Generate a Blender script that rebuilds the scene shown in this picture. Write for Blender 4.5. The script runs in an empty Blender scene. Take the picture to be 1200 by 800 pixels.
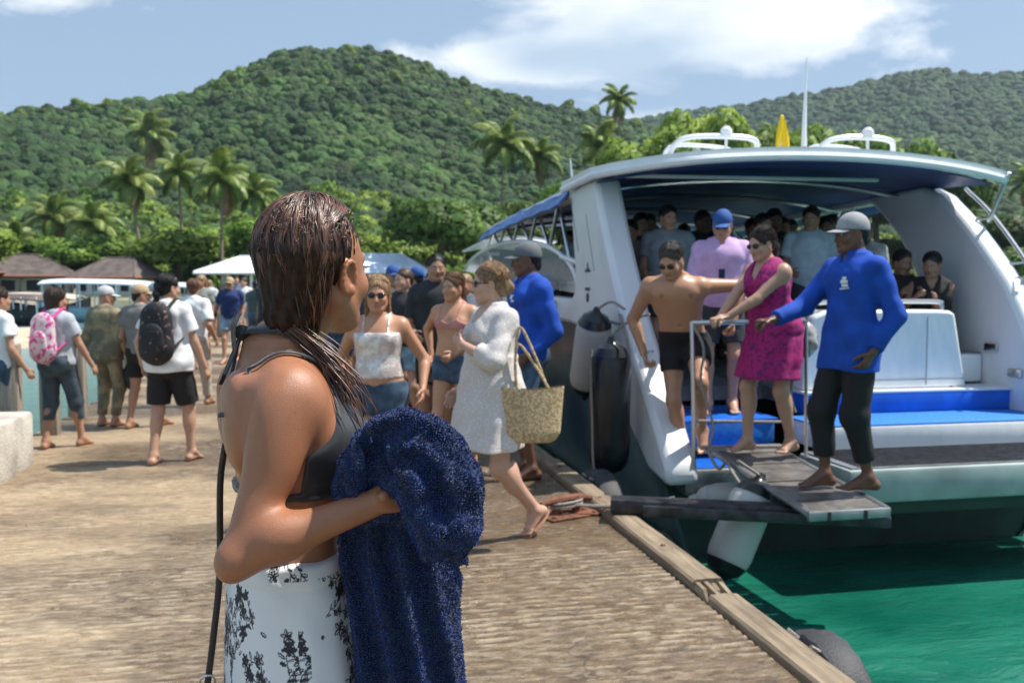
import bpy, bmesh, math, random
import numpy as np
from mathutils import Vector, Matrix
R = math.radians
random.seed(7); rng = np.random.default_rng(7)
SC = bpy.context.scene
COL = SC.collection
# ---------------------------------------------------------------- camera, sky, sun, exposure
YAW = R(11.8)
cam_d = bpy.data.cameras.new('camera'); cam = bpy.data.objects.new('camera', cam_d); COL.objects.link(cam)
cam.location = (0, 0, 1.53); cam.rotation_euler = (R(90-3.64), 0, -YAW)
cam_d.lens = 33.0; cam_d.sensor_width = 36.0; cam_d.clip_end = 9000; cam_d.clip_start = 0.05
cam_d.dof.use_dof = True; cam_d.dof.focus_distance = 1.6; cam_d.dof.aperture_fstop = 7.5
SC.camera = cam
SUN_EL = R(60); SUN_AZ = R(92)            # compass azimuth, clockwise from +Y
W = bpy.data.worlds.new('World'); SC.world = W; W.use_nodes = True
def sky_world():
    nt = W.node_tree; N = nt.nodes; L = nt.links; N.clear()
    out = N.new('ShaderNodeOutputWorld'); bg = N.new('ShaderNodeBackground'); bg.inputs[1].default_value = 0.062
    sky = N.new('ShaderNodeTexSky'); sky.sky_type = 'NISHITA'; sky.sun_disc = False
    sky.sun_elevation = SUN_EL; sky.sun_rotation = SUN_AZ; sky.air_density = 1.0; sky.dust_density = 1.2; sky.ozone_density = 1.6
    tc = N.new('ShaderNodeTexCoord')
    def m(op, a, b=None, c=None):
        n = N.new('ShaderNodeMath'); n.operation = op
        for i, v in enumerate((a, b, c)):
            if v is None: continue
            if isinstance(v, (int, float)): n.inputs[i].default_value = v
            else: L.new(v, n.inputs[i])
        return n.outputs[0]
    sep = N.new('ShaderNodeSeparateXYZ'); L.new(tc.outputs['Generated'], sep.inputs[0])
    # cloud layer: direction projected on a flattened dome
    zz = m('ADD', m('MAXIMUM', sep.outputs[2], 0.0), 0.22)
    cx = m('DIVIDE', sep.outputs[0], zz); cy = m('DIVIDE', sep.outputs[1], zz)
    cb = N.new('ShaderNodeCombineXYZ'); L.new(cx, cb.inputs[0]); L.new(cy, cb.inputs[1]); cb.inputs[2].default_value = 3.1
    n1 = N.new('ShaderNodeTexNoise'); n1.inputs['Scale'].default_value = 2.3; n1.inputs['Detail'].default_value = 9; n1.inputs['Roughness'].default_value = 0.56
    n1.inputs['Distortion'].default_value = 0.25
    L.new(cb.outputs[0], n1.inputs['Vector'])
    # cumulus banks stand in a few directions (az from +Y clockwise, elevation, half sizes, weight)
    tot = None
    def blob(az, el, wa, we, wt):
        a = m('ARCTAN2', sep.outputs[0], sep.outputs[1]); e = m('ARCSINE', sep.outputs[2])
        da = m('DIVIDE', m('SUBTRACT', a, R(az)), R(wa)); de = m('DIVIDE', m('SUBTRACT', e, R(el)), R(we))
        q = m('ADD', m('MULTIPLY', da, da), m('MULTIPLY', de, de))
        return m('MULTIPLY', m('EXPONENT', m('MULTIPLY', q, -1.0)), wt)
    for b in [(-14.5, 15.6, 3.2, 1.5, .40), (12.8, 12.9, 4.8, 1.5, .46), (24.0, 15.4, 9.5, 3.4, .43), (7, 17, 4, 1.5, .1), (60, 20, 14, 4, .3), (-60, 24, 16, 4, .3), (110, 14, 16, 4, .3), (180, 18, 20, 5, .3), (-120, 16, 16, 5, .3)]:
        v = blob(*b); tot = v if tot is None else m('ADD', tot, v)
    f = m('ADD', n1.outputs['Fac'], m('SUBTRACT', tot, 0.14))
    ramp = N.new('ShaderNodeValToRGB'); L.new(f, ramp.inputs[0])
    ramp.color_ramp.elements[0].position = 0.47; ramp.color_ramp.elements[1].position = 0.60
    ramp.color_ramp.elements[0].color = (0, 0, 0, 1); ramp.color_ramp.elements[1].color = (1, 1, 1, 1)
    # cloud shade: thick bases are greyer
    n2 = N.new('ShaderNodeTexNoise'); n2.inputs['Scale'].default_value = 2.6; n2.inputs['Detail'].default_value = 5
    L.new(cb.outputs[0], n2.inputs['Vector'])
    r2 = N.new('ShaderNodeValToRGB'); L.new(m('ADD', m('MULTIPLY', n2.outputs['Fac'], .8), m('MULTIPLY', blob(18.5, 13.2, 6, 2.0, .30), -1.0)), r2.inputs[0])
    r2.color_ramp.elements[0].position = 0.12; r2.color_ramp.elements[0].color = (7.0, 8.8, 10.8, 1)
    r2.color_ramp.elements[1].position = 0.50; r2.color_ramp.elements[1].color = (15.5, 15.8, 16.0, 1)
    veil = N.new('ShaderNodeMix'); veil.data_type = 'RGBA'; veil.inputs[0].default_value = 0.5
    L.new(sky.outputs[0], veil.inputs[6]); veil.inputs[7].default_value = (6.8, 9.5, 13.0, 1)
    mix = N.new('ShaderNodeMix'); mix.data_type = 'RGBA'
    L.new(m('MULTIPLY', ramp.outputs[0], 0.9), mix.inputs[0]); L.new(veil.outputs[2], mix.inputs[6]); L.new(r2.outputs[0], mix.inputs[7])
    L.new(mix.outputs[2], bg.inputs[0]); L.new(bg.outputs[0], out.inputs[0])
sky_world()
W.cycles.sampling_method = 'MANUAL'; W.cycles.sample_map_resolution = 512
sun_d = bpy.data.lights.new('sun', 'SUN'); sun_d.energy = 5.0; sun_d.angle = R(0.53); sun_d.color = (1.0, 0.95, 0.87)
sun = bpy.data.objects.new('sun', sun_d); COL.objects.link(sun)
sv = Vector((math.sin(SUN_AZ)*math.cos(SUN_EL), math.cos(SUN_AZ)*math.cos(SUN_EL), math.sin(SUN_EL)))
sun.rotation_euler = sv.to_track_quat('Z', 'Y').to_euler(); sun.location = (8, 0, 20)
vs = SC.view_settings; vs.view_transform = 'Standard'; vs.look = 'None'; vs.exposure = 0.420; vs.gamma = 1.0; vs.use_curve_mapping = False
SC.cycles.max_bounces = 6; SC.cycles.diffuse_bounces = 3; SC.cycles.glossy_bounces = 3; SC.cycles.transmission_bounces = 5; SC.cycles.transparent_max_bounces = 8
SC.cycles.volume_bounces = 0; SC.cycles.use_denoising = True; SC.cycles.caustics_reflective = False; SC.cycles.caustics_refractive = False
SC.cycles.use_adaptive_sampling = True; SC.cycles.adaptive_threshold = 0.015

# ---------------------------------------------------------------- materials
def mat(name, col, rough=0.6, metal=0.0, var=0.0, vscale=6.0, col2=None, bump=0.0, bscale=60.0, spec=0.5, alpha=1.0, trans=0.0, coat=0.0, sss=0.0,
        sheen=0.0, stretch=(1, 1, 1), attr=None, thresh=None, detail=4, rough2=None, voro=False, emis=None, transl=0.0):
    m = bpy.data.materials.new(name); m.use_nodes = True; nt = m.node_tree; N = nt.nodes; L = nt.links
    b = N['Principled BSDF']; c4 = (*col, 1)
    b.inputs['Roughness'].default_value = rough; b.inputs['Metallic'].default_value = metal
    b.inputs['Specular IOR Level'].default_value = spec; b.inputs['Alpha'].default_value = alpha
    b.inputs['Transmission Weight'].default_value = trans; b.inputs['Coat Weight'].default_value = coat; b.inputs['Coat Roughness'].default_value = .1
    b.inputs['Sheen Weight'].default_value = sheen
    if sss: b.inputs['Subsurface Weight'].default_value = sss; b.inputs['Subsurface Radius'].default_value = (.012, .005, .003); b.inputs['Subsurface Scale'].default_value = .6
    tc = N.new('ShaderNodeTexCoord'); mp = N.new('ShaderNodeMapping'); mp.inputs['Scale'].default_value = stretch
    L.new(tc.outputs['Object'], mp.inputs['Vector'])
    src = None
    if attr:
        a = N.new('ShaderNodeAttribute'); a.attribute_name = attr; src = a.outputs['Color']
    if var > 0 or col2 is not None:
        if voro: n = N.new('ShaderNodeTexVoronoi'); fac = n.outputs['Distance']
        else: n = N.new('ShaderNodeTexNoise'); n.inputs['Detail'].default_value = detail; fac = n.outputs['Fac']
        n.inputs['Scale'].default_value = vscale; L.new(mp.outputs[0], n.inputs['Vector'])
        r = N.new('ShaderNodeValToRGB'); L.new(fac, r.inputs[0])
        lo, hi = thresh or (0.35, 0.65)
        r.color_ramp.elements[0].position = lo; r.color_ramp.elements[1].position = hi
        if col2 is not None:
            r.color_ramp.elements[0].color = c4; r.color_ramp.elements[1].color = (*col2, 1)
        else:
            r.color_ramp.elements[0].color = (*[max(0, x*(1-var)) for x in col], 1); r.color_ramp.elements[1].color = (*[min(1, x*(1+var)) for x in col], 1)
        if src is not None:
            mx = N.new('ShaderNodeMix'); mx.data_type = 'RGBA'; mx.blend_type = 'MULTIPLY'; mx.inputs[0].default_value = 1
            L.new(src, mx.inputs[6]); L.new(r.outputs[0], mx.inputs[7]); src = mx.outputs[2]
        else: src = r.outputs[0]
        if rough2 is not None:
            mr = N.new('ShaderNodeMapRange'); L.new(fac, mr.inputs[0]); mr.inputs[1].default_value = lo; mr.inputs[2].default_value = hi
            mr.inputs[3].default_value = rough; mr.inputs[4].default_value = rough2; L.new(mr.outputs[0], b.inputs['Roughness'])
    if src is None: b.inputs['Base Color'].default_value = c4
    else: L.new(src, b.inputs['Base Color'])
    if bump > 0:
        n = N.new('ShaderNodeTexNoise'); n.inputs['Scale'].default_value = bscale; n.inputs['Detail'].default_value = 3
        L.new(mp.outputs[0], n.inputs['Vector'])
        bp = N.new('ShaderNodeBump'); bp.inputs['Strength'].default_value = bump; bp.inputs['Distance'].default_value = 1.0/bscale
        L.new(n.outputs['Fac'], bp.inputs['Height']); L.new(bp.outputs[0], b.inputs['Normal'])
    if transl > 0:
        out = N['Material Output']; t = N.new('ShaderNodeBsdfTranslucent'); ms = N.new('ShaderNodeMixShader'); ms.inputs[0].default_value = transl
        if src is not None: L.new(src, t.inputs[0])
        else: t.inputs[0].default_value = c4
        L.new(b.outputs[0], ms.inputs[1]); L.new(t.outputs[0], ms.inputs[2]); L.new(ms.outputs[0], out.inputs[0])
    return m
# ---------------------------------------------------------------- objects
def tag(o, label=None, cat=None, group=None, kind=None):
    if label: o['label'] = label
    if cat: o['category'] = cat
    if group: o['group'] = group
    if kind: o['kind'] = kind
    return o
def thing(name, label, cat, loc=(0, 0, 0), rz=0.0, group=None):
    o = bpy.data.objects.new(name, None); COL.objects.link(o); o.location = loc; o.rotation_euler = (0, 0, rz); o.empty_display_size = .1
    return tag(o, label, cat, group)
def mesh_obj(name, v, f, m, parent=None, smooth=True, col=None, uv=None, data=None):
    if data is None:
        me = bpy.data.meshes.new(name)
        v = np.asarray(v, dtype=np.float32)
        if isinstance(f, np.ndarray) and f.ndim == 2:
            nf, k = f.shape
            me.vertices.add(len(v)); me.vertices.foreach_set('co', v.ravel())
            me.loops.add(nf*k); me.loops.foreach_set('vertex_index', f.astype(np.int32).ravel())
            me.polygons.add(nf); me.polygons.foreach_set('loop_start', np.arange(0, nf*k, k, dtype=np.int32)); me.polygons.foreach_set('loop_total', np.full(nf, k, dtype=np.int32))
            me.update(calc_edges=True)
        else:
            me.from_pydata(v.tolist(), [], [tuple(int(i) for i in q) for q in f]); me.update()
        if smooth: me.polygons.foreach_set('use_smooth', np.ones(len(me.polygons), dtype=bool))
        if col is not None:
            a = me.color_attributes.new('Col', 'FLOAT_COLOR', 'POINT'); c = np.ones((len(v), 4), dtype=np.float32); c[:, :3] = col; a.data.foreach_set('color', c.ravel())
        for mm in (m if isinstance(m, (list, tuple)) else [m]): me.materials.append(mm)
    else: me = data
    o = bpy.data.objects.new(name, me); COL.objects.link(o)
    if parent is not None: o.parent = parent
    return o
def copy_tree(o, parent=None):
    c = o.copy(); COL.objects.link(c)
    if parent is not None: c.parent = parent
    for ch in list(o.children): copy_tree(ch, c)
    return c
class MB:
    """collects simple solids into one mesh"""
    def __init__(s): s.v = []; s.f = []
    def add(s, vs, fs):
        n = len(s.v); s.v += [tuple(map(float, p)) for p in vs]; s.f += [tuple(i+n for i in q) for q in fs]; return s
    def box(s, c, d, rz=0.0, bev=0.0, rx=0.0, ry=0.0):
        """bevelled box centred at c"""
        hx, hy, hz = d[0]/2, d[1]/2, d[2]/2; b = min(bev, hx*.9, hy*.9, hz*.9)
        M = Matrix.Translation(c) @ Matrix.Rotation(rz, 4, 'Z') @ Matrix.Rotation(ry, 4, 'Y') @ Matrix.Rotation(rx, 4, 'X')
        if b <= 0:
            vs = [M @ Vector((x, y, z)) for x in (-hx, hx) for y in (-hy, hy) for z in (-hz, hz)]
            return s.add(vs, [(0, 1, 3, 2), (4, 6, 7, 5), (0, 4, 5, 1), (2, 3, 7, 6), (0, 2, 6, 4), (1, 5, 7, 3)])
        bm = bmesh.new(); bmesh.ops.create_cube(bm, size=1)
        for v in bm.verts: v.co = Vector((v.co.x*2*hx, v.co.y*2*hy, v.co.z*2*hz))
        bmesh.ops.bevel(bm, geom=bm.edges[:], offset=b, segments=2, affect='EDGES', profile=.5)
        bm.verts.index_update(); s.add([M @ v.co for v in bm.verts], [tuple(v.index for v in f.verts) for f in bm.faces]); bm.free(); return s
    def tube(s, pts, r, n=8, cap=True, flat=None):
        pts = [Vector(p) for p in pts]; m = len(pts); rs = r if isinstance(r, (list, tuple)) else [r]*m
        t0 = (pts[1]-pts[0]).normalized(); up = Vector((0, 0, 1)) if abs(t0.z) < .9 else Vector((1, 0, 0))
        u = t0.cross(up).normalized(); vs = []
        for i in range(m):
            t = (pts[min(i+1, m-1)]-pts[max(i-1, 0)]).normalized()
            u = (u - t*u.dot(t)).normalized(); w = t.cross(u)
            for k in range(n):
                a = 2*math.pi*k/n; vs.append(pts[i] + (u*math.cos(a) + w*math.sin(a)*(flat or 1))*rs[i])
        fs = [(i*n+k, i*n+(k+1) % n, (i+1)*n+(k+1) % n, (i+1)*n+k) for i in range(m-1) for k in range(n)]
        if cap: fs += [tuple(range(n-1, -1, -1)), tuple((m-1)*n+k for k in range(n))]
        return s.add(vs, fs)
    def lathe(s, c, prof, n=20, axis=(0, 0, 1)):
        """prof: (r, h) pairs along the axis"""
        q = Vector((0, 0, 1)).rotation_difference(Vector(axis).normalized()); c = Vector(c)
        vs = [c + q @ Vector((r*math.cos(2*math.pi*k/n), r*math.sin(2*math.pi*k/n), h)) for r, h in prof for k in range(n)]; m = len(prof)
        fs = [(i*n+k, i*n+(k+1) % n, (i+1)*n+(k+1) % n, (i+1)*n+k) for i in range(m-1) for k in range(n)]
        fs += [tuple(range(n-1, -1, -1)), tuple((m-1)*n+k for k in range(n))]
        return s.add(vs, fs)
    def prism(s, poly, a, b, axis='x'):
        """closed polygon (2-D points) swept from a to b along an axis"""
        n = len(poly)
        def P(p, t): return {'x': (t, p[0], p[1]), 'y': (p[0], t, p[1]), 'z': (p[0], p[1], t)}[axis]
        vs = [P(p, a) for p in poly] + [P(p, b) for p in poly]
        return s.add(vs, [tuple(range(n-1, -1, -1)), tuple(range(n, 2*n))] + [(i, (i+1) % n, n+(i+1) % n, n+i) for i in range(n)])
    def grid(s, fn, nu, nv, thick=0.0, closed=False):
        """surface fn(u,v) for u,v in 0..1, given a thickness when thick > 0"""
        P = [[Vector(fn(i/nu, j/nv)) for j in range(nv+1)] for i in range(nu+1)]
        vs = [p for r_ in P for p in r_]; I = lambda i, j: i*(nv+1)+j
        fs = [(I(i, j), I(i+1, j), I(i+1, j+1), I(i, j+1)) for i in range(nu) for j in range(nv)]
        if thick:
            n0 = len(vs); off = []
            for i in range(nu+1):
                for j in range(nv+1):
                    du = P[min(i+1, nu)][j]-P[max(i-1, 0)][j]; dv = P[i][min(j+1, nv)]-P[i][max(j-1, 0)]
                    off.append(P[i][j] - du.cross(dv).normalized()*thick)
            vs += off; fs += [tuple(n0+k for k in reversed(q)) for q in fs[:nu*nv]]
            ring = [I(i, 0) for i in range(nu)] + [I(nu, j) for j in range(nv)] + [I(i, nv) for i in range(nu, 0, -1)] + [I(0, j) for j in range(nv, 0, -1)]
            m = len(ring); fs += [(ring[(k+1) % m], ring[k], n0+ring[k], n0+ring[(k+1) % m]) for k in range(m)]
        return s.add(vs, fs)
    def build(s, name, m, parent=None, smooth=False, auto=True):
        me = bpy.data.meshes.new(name); me.from_pydata(s.v, [], s.f); me.update()
        bm = bmesh.new(); bm.from_mesh(me); bmesh.ops.recalc_face_normals(bm, faces=bm.faces)
        if auto and not smooth:
            for f in bm.faces: f.smooth = True
            for e in bm.edges:
                if len(e.link_faces) == 2 and e.calc_face_angle(0) > R(32): e.smooth = False
        elif smooth:
            for f in bm.faces: f.smooth = True
        bm.to_mesh(me); bm.free()
        for mm in (m if isinstance(m, (list, tuple)) else [m]): me.materials.append(mm)
        o = bpy.data.objects.new(name, me); COL.objects.link(o)
        if parent is not None: o.parent = parent
        return o
def cpath(pts, n=8):
    """Catmull-Rom through the points"""
    P = [np.array(p, float) for p in pts]; P = [2*P[0]-P[1]] + P + [2*P[-1]-P[-2]]; out = []
    for i in range(1, len(P)-2):
        for k in range(n):
            t = k/n; a, b, c, d = P[i-1:i+3]
            out.append(.5*((2*b)+(c-a)*t+(2*a-5*b+4*c-d)*t*t+(3*b-a-3*c+d)*t**3))
    out.append(P[-2]); return out
def snoise(x, y, z=0.0, seed=0):
    """cheap smooth numpy noise, about -1..1"""
    r = np.random.RandomState(seed); o = 0
    for k in range(6):
        f = 1.0*1.5**k/2; d = r.normal(size=3); d /= np.linalg.norm(d); ph = r.rand()*6.28; d2 = r.normal(size=3)
        o = o + np.sin(f*(d[0]*x+d[1]*y+d[2]*z)*2 + ph + 1.3*np.sin(f*(d2[0]*x+d2[1]*y+d2[2]*z)))/(1+.35*k)
    return o/3.2
# ---------------------------------------------------------------- implicit surfaces (for bodies, clothes, cloth)
def V3(*a): return np.array(a, float)
def unit(v): return v/np.linalg.norm(v)
def prim_cone(a, b, ra, rb=None, k=.02, prof=None, flat=None, end=False, start=False, op=1, tg=''):
    a = np.array(a, float); b = np.array(b, float); rb = ra if rb is None else rb; ab = b-a; L2 = max(float(ab@ab), 1e-9)
    rm = max(ra, rb, max(prof[1]) if prof else 0)*(flat[1] if flat and flat[1] > 1 else 1)
    dn = ab/math.sqrt(L2)
    def fn(X, Y, Z, off=0.0):
        t = ((X-a[0])*ab[0]+(Y-a[1])*ab[1]+(Z-a[2])*ab[2])/L2
        tt = np.clip(t, 0, 1); x = X-a[0]-tt*ab[0]; y = Y-a[1]-tt*ab[1]; z = Z-a[2]-tt*ab[2]
        r = np.interp(tt, prof[0], prof[1]).astype(np.float32) if prof else ra+(rb-ra)*tt
        if flat is not None:
            w, q = flat; c = (x*w[0]+y*w[1]+z*w[2])*(1/q-1); x = x+w[0]*c; y = y+w[1]*c; z = z+w[2]*c
        d = np.sqrt(x*x+y*y+z*z)-r-off
        if end: d = np.maximum(d, (t-1)*math.sqrt(L2))
        if start: d = np.maximum(d, -t*math.sqrt(L2))
        return d
    return dict(fn=fn, lo=np.minimum(a, b)-rm, hi=np.maximum(a, b)+rm, k=k, op=op, tg=tg)
def prim_ell(c, r, k=.02, rot=None, op=1, tg=''):
    c = np.array(c, float); r = np.array(r, float); M = np.eye(3) if rot is None else np.array(rot)   # rows = local axes
    rm = r.max()
    ext = np.sqrt(((M.T*r)**2).sum(1)) if rot is not None else r
    def fn(X, Y, Z, off=0.0):
        x, y, z = X-c[0], Y-c[1], Z-c[2]; rr = r+off
        if rot is None: u, v, w = x, y, z
        else:
            u = M[0, 0]*x+M[0, 1]*y+M[0, 2]*z; v = M[1, 0]*x+M[1, 1]*y+M[1, 2]*z; w = M[2, 0]*x+M[2, 1]*y+M[2, 2]*z
        k0 = np.sqrt((u/rr[0])**2+(v/rr[1])**2+(w/rr[2])**2); k1 = np.sqrt((u/rr[0]**2)**2+(v/rr[1]**2)**2+(w/rr[2]**2)**2)
        return k0*(k0-1)/np.maximum(k1, 1e-6)
    return dict(fn=fn, lo=c-ext, hi=c+ext, k=k, op=op, tg=tg)
def prim_loft(z, a, b, cx, cy, ang=None, k=.03, fold=None, tg='', pw=2.0, closed=(1, 1)):
    """elliptic sections stacked in z; arrays over z"""
    z, a, b, cx, cy = [np.array(q, float)*np.ones(len(z)) for q in (z, a, b, cx, cy)]
    ang = np.zeros(len(z)) if ang is None else np.array(ang, float)*np.ones(len(z))
    zf = np.linspace(z[0], z[-1], 60)
    def sm(q):
        qq = np.interp(zf, z, q); kk = np.array([1, 2, 3, 2, 1.])/9; qp = np.pad(qq, 2, mode='edge'); return np.convolve(qp, kk, 'valid')
    A, B, CX, CY, AN = [sm(q) for q in (a, b, cx, cy, ang)]
    R_ = max(a.max(), b.max())*1.12
    def fn(X, Y, Z, off=0.0):
        zz = np.asarray(Z, float).ravel(); f = lambda q: np.interp(zz, zf, q).reshape(np.shape(Z)).astype(np.float32)
        ca, cb = f(A)+off, f(B)+off; x = X-f(CX); y = Y-f(CY); an = f(AN); co, si = np.cos(an), np.sin(an)
        u = x*co+y*si; v = -x*si+y*co
        if fold is not None:
            th = np.arctan2(v/cb, u/ca); fr, amp, zfade = fold; tt = np.clip((z[-1]-Z)/(z[-1]-z[0]+1e-6), 0, 1)
            sc = 1+amp*np.sin(fr*th+1.3*np.sin(2*th+.7)+2*tt)*tt**zfade; ca = ca*sc; cb = cb*sc
        if pw == 2.0:
            k0 = np.sqrt((u/ca)**2+(v/cb)**2)
        else: k0 = (np.abs(u/ca)**pw+np.abs(v/cb)**pw)**(1/pw)
        k1 = np.sqrt((u/ca**2)**2+(v/cb**2)**2); d = k0*(k0-1)/np.maximum(k1, 1e-4)
        d = np.maximum(d, -np.minimum(ca, cb))
        if closed[1]: d = np.maximum(d, Z-z[-1]-off)
        if closed[0]: d = np.maximum(d, z[0]-off-Z)
        return d
    return dict(fn=fn, lo=V3((cx-R_).min(), (cy-R_).min(), z[0]), hi=V3((cx+R_).max(), (cy+R_).max(), z[-1]), k=k, op=1, tg=tg)
BIG = 0.4
def field(prims, lo, hi, h, off=0.0, post=None):
    lo = np.array(lo, float); hi = np.array(hi, float); n = np.maximum(np.ceil((hi-lo)/h).astype(int)+1, 3)
    D = np.full(n, BIG, np.float32); ax = [(lo[i]+h*np.arange(n[i])).astype(np.float32) for i in range(3)]
    for p in prims:
        mg = p['k']+off+2.5*h
        i0 = np.clip(np.floor((p['lo']-mg-lo)/h).astype(int), 0, n); i1 = np.clip(np.ceil((p['hi']+mg-lo)/h).astype(int)+1, 0, n)
        if (i1 <= i0).any(): continue
        sl = tuple(slice(i0[i], i1[i]) for i in range(3))
        X, Y, Z = ax[0][sl[0]][:, None, None], ax[1][sl[1]][None, :, None], ax[2][sl[2]][None, None, :]
        d = p['fn'](X, Y, Z, off if p['op'] > 0 else 0.0); S = D[sl]; k = p['k']
        if p['op'] > 0:
            if k > 0: hh = np.maximum(k-np.abs(S-d), 0)/k; D[sl] = np.minimum(S, d)-hh*hh*k*.25
            else: D[sl] = np.minimum(S, d)
        else:
            d = -d
            if k > 0: hh = np.maximum(k-np.abs(S-d), 0)/k; D[sl] = np.maximum(S, d)+hh*hh*k*.25
            else: D[sl] = np.maximum(S, d)
    if post is not None: D = post(D, ax[0][:, None, None], ax[1][None, :, None], ax[2][None, None, :]).astype(np.float32)
    return D, lo
def surfnet(D, lo, h):
    I = D < 0; nx, ny, nz = D.shape
    c = np.zeros((nx-1, ny-1, nz-1), np.uint8)
    for i in (0, 1):
        for j in (0, 1):
            for k in (0, 1): c += I[i:nx-1+i, j:ny-1+j, k:nz-1+k]
    act = (c > 0) & (c < 8); idx = np.full(act.shape, -1, np.int32); cells = np.argwhere(act); idx[act] = np.arange(len(cells))
    if len(cells) == 0: return np.zeros((0, 3)), np.zeros((0, 4), np.int32)
    acc = np.zeros((len(cells), 3)); cnt = np.zeros(len(cells)); cx, cy, cz = cells.T
    for a in range(3):
        o = [b for b in range(3) if b != a]
        for p in (0, 1):
            for q in (0, 1):
                d0 = [0, 0, 0]; d0[o[0]] = p; d0[o[1]] = q; d1 = list(d0); d1[a] = 1
                v0 = D[cx+d0[0], cy+d0[1], cz+d0[2]]; v1 = D[cx+d1[0], cy+d1[1], cz+d1[2]]
                m = (v0 < 0) != (v1 < 0); t = np.where(m, v0/np.where(m, v0-v1, 1), 0)
                for b in range(3): acc[:, b] += np.where(m, d0[b]+(t if b == a else 0), 0)
                cnt += m
    V = lo+h*(cells+acc/cnt[:, None]); F = []
    for a in range(3):
        o = [b for b in range(3) if b != a]
        s0 = [slice(None)]*3; s1 = [slice(None)]*3; s0[a] = slice(0, -1); s1[a] = slice(1, None)
        A, B = I[tuple(s0)], I[tuple(s1)]; e = np.argwhere(A != B)
        sh = np.array(D.shape); ok = (e[:, o[0]] > 0) & (e[:, o[1]] > 0) & (e[:, o[0]] < sh[o[0]]-1) & (e[:, o[1]] < sh[o[1]]-1); e = e[ok]
        ins = A[tuple(e.T)]
        def g(du, dv):
            q = e.copy(); q[:, o[0]] -= du; q[:, o[1]] -= dv; return idx[tuple(q.T)]
        quad = np.stack([g(1, 1), g(0, 1), g(0, 0), g(1, 0)], 1)
        flip = ins if a != 1 else ~ins
        quad[~flip] = quad[~flip][:, ::-1]; F.append(quad)
    return V, np.concatenate(F)
def solidify(prims, h, off=0.0, post=None, fine=(), lo=None, hi=None, tags=None):
    """one mesh from the primitives; fine = [(lo, hi, h)] boxes done at a finer step"""
    if tags is not None: prims = [p for p in prims if p['tg'] in tags or p['op'] < 0]
    pos = [p for p in prims if p['op'] > 0]
    if lo is None: lo = np.min([p['lo'] for p in pos], 0)-3*h-off
    if hi is None: hi = np.max([p['hi'] for p in pos], 0)+3*h+off
    V, F = surfnet(*field(prims, lo, hi, h, off, post), h)
    vs, fs = [V], []
    keep = np.ones(len(F), bool); cen = V[F].mean(1) if len(F) else np.zeros((0, 3))
    for (l, u, _) in fine: keep &= ~((cen > np.array(l)+1.6*h) & (cen < np.array(u)-1.6*h)).all(1)
    fs.append(F[keep]); n = len(V)
    for (l, u, hf) in fine:
        v, f = surfnet(*field(prims, l, u, hf, off, post), hf); vs.append(v); fs.append(f+n); n += len(v)
    V = np.concatenate(vs); F = np.concatenate(fs); used = np.zeros(len(V), bool); used[F.ravel()] = True
    re = np.cumsum(used)-1; return V[used], re[F]
def ik(a, c, l1, l2, pole):
    a, c, pole = map(lambda q: np.array(q, float), (a, c, pole)); d = c-a; L = np.linalg.norm(d); u = d/L; L = min(L, .998*(l1+l2))
    x = (l1*l1-l2*l2+L*L)/(2*L); h_ = math.sqrt(max(l1*l1-x*x, 0)); p = pole-u*(pole@u); p = unit(p); return a+u*x+p*h_, a+u*L
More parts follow.
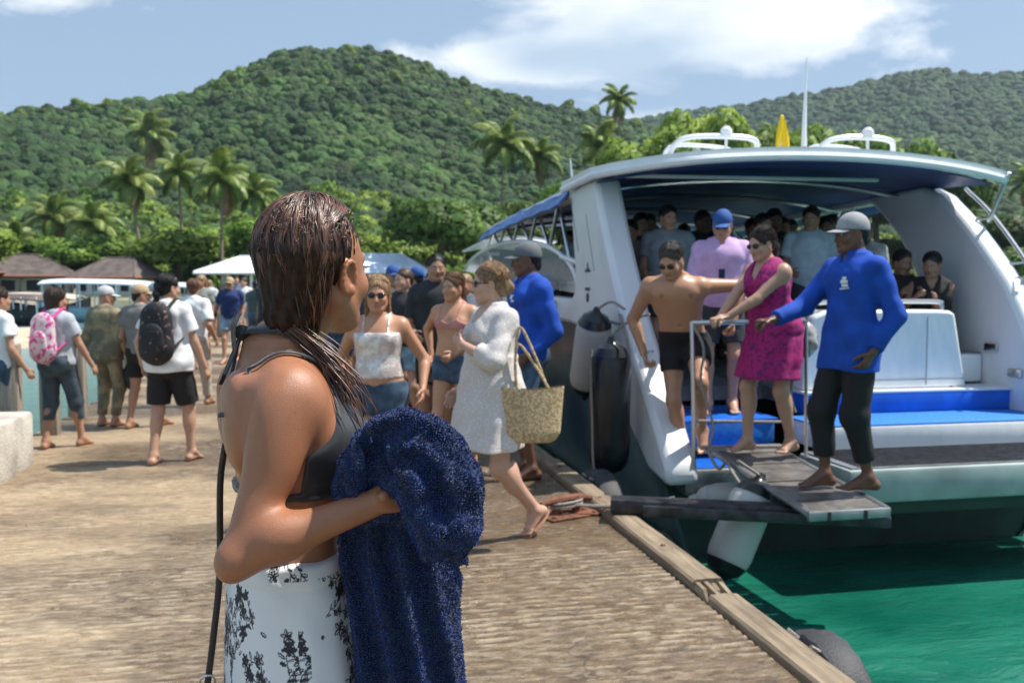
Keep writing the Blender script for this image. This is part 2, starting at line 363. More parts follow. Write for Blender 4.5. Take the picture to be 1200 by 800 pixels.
# ---------------------------------------------------------------- people
TT = [0, .08, .2, .30, .42, .54, .66, .77, .86, .92, .96, 1.0]
TORSO = {'F': ([.125, .165, .180, .168, .140, .133, .146, .158, .158, .145, .105, .058], [.075, .108, .125, .112, .096, .094, .106, .108, .102, .088, .070, .056],
               [-.01, -.012, -.01, -.003, .004, .006, .008, .006, -.004, -.012, -.014, -.012]),
         'M': ([.115, .150, .162, .158, .150, .150, .165, .183, .188, .172, .125, .064], [.075, .102, .118, .112, .104, .104, .116, .122, .116, .098, .078, .062],
               [-.01, -.012, -.008, 0, .004, .006, .006, .004, -.004, -.012, -.014, -.012])}
def rotz(v, a): c, s_ = math.cos(a), math.sin(a); return V3(v[0]*c-v[1]*s_, v[0]*s_+v[1]*c, v[2])
def make_skel(sex, pose):
    B = {}; B['sex'] = sex; g = pose.get
    pel = V3(*g('pelvis', (0, 0, .93))); nb = V3(*g('neck', (0, -.012, pel[2]+.505))); B['pel'] = pel; B['nb'] = nb
    tw = R(g('twist', 0)); ht = R(g('hiptwist', 0)); B['tw'] = tw; B['ht'] = ht
    zc = pel[2]-.14; zn = nb[2]+.01; B['zc'], B['zn'] = zc, zn
    hd = V3(*g('head', nb+V3(0, .028, .135))); B['hd'] = hd
    yaw, pit, roll = [R(q) for q in (list(g('look', (0, 0, 0)))+[0, 0])[:3]]
    M = (Matrix.Rotation(-yaw, 3, 'Z') @ Matrix.Rotation(pit, 3, 'X') @ Matrix.Rotation(roll, 3, 'Y')); B['hM'] = np.array(M)   # columns = head axes in figure space
    sw = .156 if sex == 'F' else .178; lu, lf = g('armlen', (.285, .245) if sex == 'F' else (.30, .26))
    for s, n in ((1, 'R'), (-1, 'L')):
        sh = nb+rotz(V3(s*sw, -.008, -.075+g('shrug'+n, 0)), tw); B['sh'+n] = sh
        w = V3(*g('hand'+n, sh+V3(s*.035, .03, -.525))); pole = V3(*g('elbow'+n, (s*.22, -1, -.1)))
        el, w = ik(sh, w, lu, lf, pole); B['el'+n] = el; B['wr'+n] = w
        fd = unit(w-el); hdn = V3(*g('hdir'+n, fd)); B['hd'+n] = unit(hdn)
        pn = V3(*g('palm'+n, (-s, .15, 0))); pn = pn-B['hd'+n]*(pn@B['hd'+n]); B['pn'+n] = unit(pn)
        hip = pel+rotz(V3(s*.088, 0, -.035), ht); B['hip'+n] = hip
        an = V3(*g('foot'+n, (s*.10, -.01, .082))); fd = V3(*g('toe'+n, (s*.18, 1, 0)))
        kn, an = ik(hip, an, .425, .405, V3(*g('knee'+n, (s*.12+fd[0]*.6, 1, 0)))); B['kn'+n] = kn; B['an'+n] = an
        B['ft'+n] = unit(fd)
    return B
HIPK = [1.0]
def bulk_arrays(sex, bulk):
    a, b, cy = [np.array(q) for q in TORSO[sex]]; T = np.array(TT); hk = np.interp(T, [0, .28, .5], [HIPK[0], HIPK[0], 1]); a = a*hk; b = b*hk; bl = bulk-1
    w = np.interp(T, [0, .2, .45, .75, .95, 1], [.6, 1, 1.3, .8, .4, .2])
    return a*(1+bl*w), b*(1+bl*w*1.3), cy+bl*.02*np.exp(-((T-.42)/.2)**2)
def torso_loft(B, bulk=1.0, off=0.0, t0=0.0, t1=1.0, loose=0.0, k=.03, fold=None, tg='torso', ext=None, la=None, lb=None):
    a, b, cy = bulk_arrays(B['sex'], bulk); T = np.array(TT)
    t = np.linspace(t0, t1, 14); A = np.interp(t, T, a)+off; Bb = np.interp(t, T, b)+off; C = np.interp(t, T, cy)
    if loose: wgt = np.clip((.86-t)/.1, 0, 1); A = np.maximum(A, (A.max()-.0)*loose*wgt); Bb = np.maximum(Bb, Bb.max()*loose*wgt)
    if la is not None: A = np.interp(t, la[0], la[1])+off; Bb = np.interp(t, la[0], la[2])+off
    z = B['zc']+t*(B['zn']-B['zc']); tc = np.clip(t, 0, 1); s_ = tc*tc*(3-2*tc)
    cx = B['pel'][0]+(B['nb'][0]-B['pel'][0])*s_; yy = B['pel'][1]+(B['nb'][1]+.012-B['pel'][1])*s_
    an = B['ht']+(B['tw']-B['ht'])*s_
    return prim_loft(z, A, Bb, cx-C*np.sin(an), yy+C*np.cos(an), an, k=k, fold=fold, tg=tg)
def tpoint(B, t, dx, dy):
    s_ = t*t*(3-2*t); an = B['ht']+(B['tw']-B['ht'])*s_; c = B['pel']+(B['nb']-B['pel'])*s_
    v = rotz(V3(dx, dy, 0), an); return V3(c[0]+v[0], c[1]+v[1], B['zc']+t*(B['zn']-B['zc']))
def body_prims(B, bulk=1.0, bust=1.0, lod=1, arm=1.0, toes=True):
    P = [torso_loft(B, bulk)]; sx = B['sex']; F_ = sx == 'F'; lb = 1+(bulk-1)*.6
    for s, n in ((1, 'R'), (-1, 'L')):
        sh, el, wr, hp, kn, an = [B[q+n] for q in ('sh', 'el', 'wr', 'hip', 'kn', 'an')]
        ra = (.047 if F_ else .056)*lb*arm
        P.append(prim_cone(B['nb']+V3(s*.02, -.015, .0), sh+V3(-s*.02, -.005, .018), .034*lb, .036*lb, k=.05, tg='torso'))
        P.append(prim_ell(sh+V3(0, 0, -.008), V3(.052, .054, .064)*(1.0 if F_ else 1.12)*lb*arm, k=.05, tg='arm'))
        P.append(prim_cone(sh, el, ra, ra*.78, prof=([0, .3, .62, 1], [ra, ra*.98, ra*.86, ra*.74]), k=.025, tg='arm'))
        rf = ra*.80
        P.append(prim_cone(el, wr, rf, prof=([0, .22, .6, 1], [rf*.93, rf*1.04, rf*.78, rf*.60]), k=.02, tg='fore'))
        # hand
        d, pn = B['hd'+n], B['pn'+n]; u = np.cross(d, pn)*s; hs = .93 if F_ else 1.04
        P.append(prim_cone(wr+d*.005, wr+d*.07*hs, .024*hs, .036*hs, k=.02, flat=(pn, .42), tg='hand'))
        cu = pose_curl(B, n); fr = .0080*hs
        for i, (o, ln) in enumerate(((.027, .070), (.009, .079), (-.009, .074), (-.026, .058))):
            p0 = wr+(d*(.083-.004*abs(i-1))+u*o)*hs; dd = d+u*o*3.0*(1-cu); dd = unit(dd); q = p0
            for j, l in enumerate((.44, .32, .24)):
                an_ = cu*(.55+.12*i)*(1, 1.1, .7)[j]*1.45; c_, s_ = math.cos(an_), math.sin(an_)
                nd = dd*c_+pn*s_; pn2 = pn*c_-dd*s_; dd = unit(nd)
                p1 = q+dd*ln*l*hs; P.append(prim_cone(q, p1, fr*(1.08-.12*j), fr*(.98-.13*j), k=.006, tg='hand')); q = p1
                pn_l = pn2; pn_save = pn; pn = pn_l
            pn = B['pn'+n]
        t0 = wr+d*.022*hs+u*.022*hs; t1 = t0+(d*.75+u*.75+pn*.35)/1.12*.040*hs; t2 = t1+unit(d*1.0+u*.25+pn*(.3+.6*cu))*.032*hs; t3 = t2+unit(d*1.0-u*.1+pn*(.3+.9*cu))*.024*hs
        P.append(prim_cone(t0, t1, .014*hs, .0115*hs, k=.014, tg='hand')); P.append(prim_cone(t1, t2, .0105*hs, .0095*hs, k=.006, tg='hand')); P.append(prim_cone(t2, t3, .0095*hs, .0075*hs, k=.004, tg='hand'))
        # leg
        rt = (.088 if F_ else .086)*lb*HIPK[0]; rk = .053*lb; rc = (.056 if F_ else .057)*lb
        P.append(prim_cone(hp+V3(0, 0, -.02), kn, rt, prof=([0, .15, .5, .85, 1], [rt*.98, rt, rt*.84, rk*1.02, rk]), k=.035, tg='thigh'))
        back = -V3(*B['ft'+n]); back[2] = 0
        P.append(prim_ell(kn+V3(0, .012, 0)*1.0-back*.008, V3(.044, .046, .055)*lb, k=.03, tg='thigh'))
        P.append(prim_cone(kn, an, rk, prof=([0, .12, .3, .6, .85, 1], [rk*.93, rc*.93, rc*.93, rc*.72, .036*lb, .034*lb]), k=.02, tg='calf'))
        ax = unit(an-kn); bk = back-ax*(back@ax); bk = unit(bk)
        P.append(prim_ell(kn+(an-kn)*.28+bk*.020, V3(.042, .042, .095)*lb, k=.03, tg='calf'))
        P.append(prim_ell(tpoint(B, .16, s*.075*HIPK[0], (-.065-(bulk-1)*.05)*HIPK[0]**1.3), V3(.082, .072, .085)*lb*(1.05 if F_ else .93)*HIPK[0], k=.04, tg='torso'))
        f = B['ft'+n]; fh = unit(V3(f[0], f[1], 0)); side = V3(fh[1], -fh[0], 0)*s; up = unit(np.cross(np.cross(f, V3(0, 0, 1)), f)) if abs(f[2]) < .95 else V3(0, 0, 1)
        fs = .95 if F_ else 1.08
        heel = an-f*.038*fs-up*.050; ball = an+f*.115*fs-up*.062
        P.append(prim_cone(an, heel, .033, .030, k=.02, tg='foot')); P.append(prim_cone(an+f*.01, ball, .034, .020, k=.02, flat=(side, 1.45), tg='foot'))
        P.append(prim_cone(heel, ball, .029, .019, k=.02, flat=(side, 1.25), tg='foot'))
        if toes:
            for i in range(5):
                o = (.030, .012, -.004, -.019, -.032)[i]*-1; l = (.048, .046, .040, .034, .026)[i]; r_ = (.0125, .009, .0085, .008, .0078)[i]
                b0 = ball+side*o*fs+f*.004-up*.004; P.append(prim_cone(b0, b0+f*l*fs+side*o*.06-up*.004, r_, r_*.92, k=.007, tg='foot'))
        else: P.append(prim_cone(ball, ball+f*.035, .022, .016, k=.02, flat=(side, 1.9), tg='foot'))
        if F_:
            P.append(prim_ell(tpoint(B, .735, s*.074, .078+(bulk-1)*.06), V3(.058, .052, .056)*bust, k=.032, tg='torso'))
        else:
            P.append(prim_ell(tpoint(B, .775, s*.078, .078+(bulk-1)*.05), V3(.080, .040, .050), k=.024, tg='torso'))
            P.append(prim_ell(tpoint(B, .70, s*.13, -.03), V3(.045, .07, .10), k=.04, tg='torso'))
        P.append(prim_ell(tpoint(B, .80, s*.078, -.078), V3(.062, .026, .075), k=.035, tg='torso'))
        P.append(prim_cone(tpoint(B, .95, s*.018, .045), sh+V3(-s*.01, .012, .020), .0085, .008, k=.022, tg='torso'))
    if bulk > 1.03: P.append(prim_ell(tpoint(B, .38, 0, .045), V3(.115, .07+(bulk-1)*.25, .12), k=.06, tg='torso'))
    # spine furrow, navel
    P.append(prim_cone(tpoint(B, .30, 0, -.125*bulk), tpoint(B, .84, 0, -.128), .014, k=.05, op=-1))
    P.append(prim_ell(tpoint(B, .40, 0, .105*bulk+(.03 if bulk > 1.03 else 0)), (.009, .014, .010), k=.014, op=-1))
    # neck and head
    H, M = B['hd'], B['hM']; q = lambda x, y, z: H+M@V3(x, y, z); MT = M.T; fem = F_
    rn = .049 if fem else .058
    P.append(prim_cone(B['nb']+V3(0, -.004, -.02), q(0, -.022, -.035), rn*1.05, rn*.98, k=.035, tg='neck'))
    for s in (1, -1): P.append(prim_cone(B['nb']+V3(s*.012, .035, -.008), q(s*.052, -.015, -.045), .012, .014, k=.022, tg='neck'))
    E = lambda c, r, k=.02, op=1: P.append(prim_ell(q(*c), r, k=k, rot=MT, op=op, tg='head')); C = lambda a, b, ra, rb=None, k=.01: P.append(prim_cone(q(*a), q(*b), ra, rb, k=k, tg='head'))
    E((0, -.014, .038), (.073, .094, .083)); E((0, .026, -.012), (.061, .066, .078), .03); E((0, .030, -.048), (.046, .052, .055), .03)
    E((0, .062, -.088), (.022, .022, .018), .03)
    for s in (1, -1):
        C((s*.054, -.004, -.045), (s*.022, .060, -.090), .017, .015, .03)
        E((s*.038, .060, -.026), (.022, .022, .020), .025)
        E((s*.0745, -.006, -.008), (.009, .019, .031), .008); E((s*.083, -.002, -.004), (.006, .010, .017), .008, -1)
        E((s*.029, .100, .004), (.019, .017, .013), .016, -1)
        E((s*.029, .0795, .003), (.0125, .0125, .0115), .004)
        C((s*.012, .083, .022), (s*.042, .071, .024), .0085, .007, .012)
        C((s*.010, .096, -.034), (s*.012, .090, -.036), .0075, .007, .006)
    C((0, .084, .012), (0, .104, -.028), .0075, .0105, .012); C((0, .100, -.034), (0, .094, -.037), .010, .009, .008)
    C((-.017, .086, -.0560), (.017, .086, -.0560), .0062, .0062, .007); C((-.015, .086, -.0655), (.015, .086, -.0655), .0072, .0072, .006)
    C((0, .092, -.0605), (0, .0915, -.0605), .004, .004, .004)
    P.append(prim_cone(q(-.022, .0965, -.0605), q(.022, .0965, -.0605), .0022, .0022, k=.006, op=-1))
    E((0, .093, -.078), (.018, .008, .005), .012, -1)
    return P
def pose_curl(B, n): return B.get('curl'+n, .35)
def paint_skin(V, B, skin, stubble=0.0, lips=.5, nails=False, brows=(.05, .03, .02)):
    C = np.ones((len(V), 3))*np.array(skin); H, M = B['hd'], B['hM']; p = (V-H)@M; x, y, z = p.T
    g = lambda c, w: np.exp(-(((p-np.array(c))/np.array(w))**2).sum(1))
    def mixc(w, c): nonlocal C; w = np.clip(w, 0, 1)[:, None]; C = C*(1-w)+np.array(c)*w
    sk = np.array(skin)
    n = snoise(V[:, 0]*14, V[:, 1]*14, V[:, 2]*14, 3)[:, None]; C = C*(1+.05*n*np.array([1, .9, .8]))
    face = (y > .03)
    for s in (1, -1):
        mixc(.35*g((s*.042, .062, -.028), (.022, .03, .02)), sk*np.array([1.1, .78, .7]))
        mixc(np.where(face, 1.6*np.clip(1-np.abs(z-(.0225-.006*((np.abs(x)-.028)/.016)**2))/.0042, 0, 1)*(np.abs(x-s*.028) < .018), 0), brows)
        eye = face & (((x-s*.029)/.0125)**2+((z-.0025)/.0062)**2 < 1)
        C[eye] = (.55, .5, .45); C[face & (((x-s*.029)/.0055)**2+((z-.0025)/.006)**2 < 1)] = (.02, .012, .01)
        C[face & (np.abs(((x-s*.029)/.0135)**2+((z-.003)/.0075)**2-1) < .28) & (z > .003)] = (.03, .02, .015)
        mixc(.35*g((s*.0745, -.006, -.01), (.014, .03, .03)), sk*np.array([1.12, .72, .62]))
    mixc(np.where(face & (((x)/.024)**2+((z+.0605)/.0105)**2 < 1), lips, 0), sk*np.array([.95, .48, .45]))
    mixc(np.where(face & (np.abs(z+.0605) < .0014) & (np.abs(x) < .022), .8, 0), sk*.2)
    for s in (1, -1): mixc(np.where(face, .9*g((s*.0075, .1, -.043), (.004, .02, .003)), 0), sk*.25)
    if stubble: mixc(stubble*np.where(y > -.01, 1, 0)*np.clip((-.036-z)/.02, 0, 1)*np.clip((.13+z)/.02, 0, 1), sk*.35)
    if B['sex'] == 'M':
        for s in (1, -1):
            c = tpoint(B, .755, s*.10, .115); d = np.linalg.norm((V-c)*np.array([1, .4, 1]), axis=1); mixc(np.clip((.018-d)/.005, 0, .8), sk*np.array([.6, .42, .38]))
    return C
EYEW = None
def hairfn(B, style, infl=.011):
    H, M = B['hd'], B['hM']; q = lambda x, y, z: H+M@V3(x, y, z); MT = M.T; P = []
    E = lambda c, r, k=.02, op=1: P.append(prim_ell(q(*c), r, k=k, rot=MT, op=op, tg='h')); C = lambda a, b, ra, rb=None, k=.03, fl=None: P.append(prim_cone(q(*a), q(*b), ra, rb, k=k, flat=fl, tg='h'))
    E((0, -.018, .040), (.073+infl, .094+infl, .084+infl))
    if style == 'fore': C((0, -.052, .03), (0, -.062, -.070), .074, .048, .03)
    if style in ('long', 'bob'):
        C((0, -.055, .03), (0, -.058, -.10 if style == 'long' else -.06), .078, .06)
        for s in (1, -1): C((s*.055, -.02, .03), (s*.062, -.015, -.15 if style == 'long' else -.06), .03, .020)
        if style == 'long': C((0, -.06, -.06), (0, -.075, -.22), .07, .045, .04, (M@V3(0, 1, 0), .55))
    if style == 'bun': C((0, -.05, .0), (0, -.075, -.02), .065, .06); E((.005, -.125, -.025), (.036, .030, .034), .015)
    if style == 'pony':
        C((0, -.05, .0), (0, -.085, .02), .068, .045); C((0, -.10, .03), (.004, -.125, -.05), .022, .030, .02); C((.004, -.125, -.05), (.006, -.105, -.17), .03, .014, .02)
    if style == 'short': C((0, -.04, .01), (0, -.062, -.035), .062, .048)
    # the face and, when short, the ears stay clear
    E((0, .092, -.030), (.064, .060, .100 if style != 'fore' else .084), .012, -1)
    for s in (1, -1):
        if style not in ('long', 'bob'): E((s*.080, .004, -.014), (.018, .026, .038), .010, -1)
        if style != 'long': E((s*.060, .045, -.055), (.030, .040, .050), .012, -1)
    if style not in ('long', 'bob'): E((0, -.02, -.115), (.075, .075, .045), .02, -1)
    def post(D, X, Y, Z):
        x, y, z = X-H[0], Y-H[1], Z-H[2]; u = M[0, 0]*x+M[1, 0]*y+M[2, 0]*z; v = M[0, 1]*x+M[1, 1]*y+M[2, 1]*z; w = M[0, 2]*x+M[1, 2]*y+M[2, 2]*z
        a = np.arctan2(u, v-.02); return D+(.0022 if style != 'short' else .0030)*np.sin(26*a+7*np.sin(40*w+3*a)*.3+30*w)+.0016*np.sin(61*a+2*np.sin(55*w))
    return P, post
MATC = {}
def cmat(kind, col, **kw):
    key = (kind, tuple(col), tuple(sorted((k, str(v)) for k, v in kw.items())))
    if key not in MATC:
        base = dict(cloth=dict(rough=.85, bump=.25, bscale=500, var=.10, vscale=14), hair=dict(rough=.5, var=.35, vscale=50, spec=.4), skin=dict(rough=.42, bump=.12, bscale=420, var=.06, vscale=30, attr='Col', spec=.45),
                    plastic=dict(rough=.15, spec=.6), leather=dict(rough=.55, bump=.2, bscale=300, var=.15, vscale=20))[kind].copy()
        base.update(kw); MATC[key] = mat(kind+'_%d' % len(MATC), col, **base)
    return MATC[key]
SKM = {}
def skin_material(wet=.4):
    if wet not in SKM: SKM[wet] = mat('skin', (1, 1, 1), rough=wet, attr='Col', var=.05, vscale=40, bump=.10, bscale=400, spec=.45)
    return SKM[wet]
def fold_post(amp=.004, f=18, seed=0, vert=.45):
    r = np.random.RandomState(seed); ph = r.rand(6)*6.28
    def post(D, X, Y, Z):
        rd = lambda a: 1-2*np.abs(np.sin(a*.5))**.8
        w = rd(f*X+ph[0]+1.5*np.sin(f*vert*Z+ph[1]+.6*f*Y))+rd(f*.9*Y+ph[2]+1.4*np.sin(f*vert*1.3*Z+ph[3]))+1.1*rd(f*1.3*Z+ph[4]+2.2*np.sin(f*.6*X+f*.5*Y+ph[5]))+.5*np.sin(f*2.3*Z+f*1.1*X+ph[2])
        return D+amp*w*.36
    return post
def lerp(a, b, t): return a+(b-a)*t
def hair_strands(B, style, n, rad, s, parent, m, seed=1, under_cap=False):
    H, M = B['hd'], B['hM']; r = np.random.RandomState(seed); ER = np.array([.073, .094, .083]); C0 = np.array([0, -.018, .040]); vs, fs = [], []; cnt = 0; k = 3; nc = max(n//9, 8); cp = r.rand(nc)*2*math.pi
    for i in range(n):
        c = r.randint(nc); ph = (cp[c]+r.normal()*.10+math.pi) % (2*math.pi)-math.pi; a_ = abs(ph); sg = math.copysign(1, ph); fr = a_/math.pi; t = np.linspace(0, 1, 9); th0 = (.05+.6*r.rand()) if not under_cap else 1.25
        if style == 'short': thm = 1.80-.75*np.clip((fr-.45)/.4, 0, 1); tgt = sg*min(a_, a_*.75 if a_ > 2 else a_)
        elif style in ('long', 'bob'): thm = 2.0-.55*np.clip((fr-.55)/.3, 0, 1); tgt = sg*min(a_, 1.75+.1*(a_-1.75))
        else: thm = 1.95-.25*fr; tgt = sg*min(a_, .9+.25*(a_-.9))
        th = th0+(thm-th0)*t; e_ = np.clip(t*1.5, 0, 1); e_ = e_*e_*(3-2*e_); pz = ph+(tgt-ph)*e_+.12*np.sin(5*t+c)*t; lift = ((.0075 if style == 'short' else .0115)+.006*r.rand()+.003*np.sin(8*t+c))*np.where(t > .85, .8, 1)
        ca = np.stack([np.sin(th)*np.sin(pz)*(ER[0]+lift), -np.sin(th)*np.cos(pz)*(ER[1]+lift), np.cos(th)*(ER[2]+lift)], 1)+C0
        if style in ('long', 'bob') and a_ < 2.4:
            L_ = (.16 if style == 'long' else .05)*(.6+.6*r.rand()); p = ca[-1].copy(); out = ca[-1]-C0; out[2] = 0; out /= np.linalg.norm(out)+1e-6; tl = []
            for q in range(5): p = p+np.array([out[0]*.05*(1-q*.5)+r.normal()*.06, out[1]*.05+r.normal()*.06, -1])*L_/5; tl.append(p.copy())
            ca = np.concatenate([ca, tl])
        P3 = H+ca@M.T; nn = len(P3); T = np.gradient(P3, axis=0); T /= np.linalg.norm(T, axis=1)[:, None]+1e-9; U = np.cross(T, [.3, .2, .9]); U /= np.linalg.norm(U, axis=1)[:, None]+1e-9; W_ = np.cross(T, U); rr = (rad*(.7+.6*r.rand())*np.concatenate([[.6], np.ones(nn-2), [.3]]))[:, None]
        ring = np.stack([P3+(U*math.cos(a)+W_*math.sin(a))*rr for a in np.arange(k)*2*math.pi/k], 1).reshape(-1, 3); ii = np.arange(nn-1)[:, None]*k; j = np.arange(k)[None]; q = np.stack([ii+j, ii+(j+1) % k, ii+k+(j+1) % k, ii+k+j], -1).reshape(-1, 4); vs.append(ring); fs.append(q+cnt); cnt += len(ring)
    o = mesh_obj('hair_strands', np.concatenate(vs)*s, np.concatenate(fs), m, parent); o['kind'] = 'stuff'; return o
def person(label, loc, heading, height=1.70, sex='F', pose=None, skin=(.48, .27, .18), hair=('long', (.03, .02, .015)), wear=(), h=.014, hf=.0075, group=None, bulk=1.0, bust=1.0, stubble=0.0, name='person', toes=False, head_h=.0055, wet=.42):
    """a figure facing heading (deg, clockwise from +Y), feet on loc"""
    B = make_skel(sex, pose or {}); pose = pose or {}
    for n in 'RL': B['curl'+n] = pose.get('curl'+n, .35)
    s = height/1.715; root = thing(name, label, 'person', loc, -R(heading), group)
    P = body_prims(B, bulk, bust, toes=toes)
    fine = [(B['hd']+V3(-.13, -.14, -.135), B['hd']+V3(.13, .14, .15), head_h)]
    for n in 'RL':
        c = B['wr'+n]+B['hd'+n]*.09; fine.append((c-.115, c+.115, hf))
        if toes: c = B['an'+n]+B['ft'+n]*.06-V3(0, 0, .04); fine.append((c-V3(.15, .15, .07), c+V3(.15, .15, .08), hf))
    V, F = solidify(P, h, fine=fine)
    C = paint_skin(V, B, skin, stubble)
    mesh_obj('body', V*s, F, skin_material(wet), root, col=C)
    def put(nm, prims, m, hh=h, off=0.0, post=None, col=None, parent=root, fine=()):
        v, f = solidify(prims, hh, off=off, post=post, fine=fine)
        if len(v) == 0: return None
        return mesh_obj(nm, v*s, f, m, parent, col=col)
    if hair:
        hp, post = hairfn(B, hair[0], -.0005 if any(w_[0] == 'cap' for w_ in wear) else (.007 if hair[0] == 'short' else .011)); hob = put('hair', hp, cmat('hair', hair[1]), head_h, post=post)
        if hob is not None and h < .018 and not any(w_[0] == 'cap' for w_ in wear): hair_strands(B, hair[0], 520 if h < .012 else 260, .0013 if h < .012 else .002, s, hob, cmat('hair', tuple(min(1, c*1.7) for c in hair[1])), seed=len(PEOPLE))
    H, M = B['hd'], B['hM']; q = lambda x, y, z: H+M@V3(x, y, z); MT = M.T
    tt = lambda dz: (B['pel'][2]+dz-B['zc'])/(B['zn']-B['zc'])
    for it in wear:
        kind, m = it[0], it[1]; o = it[2] if len(it) > 2 else {}
        nm = o.get('name', kind); seed = abs(hash((label, kind))) % 1000 if False else sum(map(ord, label+kind)) % 997
        if kind in ('tee', 'shirt', 'blouse', 'dress', 'tank'):
            off = o.get('off', .019); hem = o.get('hem', -.04); pr = []
            a_, b_, cy_ = bulk_arrays(sex, bulk)
            if kind == 'dress':
                fl = o.get('flare', 1.0); zs = [hem, -.30, -.1, .0, .12, .2]; zs = sorted(set([z for z in zs if z >= hem]))
                top = torso_loft(B, bulk, off, tt(.0), 1.0, tg='g'); pr.append(top)
                z = np.array(zs)+B['pel'][2]; n_ = len(zs); zr = np.array(zs)
                ha = np.interp(zr, [hem, -.1, .02, .12, .2], [.225*fl, .21*fl*.98, .195, .168, .150])*bulk; hb = np.interp(zr, [hem, -.1, .02, .12, .2], [.185*fl, .165*fl, .150, .128, .118])*bulk
                leg = (B['knR']+B['knL'])/2-B['pel']; yy = B['pel'][1]+leg[1]*np.clip(-zr/.45, 0, 1)*.9; xx = B['pel'][0]+leg[0]*np.clip(-zr/.45, 0, 1)*.9
                pr.append(prim_loft(z, ha+off*.4, hb+off*.4, xx, yy, None, k=.05, fold=(o.get('nf', 7), .05, .8), tg='g'))
            else:
                pr.append(torso_loft(B, bulk, off, tt(hem), 1.0, loose=o.get('loose', .93), tg='g', fold=(5, .02, 1)))
            for pp in P:
                if pp['tg'] == 'torso' and pp['op'] > 0 and pp is not P[0] and (kind == 'dress' or pp['hi'][2] > B['pel'][2]+.13):
                    q_ = dict(pp); fn0 = pp['fn']; q_['fn'] = (lambda f0: lambda X, Y, Z, of=0.0: f0(X, Y, Z, of+off*.85))(fn0); q_['lo'] = pp['lo']-off; q_['hi'] = pp['hi']+off
                    if kind == 'dress' or True: pr.append(q_)
            sl = o.get('sleeve', .55)
            if sl > 0:
                for n in 'RL':
                    ra = (.056 if sex == 'F' else .064)*(1+(bulk-1)*.6)+off*.5; sh, el, wr = B['sh'+n], B['el'+n], B['wr'+n]
                    pr.append(prim_ell(sh+V3(0, 0, -.004), V3(.062, .062, .070)*(1 if sex == 'F' else 1.1), k=.04, tg='g'))
                    if sl <= 1: pr.append(prim_cone(sh, lerp(sh, el, sl), ra, ra*o.get('sw', 1.0), k=.02, end=True, tg='g'))
                    else:
                        pr.append(prim_cone(sh, el, ra, ra*.86, k=.02, tg='g')); pr.append(prim_cone(el, lerp(el, wr, sl-1), ra*.86, ra*.66*o.get('sw', 1.0), k=.02, end=True, tg='g'))
            nk = o.get('neck', 'crew')
            if nk == 'crew': pr.append(prim_ell(B['nb']+V3(0, .02, .055), V3(.075, .085, .05), k=.006, op=-1))
            if nk == 'collar':
                pr.append(prim_cone(B['nb']+V3(0, .0, -.03), B['nb']+V3(0, .012, .038), .070, .066, k=.012, end=True, tg='g'))
                pr.append(prim_ell(B['nb']+V3(0, .075, .02), V3(.024, .045, .075), k=.006, op=-1)); pr.append(prim_cone(B['nb']+V3(0, .012, .02), B['nb']+V3(0, .016, .09), .058, .062, k=.004, op=-1, tg='g'))
            if nk in ('v', 'deep'):
                dp = .13 if nk == 'v' else .19; pr.append(prim_cone(B['nb']+V3(0, .07, .06), B['nb']+V3(0, .13, -dp), .085, .012, k=.006, op=-1)); pr.append(prim_ell(B['nb']+V3(0, .0, .075), V3(.085, .085, .06), k=.006, op=-1))
            if sl == 0:
                for n in 'RL': pr.append(prim_ell(B['sh'+n]+V3((1 if n == 'R' else -1)*.035, 0, -.01), V3(.050, .09, .088), k=.01, op=-1))
            fp = fold_post(o.get('wr', .009), o.get('wf', 20), seed)
            if kind != 'dress' and hem < -.07:
                for n in 'RL': hp_ = B['hip'+n]; rt_ = .092*(1+(bulk-1)*.6)+off; pr.append(prim_cone(hp_+V3(0, 0, .06), lerp(hp_, B['kn'+n], .42), rt_, rt_*.97, k=.07, tg='g'))
                for pp in P:
                    if pp['tg'] == 'torso' and pp['op'] > 0 and pp is not P[0] and pp['hi'][2] <= B['pel'][2]+.13: q_ = dict(pp); q_['fn'] = (lambda f0: lambda X, Y, Z, of=0.0: f0(X, Y, Z, of+off+.002))(pp['fn']); q_['lo'] = pp['lo']-.03; q_['hi'] = pp['hi']+.03; pr.append(q_)
                fp0 = fp; fp = lambda D, X, Y, Z: np.maximum(fp0(D, X, Y, Z), B['pel'][2]+hem-Z+.006*np.sin(14*X+9*Y))
            put(nm, pr, m, o.get('h', min(h, .0085) if h < .012 else min(h, .012)), post=fp)
        elif kind in ('shorts', 'pants', 'briefs'):
            off = o.get('off', .012); L_ = o.get('len', .55); top = o.get('top', .07); pr = [torso_loft(B, bulk, off, tt(-.155), tt(top), tg='g', la=None)]
            for pp in P:
                if pp['tg'] == 'torso' and pp['op'] > 0 and pp is not P[0] and pp['hi'][2] < B['pel'][2]+.10:
                    q_ = dict(pp); q_['fn'] = (lambda f0: lambda X, Y, Z, of=0.0: f0(X, Y, Z, of+off*.7))(pp['fn']); q_['lo'] = pp['lo']-off; q_['hi'] = pp['hi']+off; pr.append(q_)
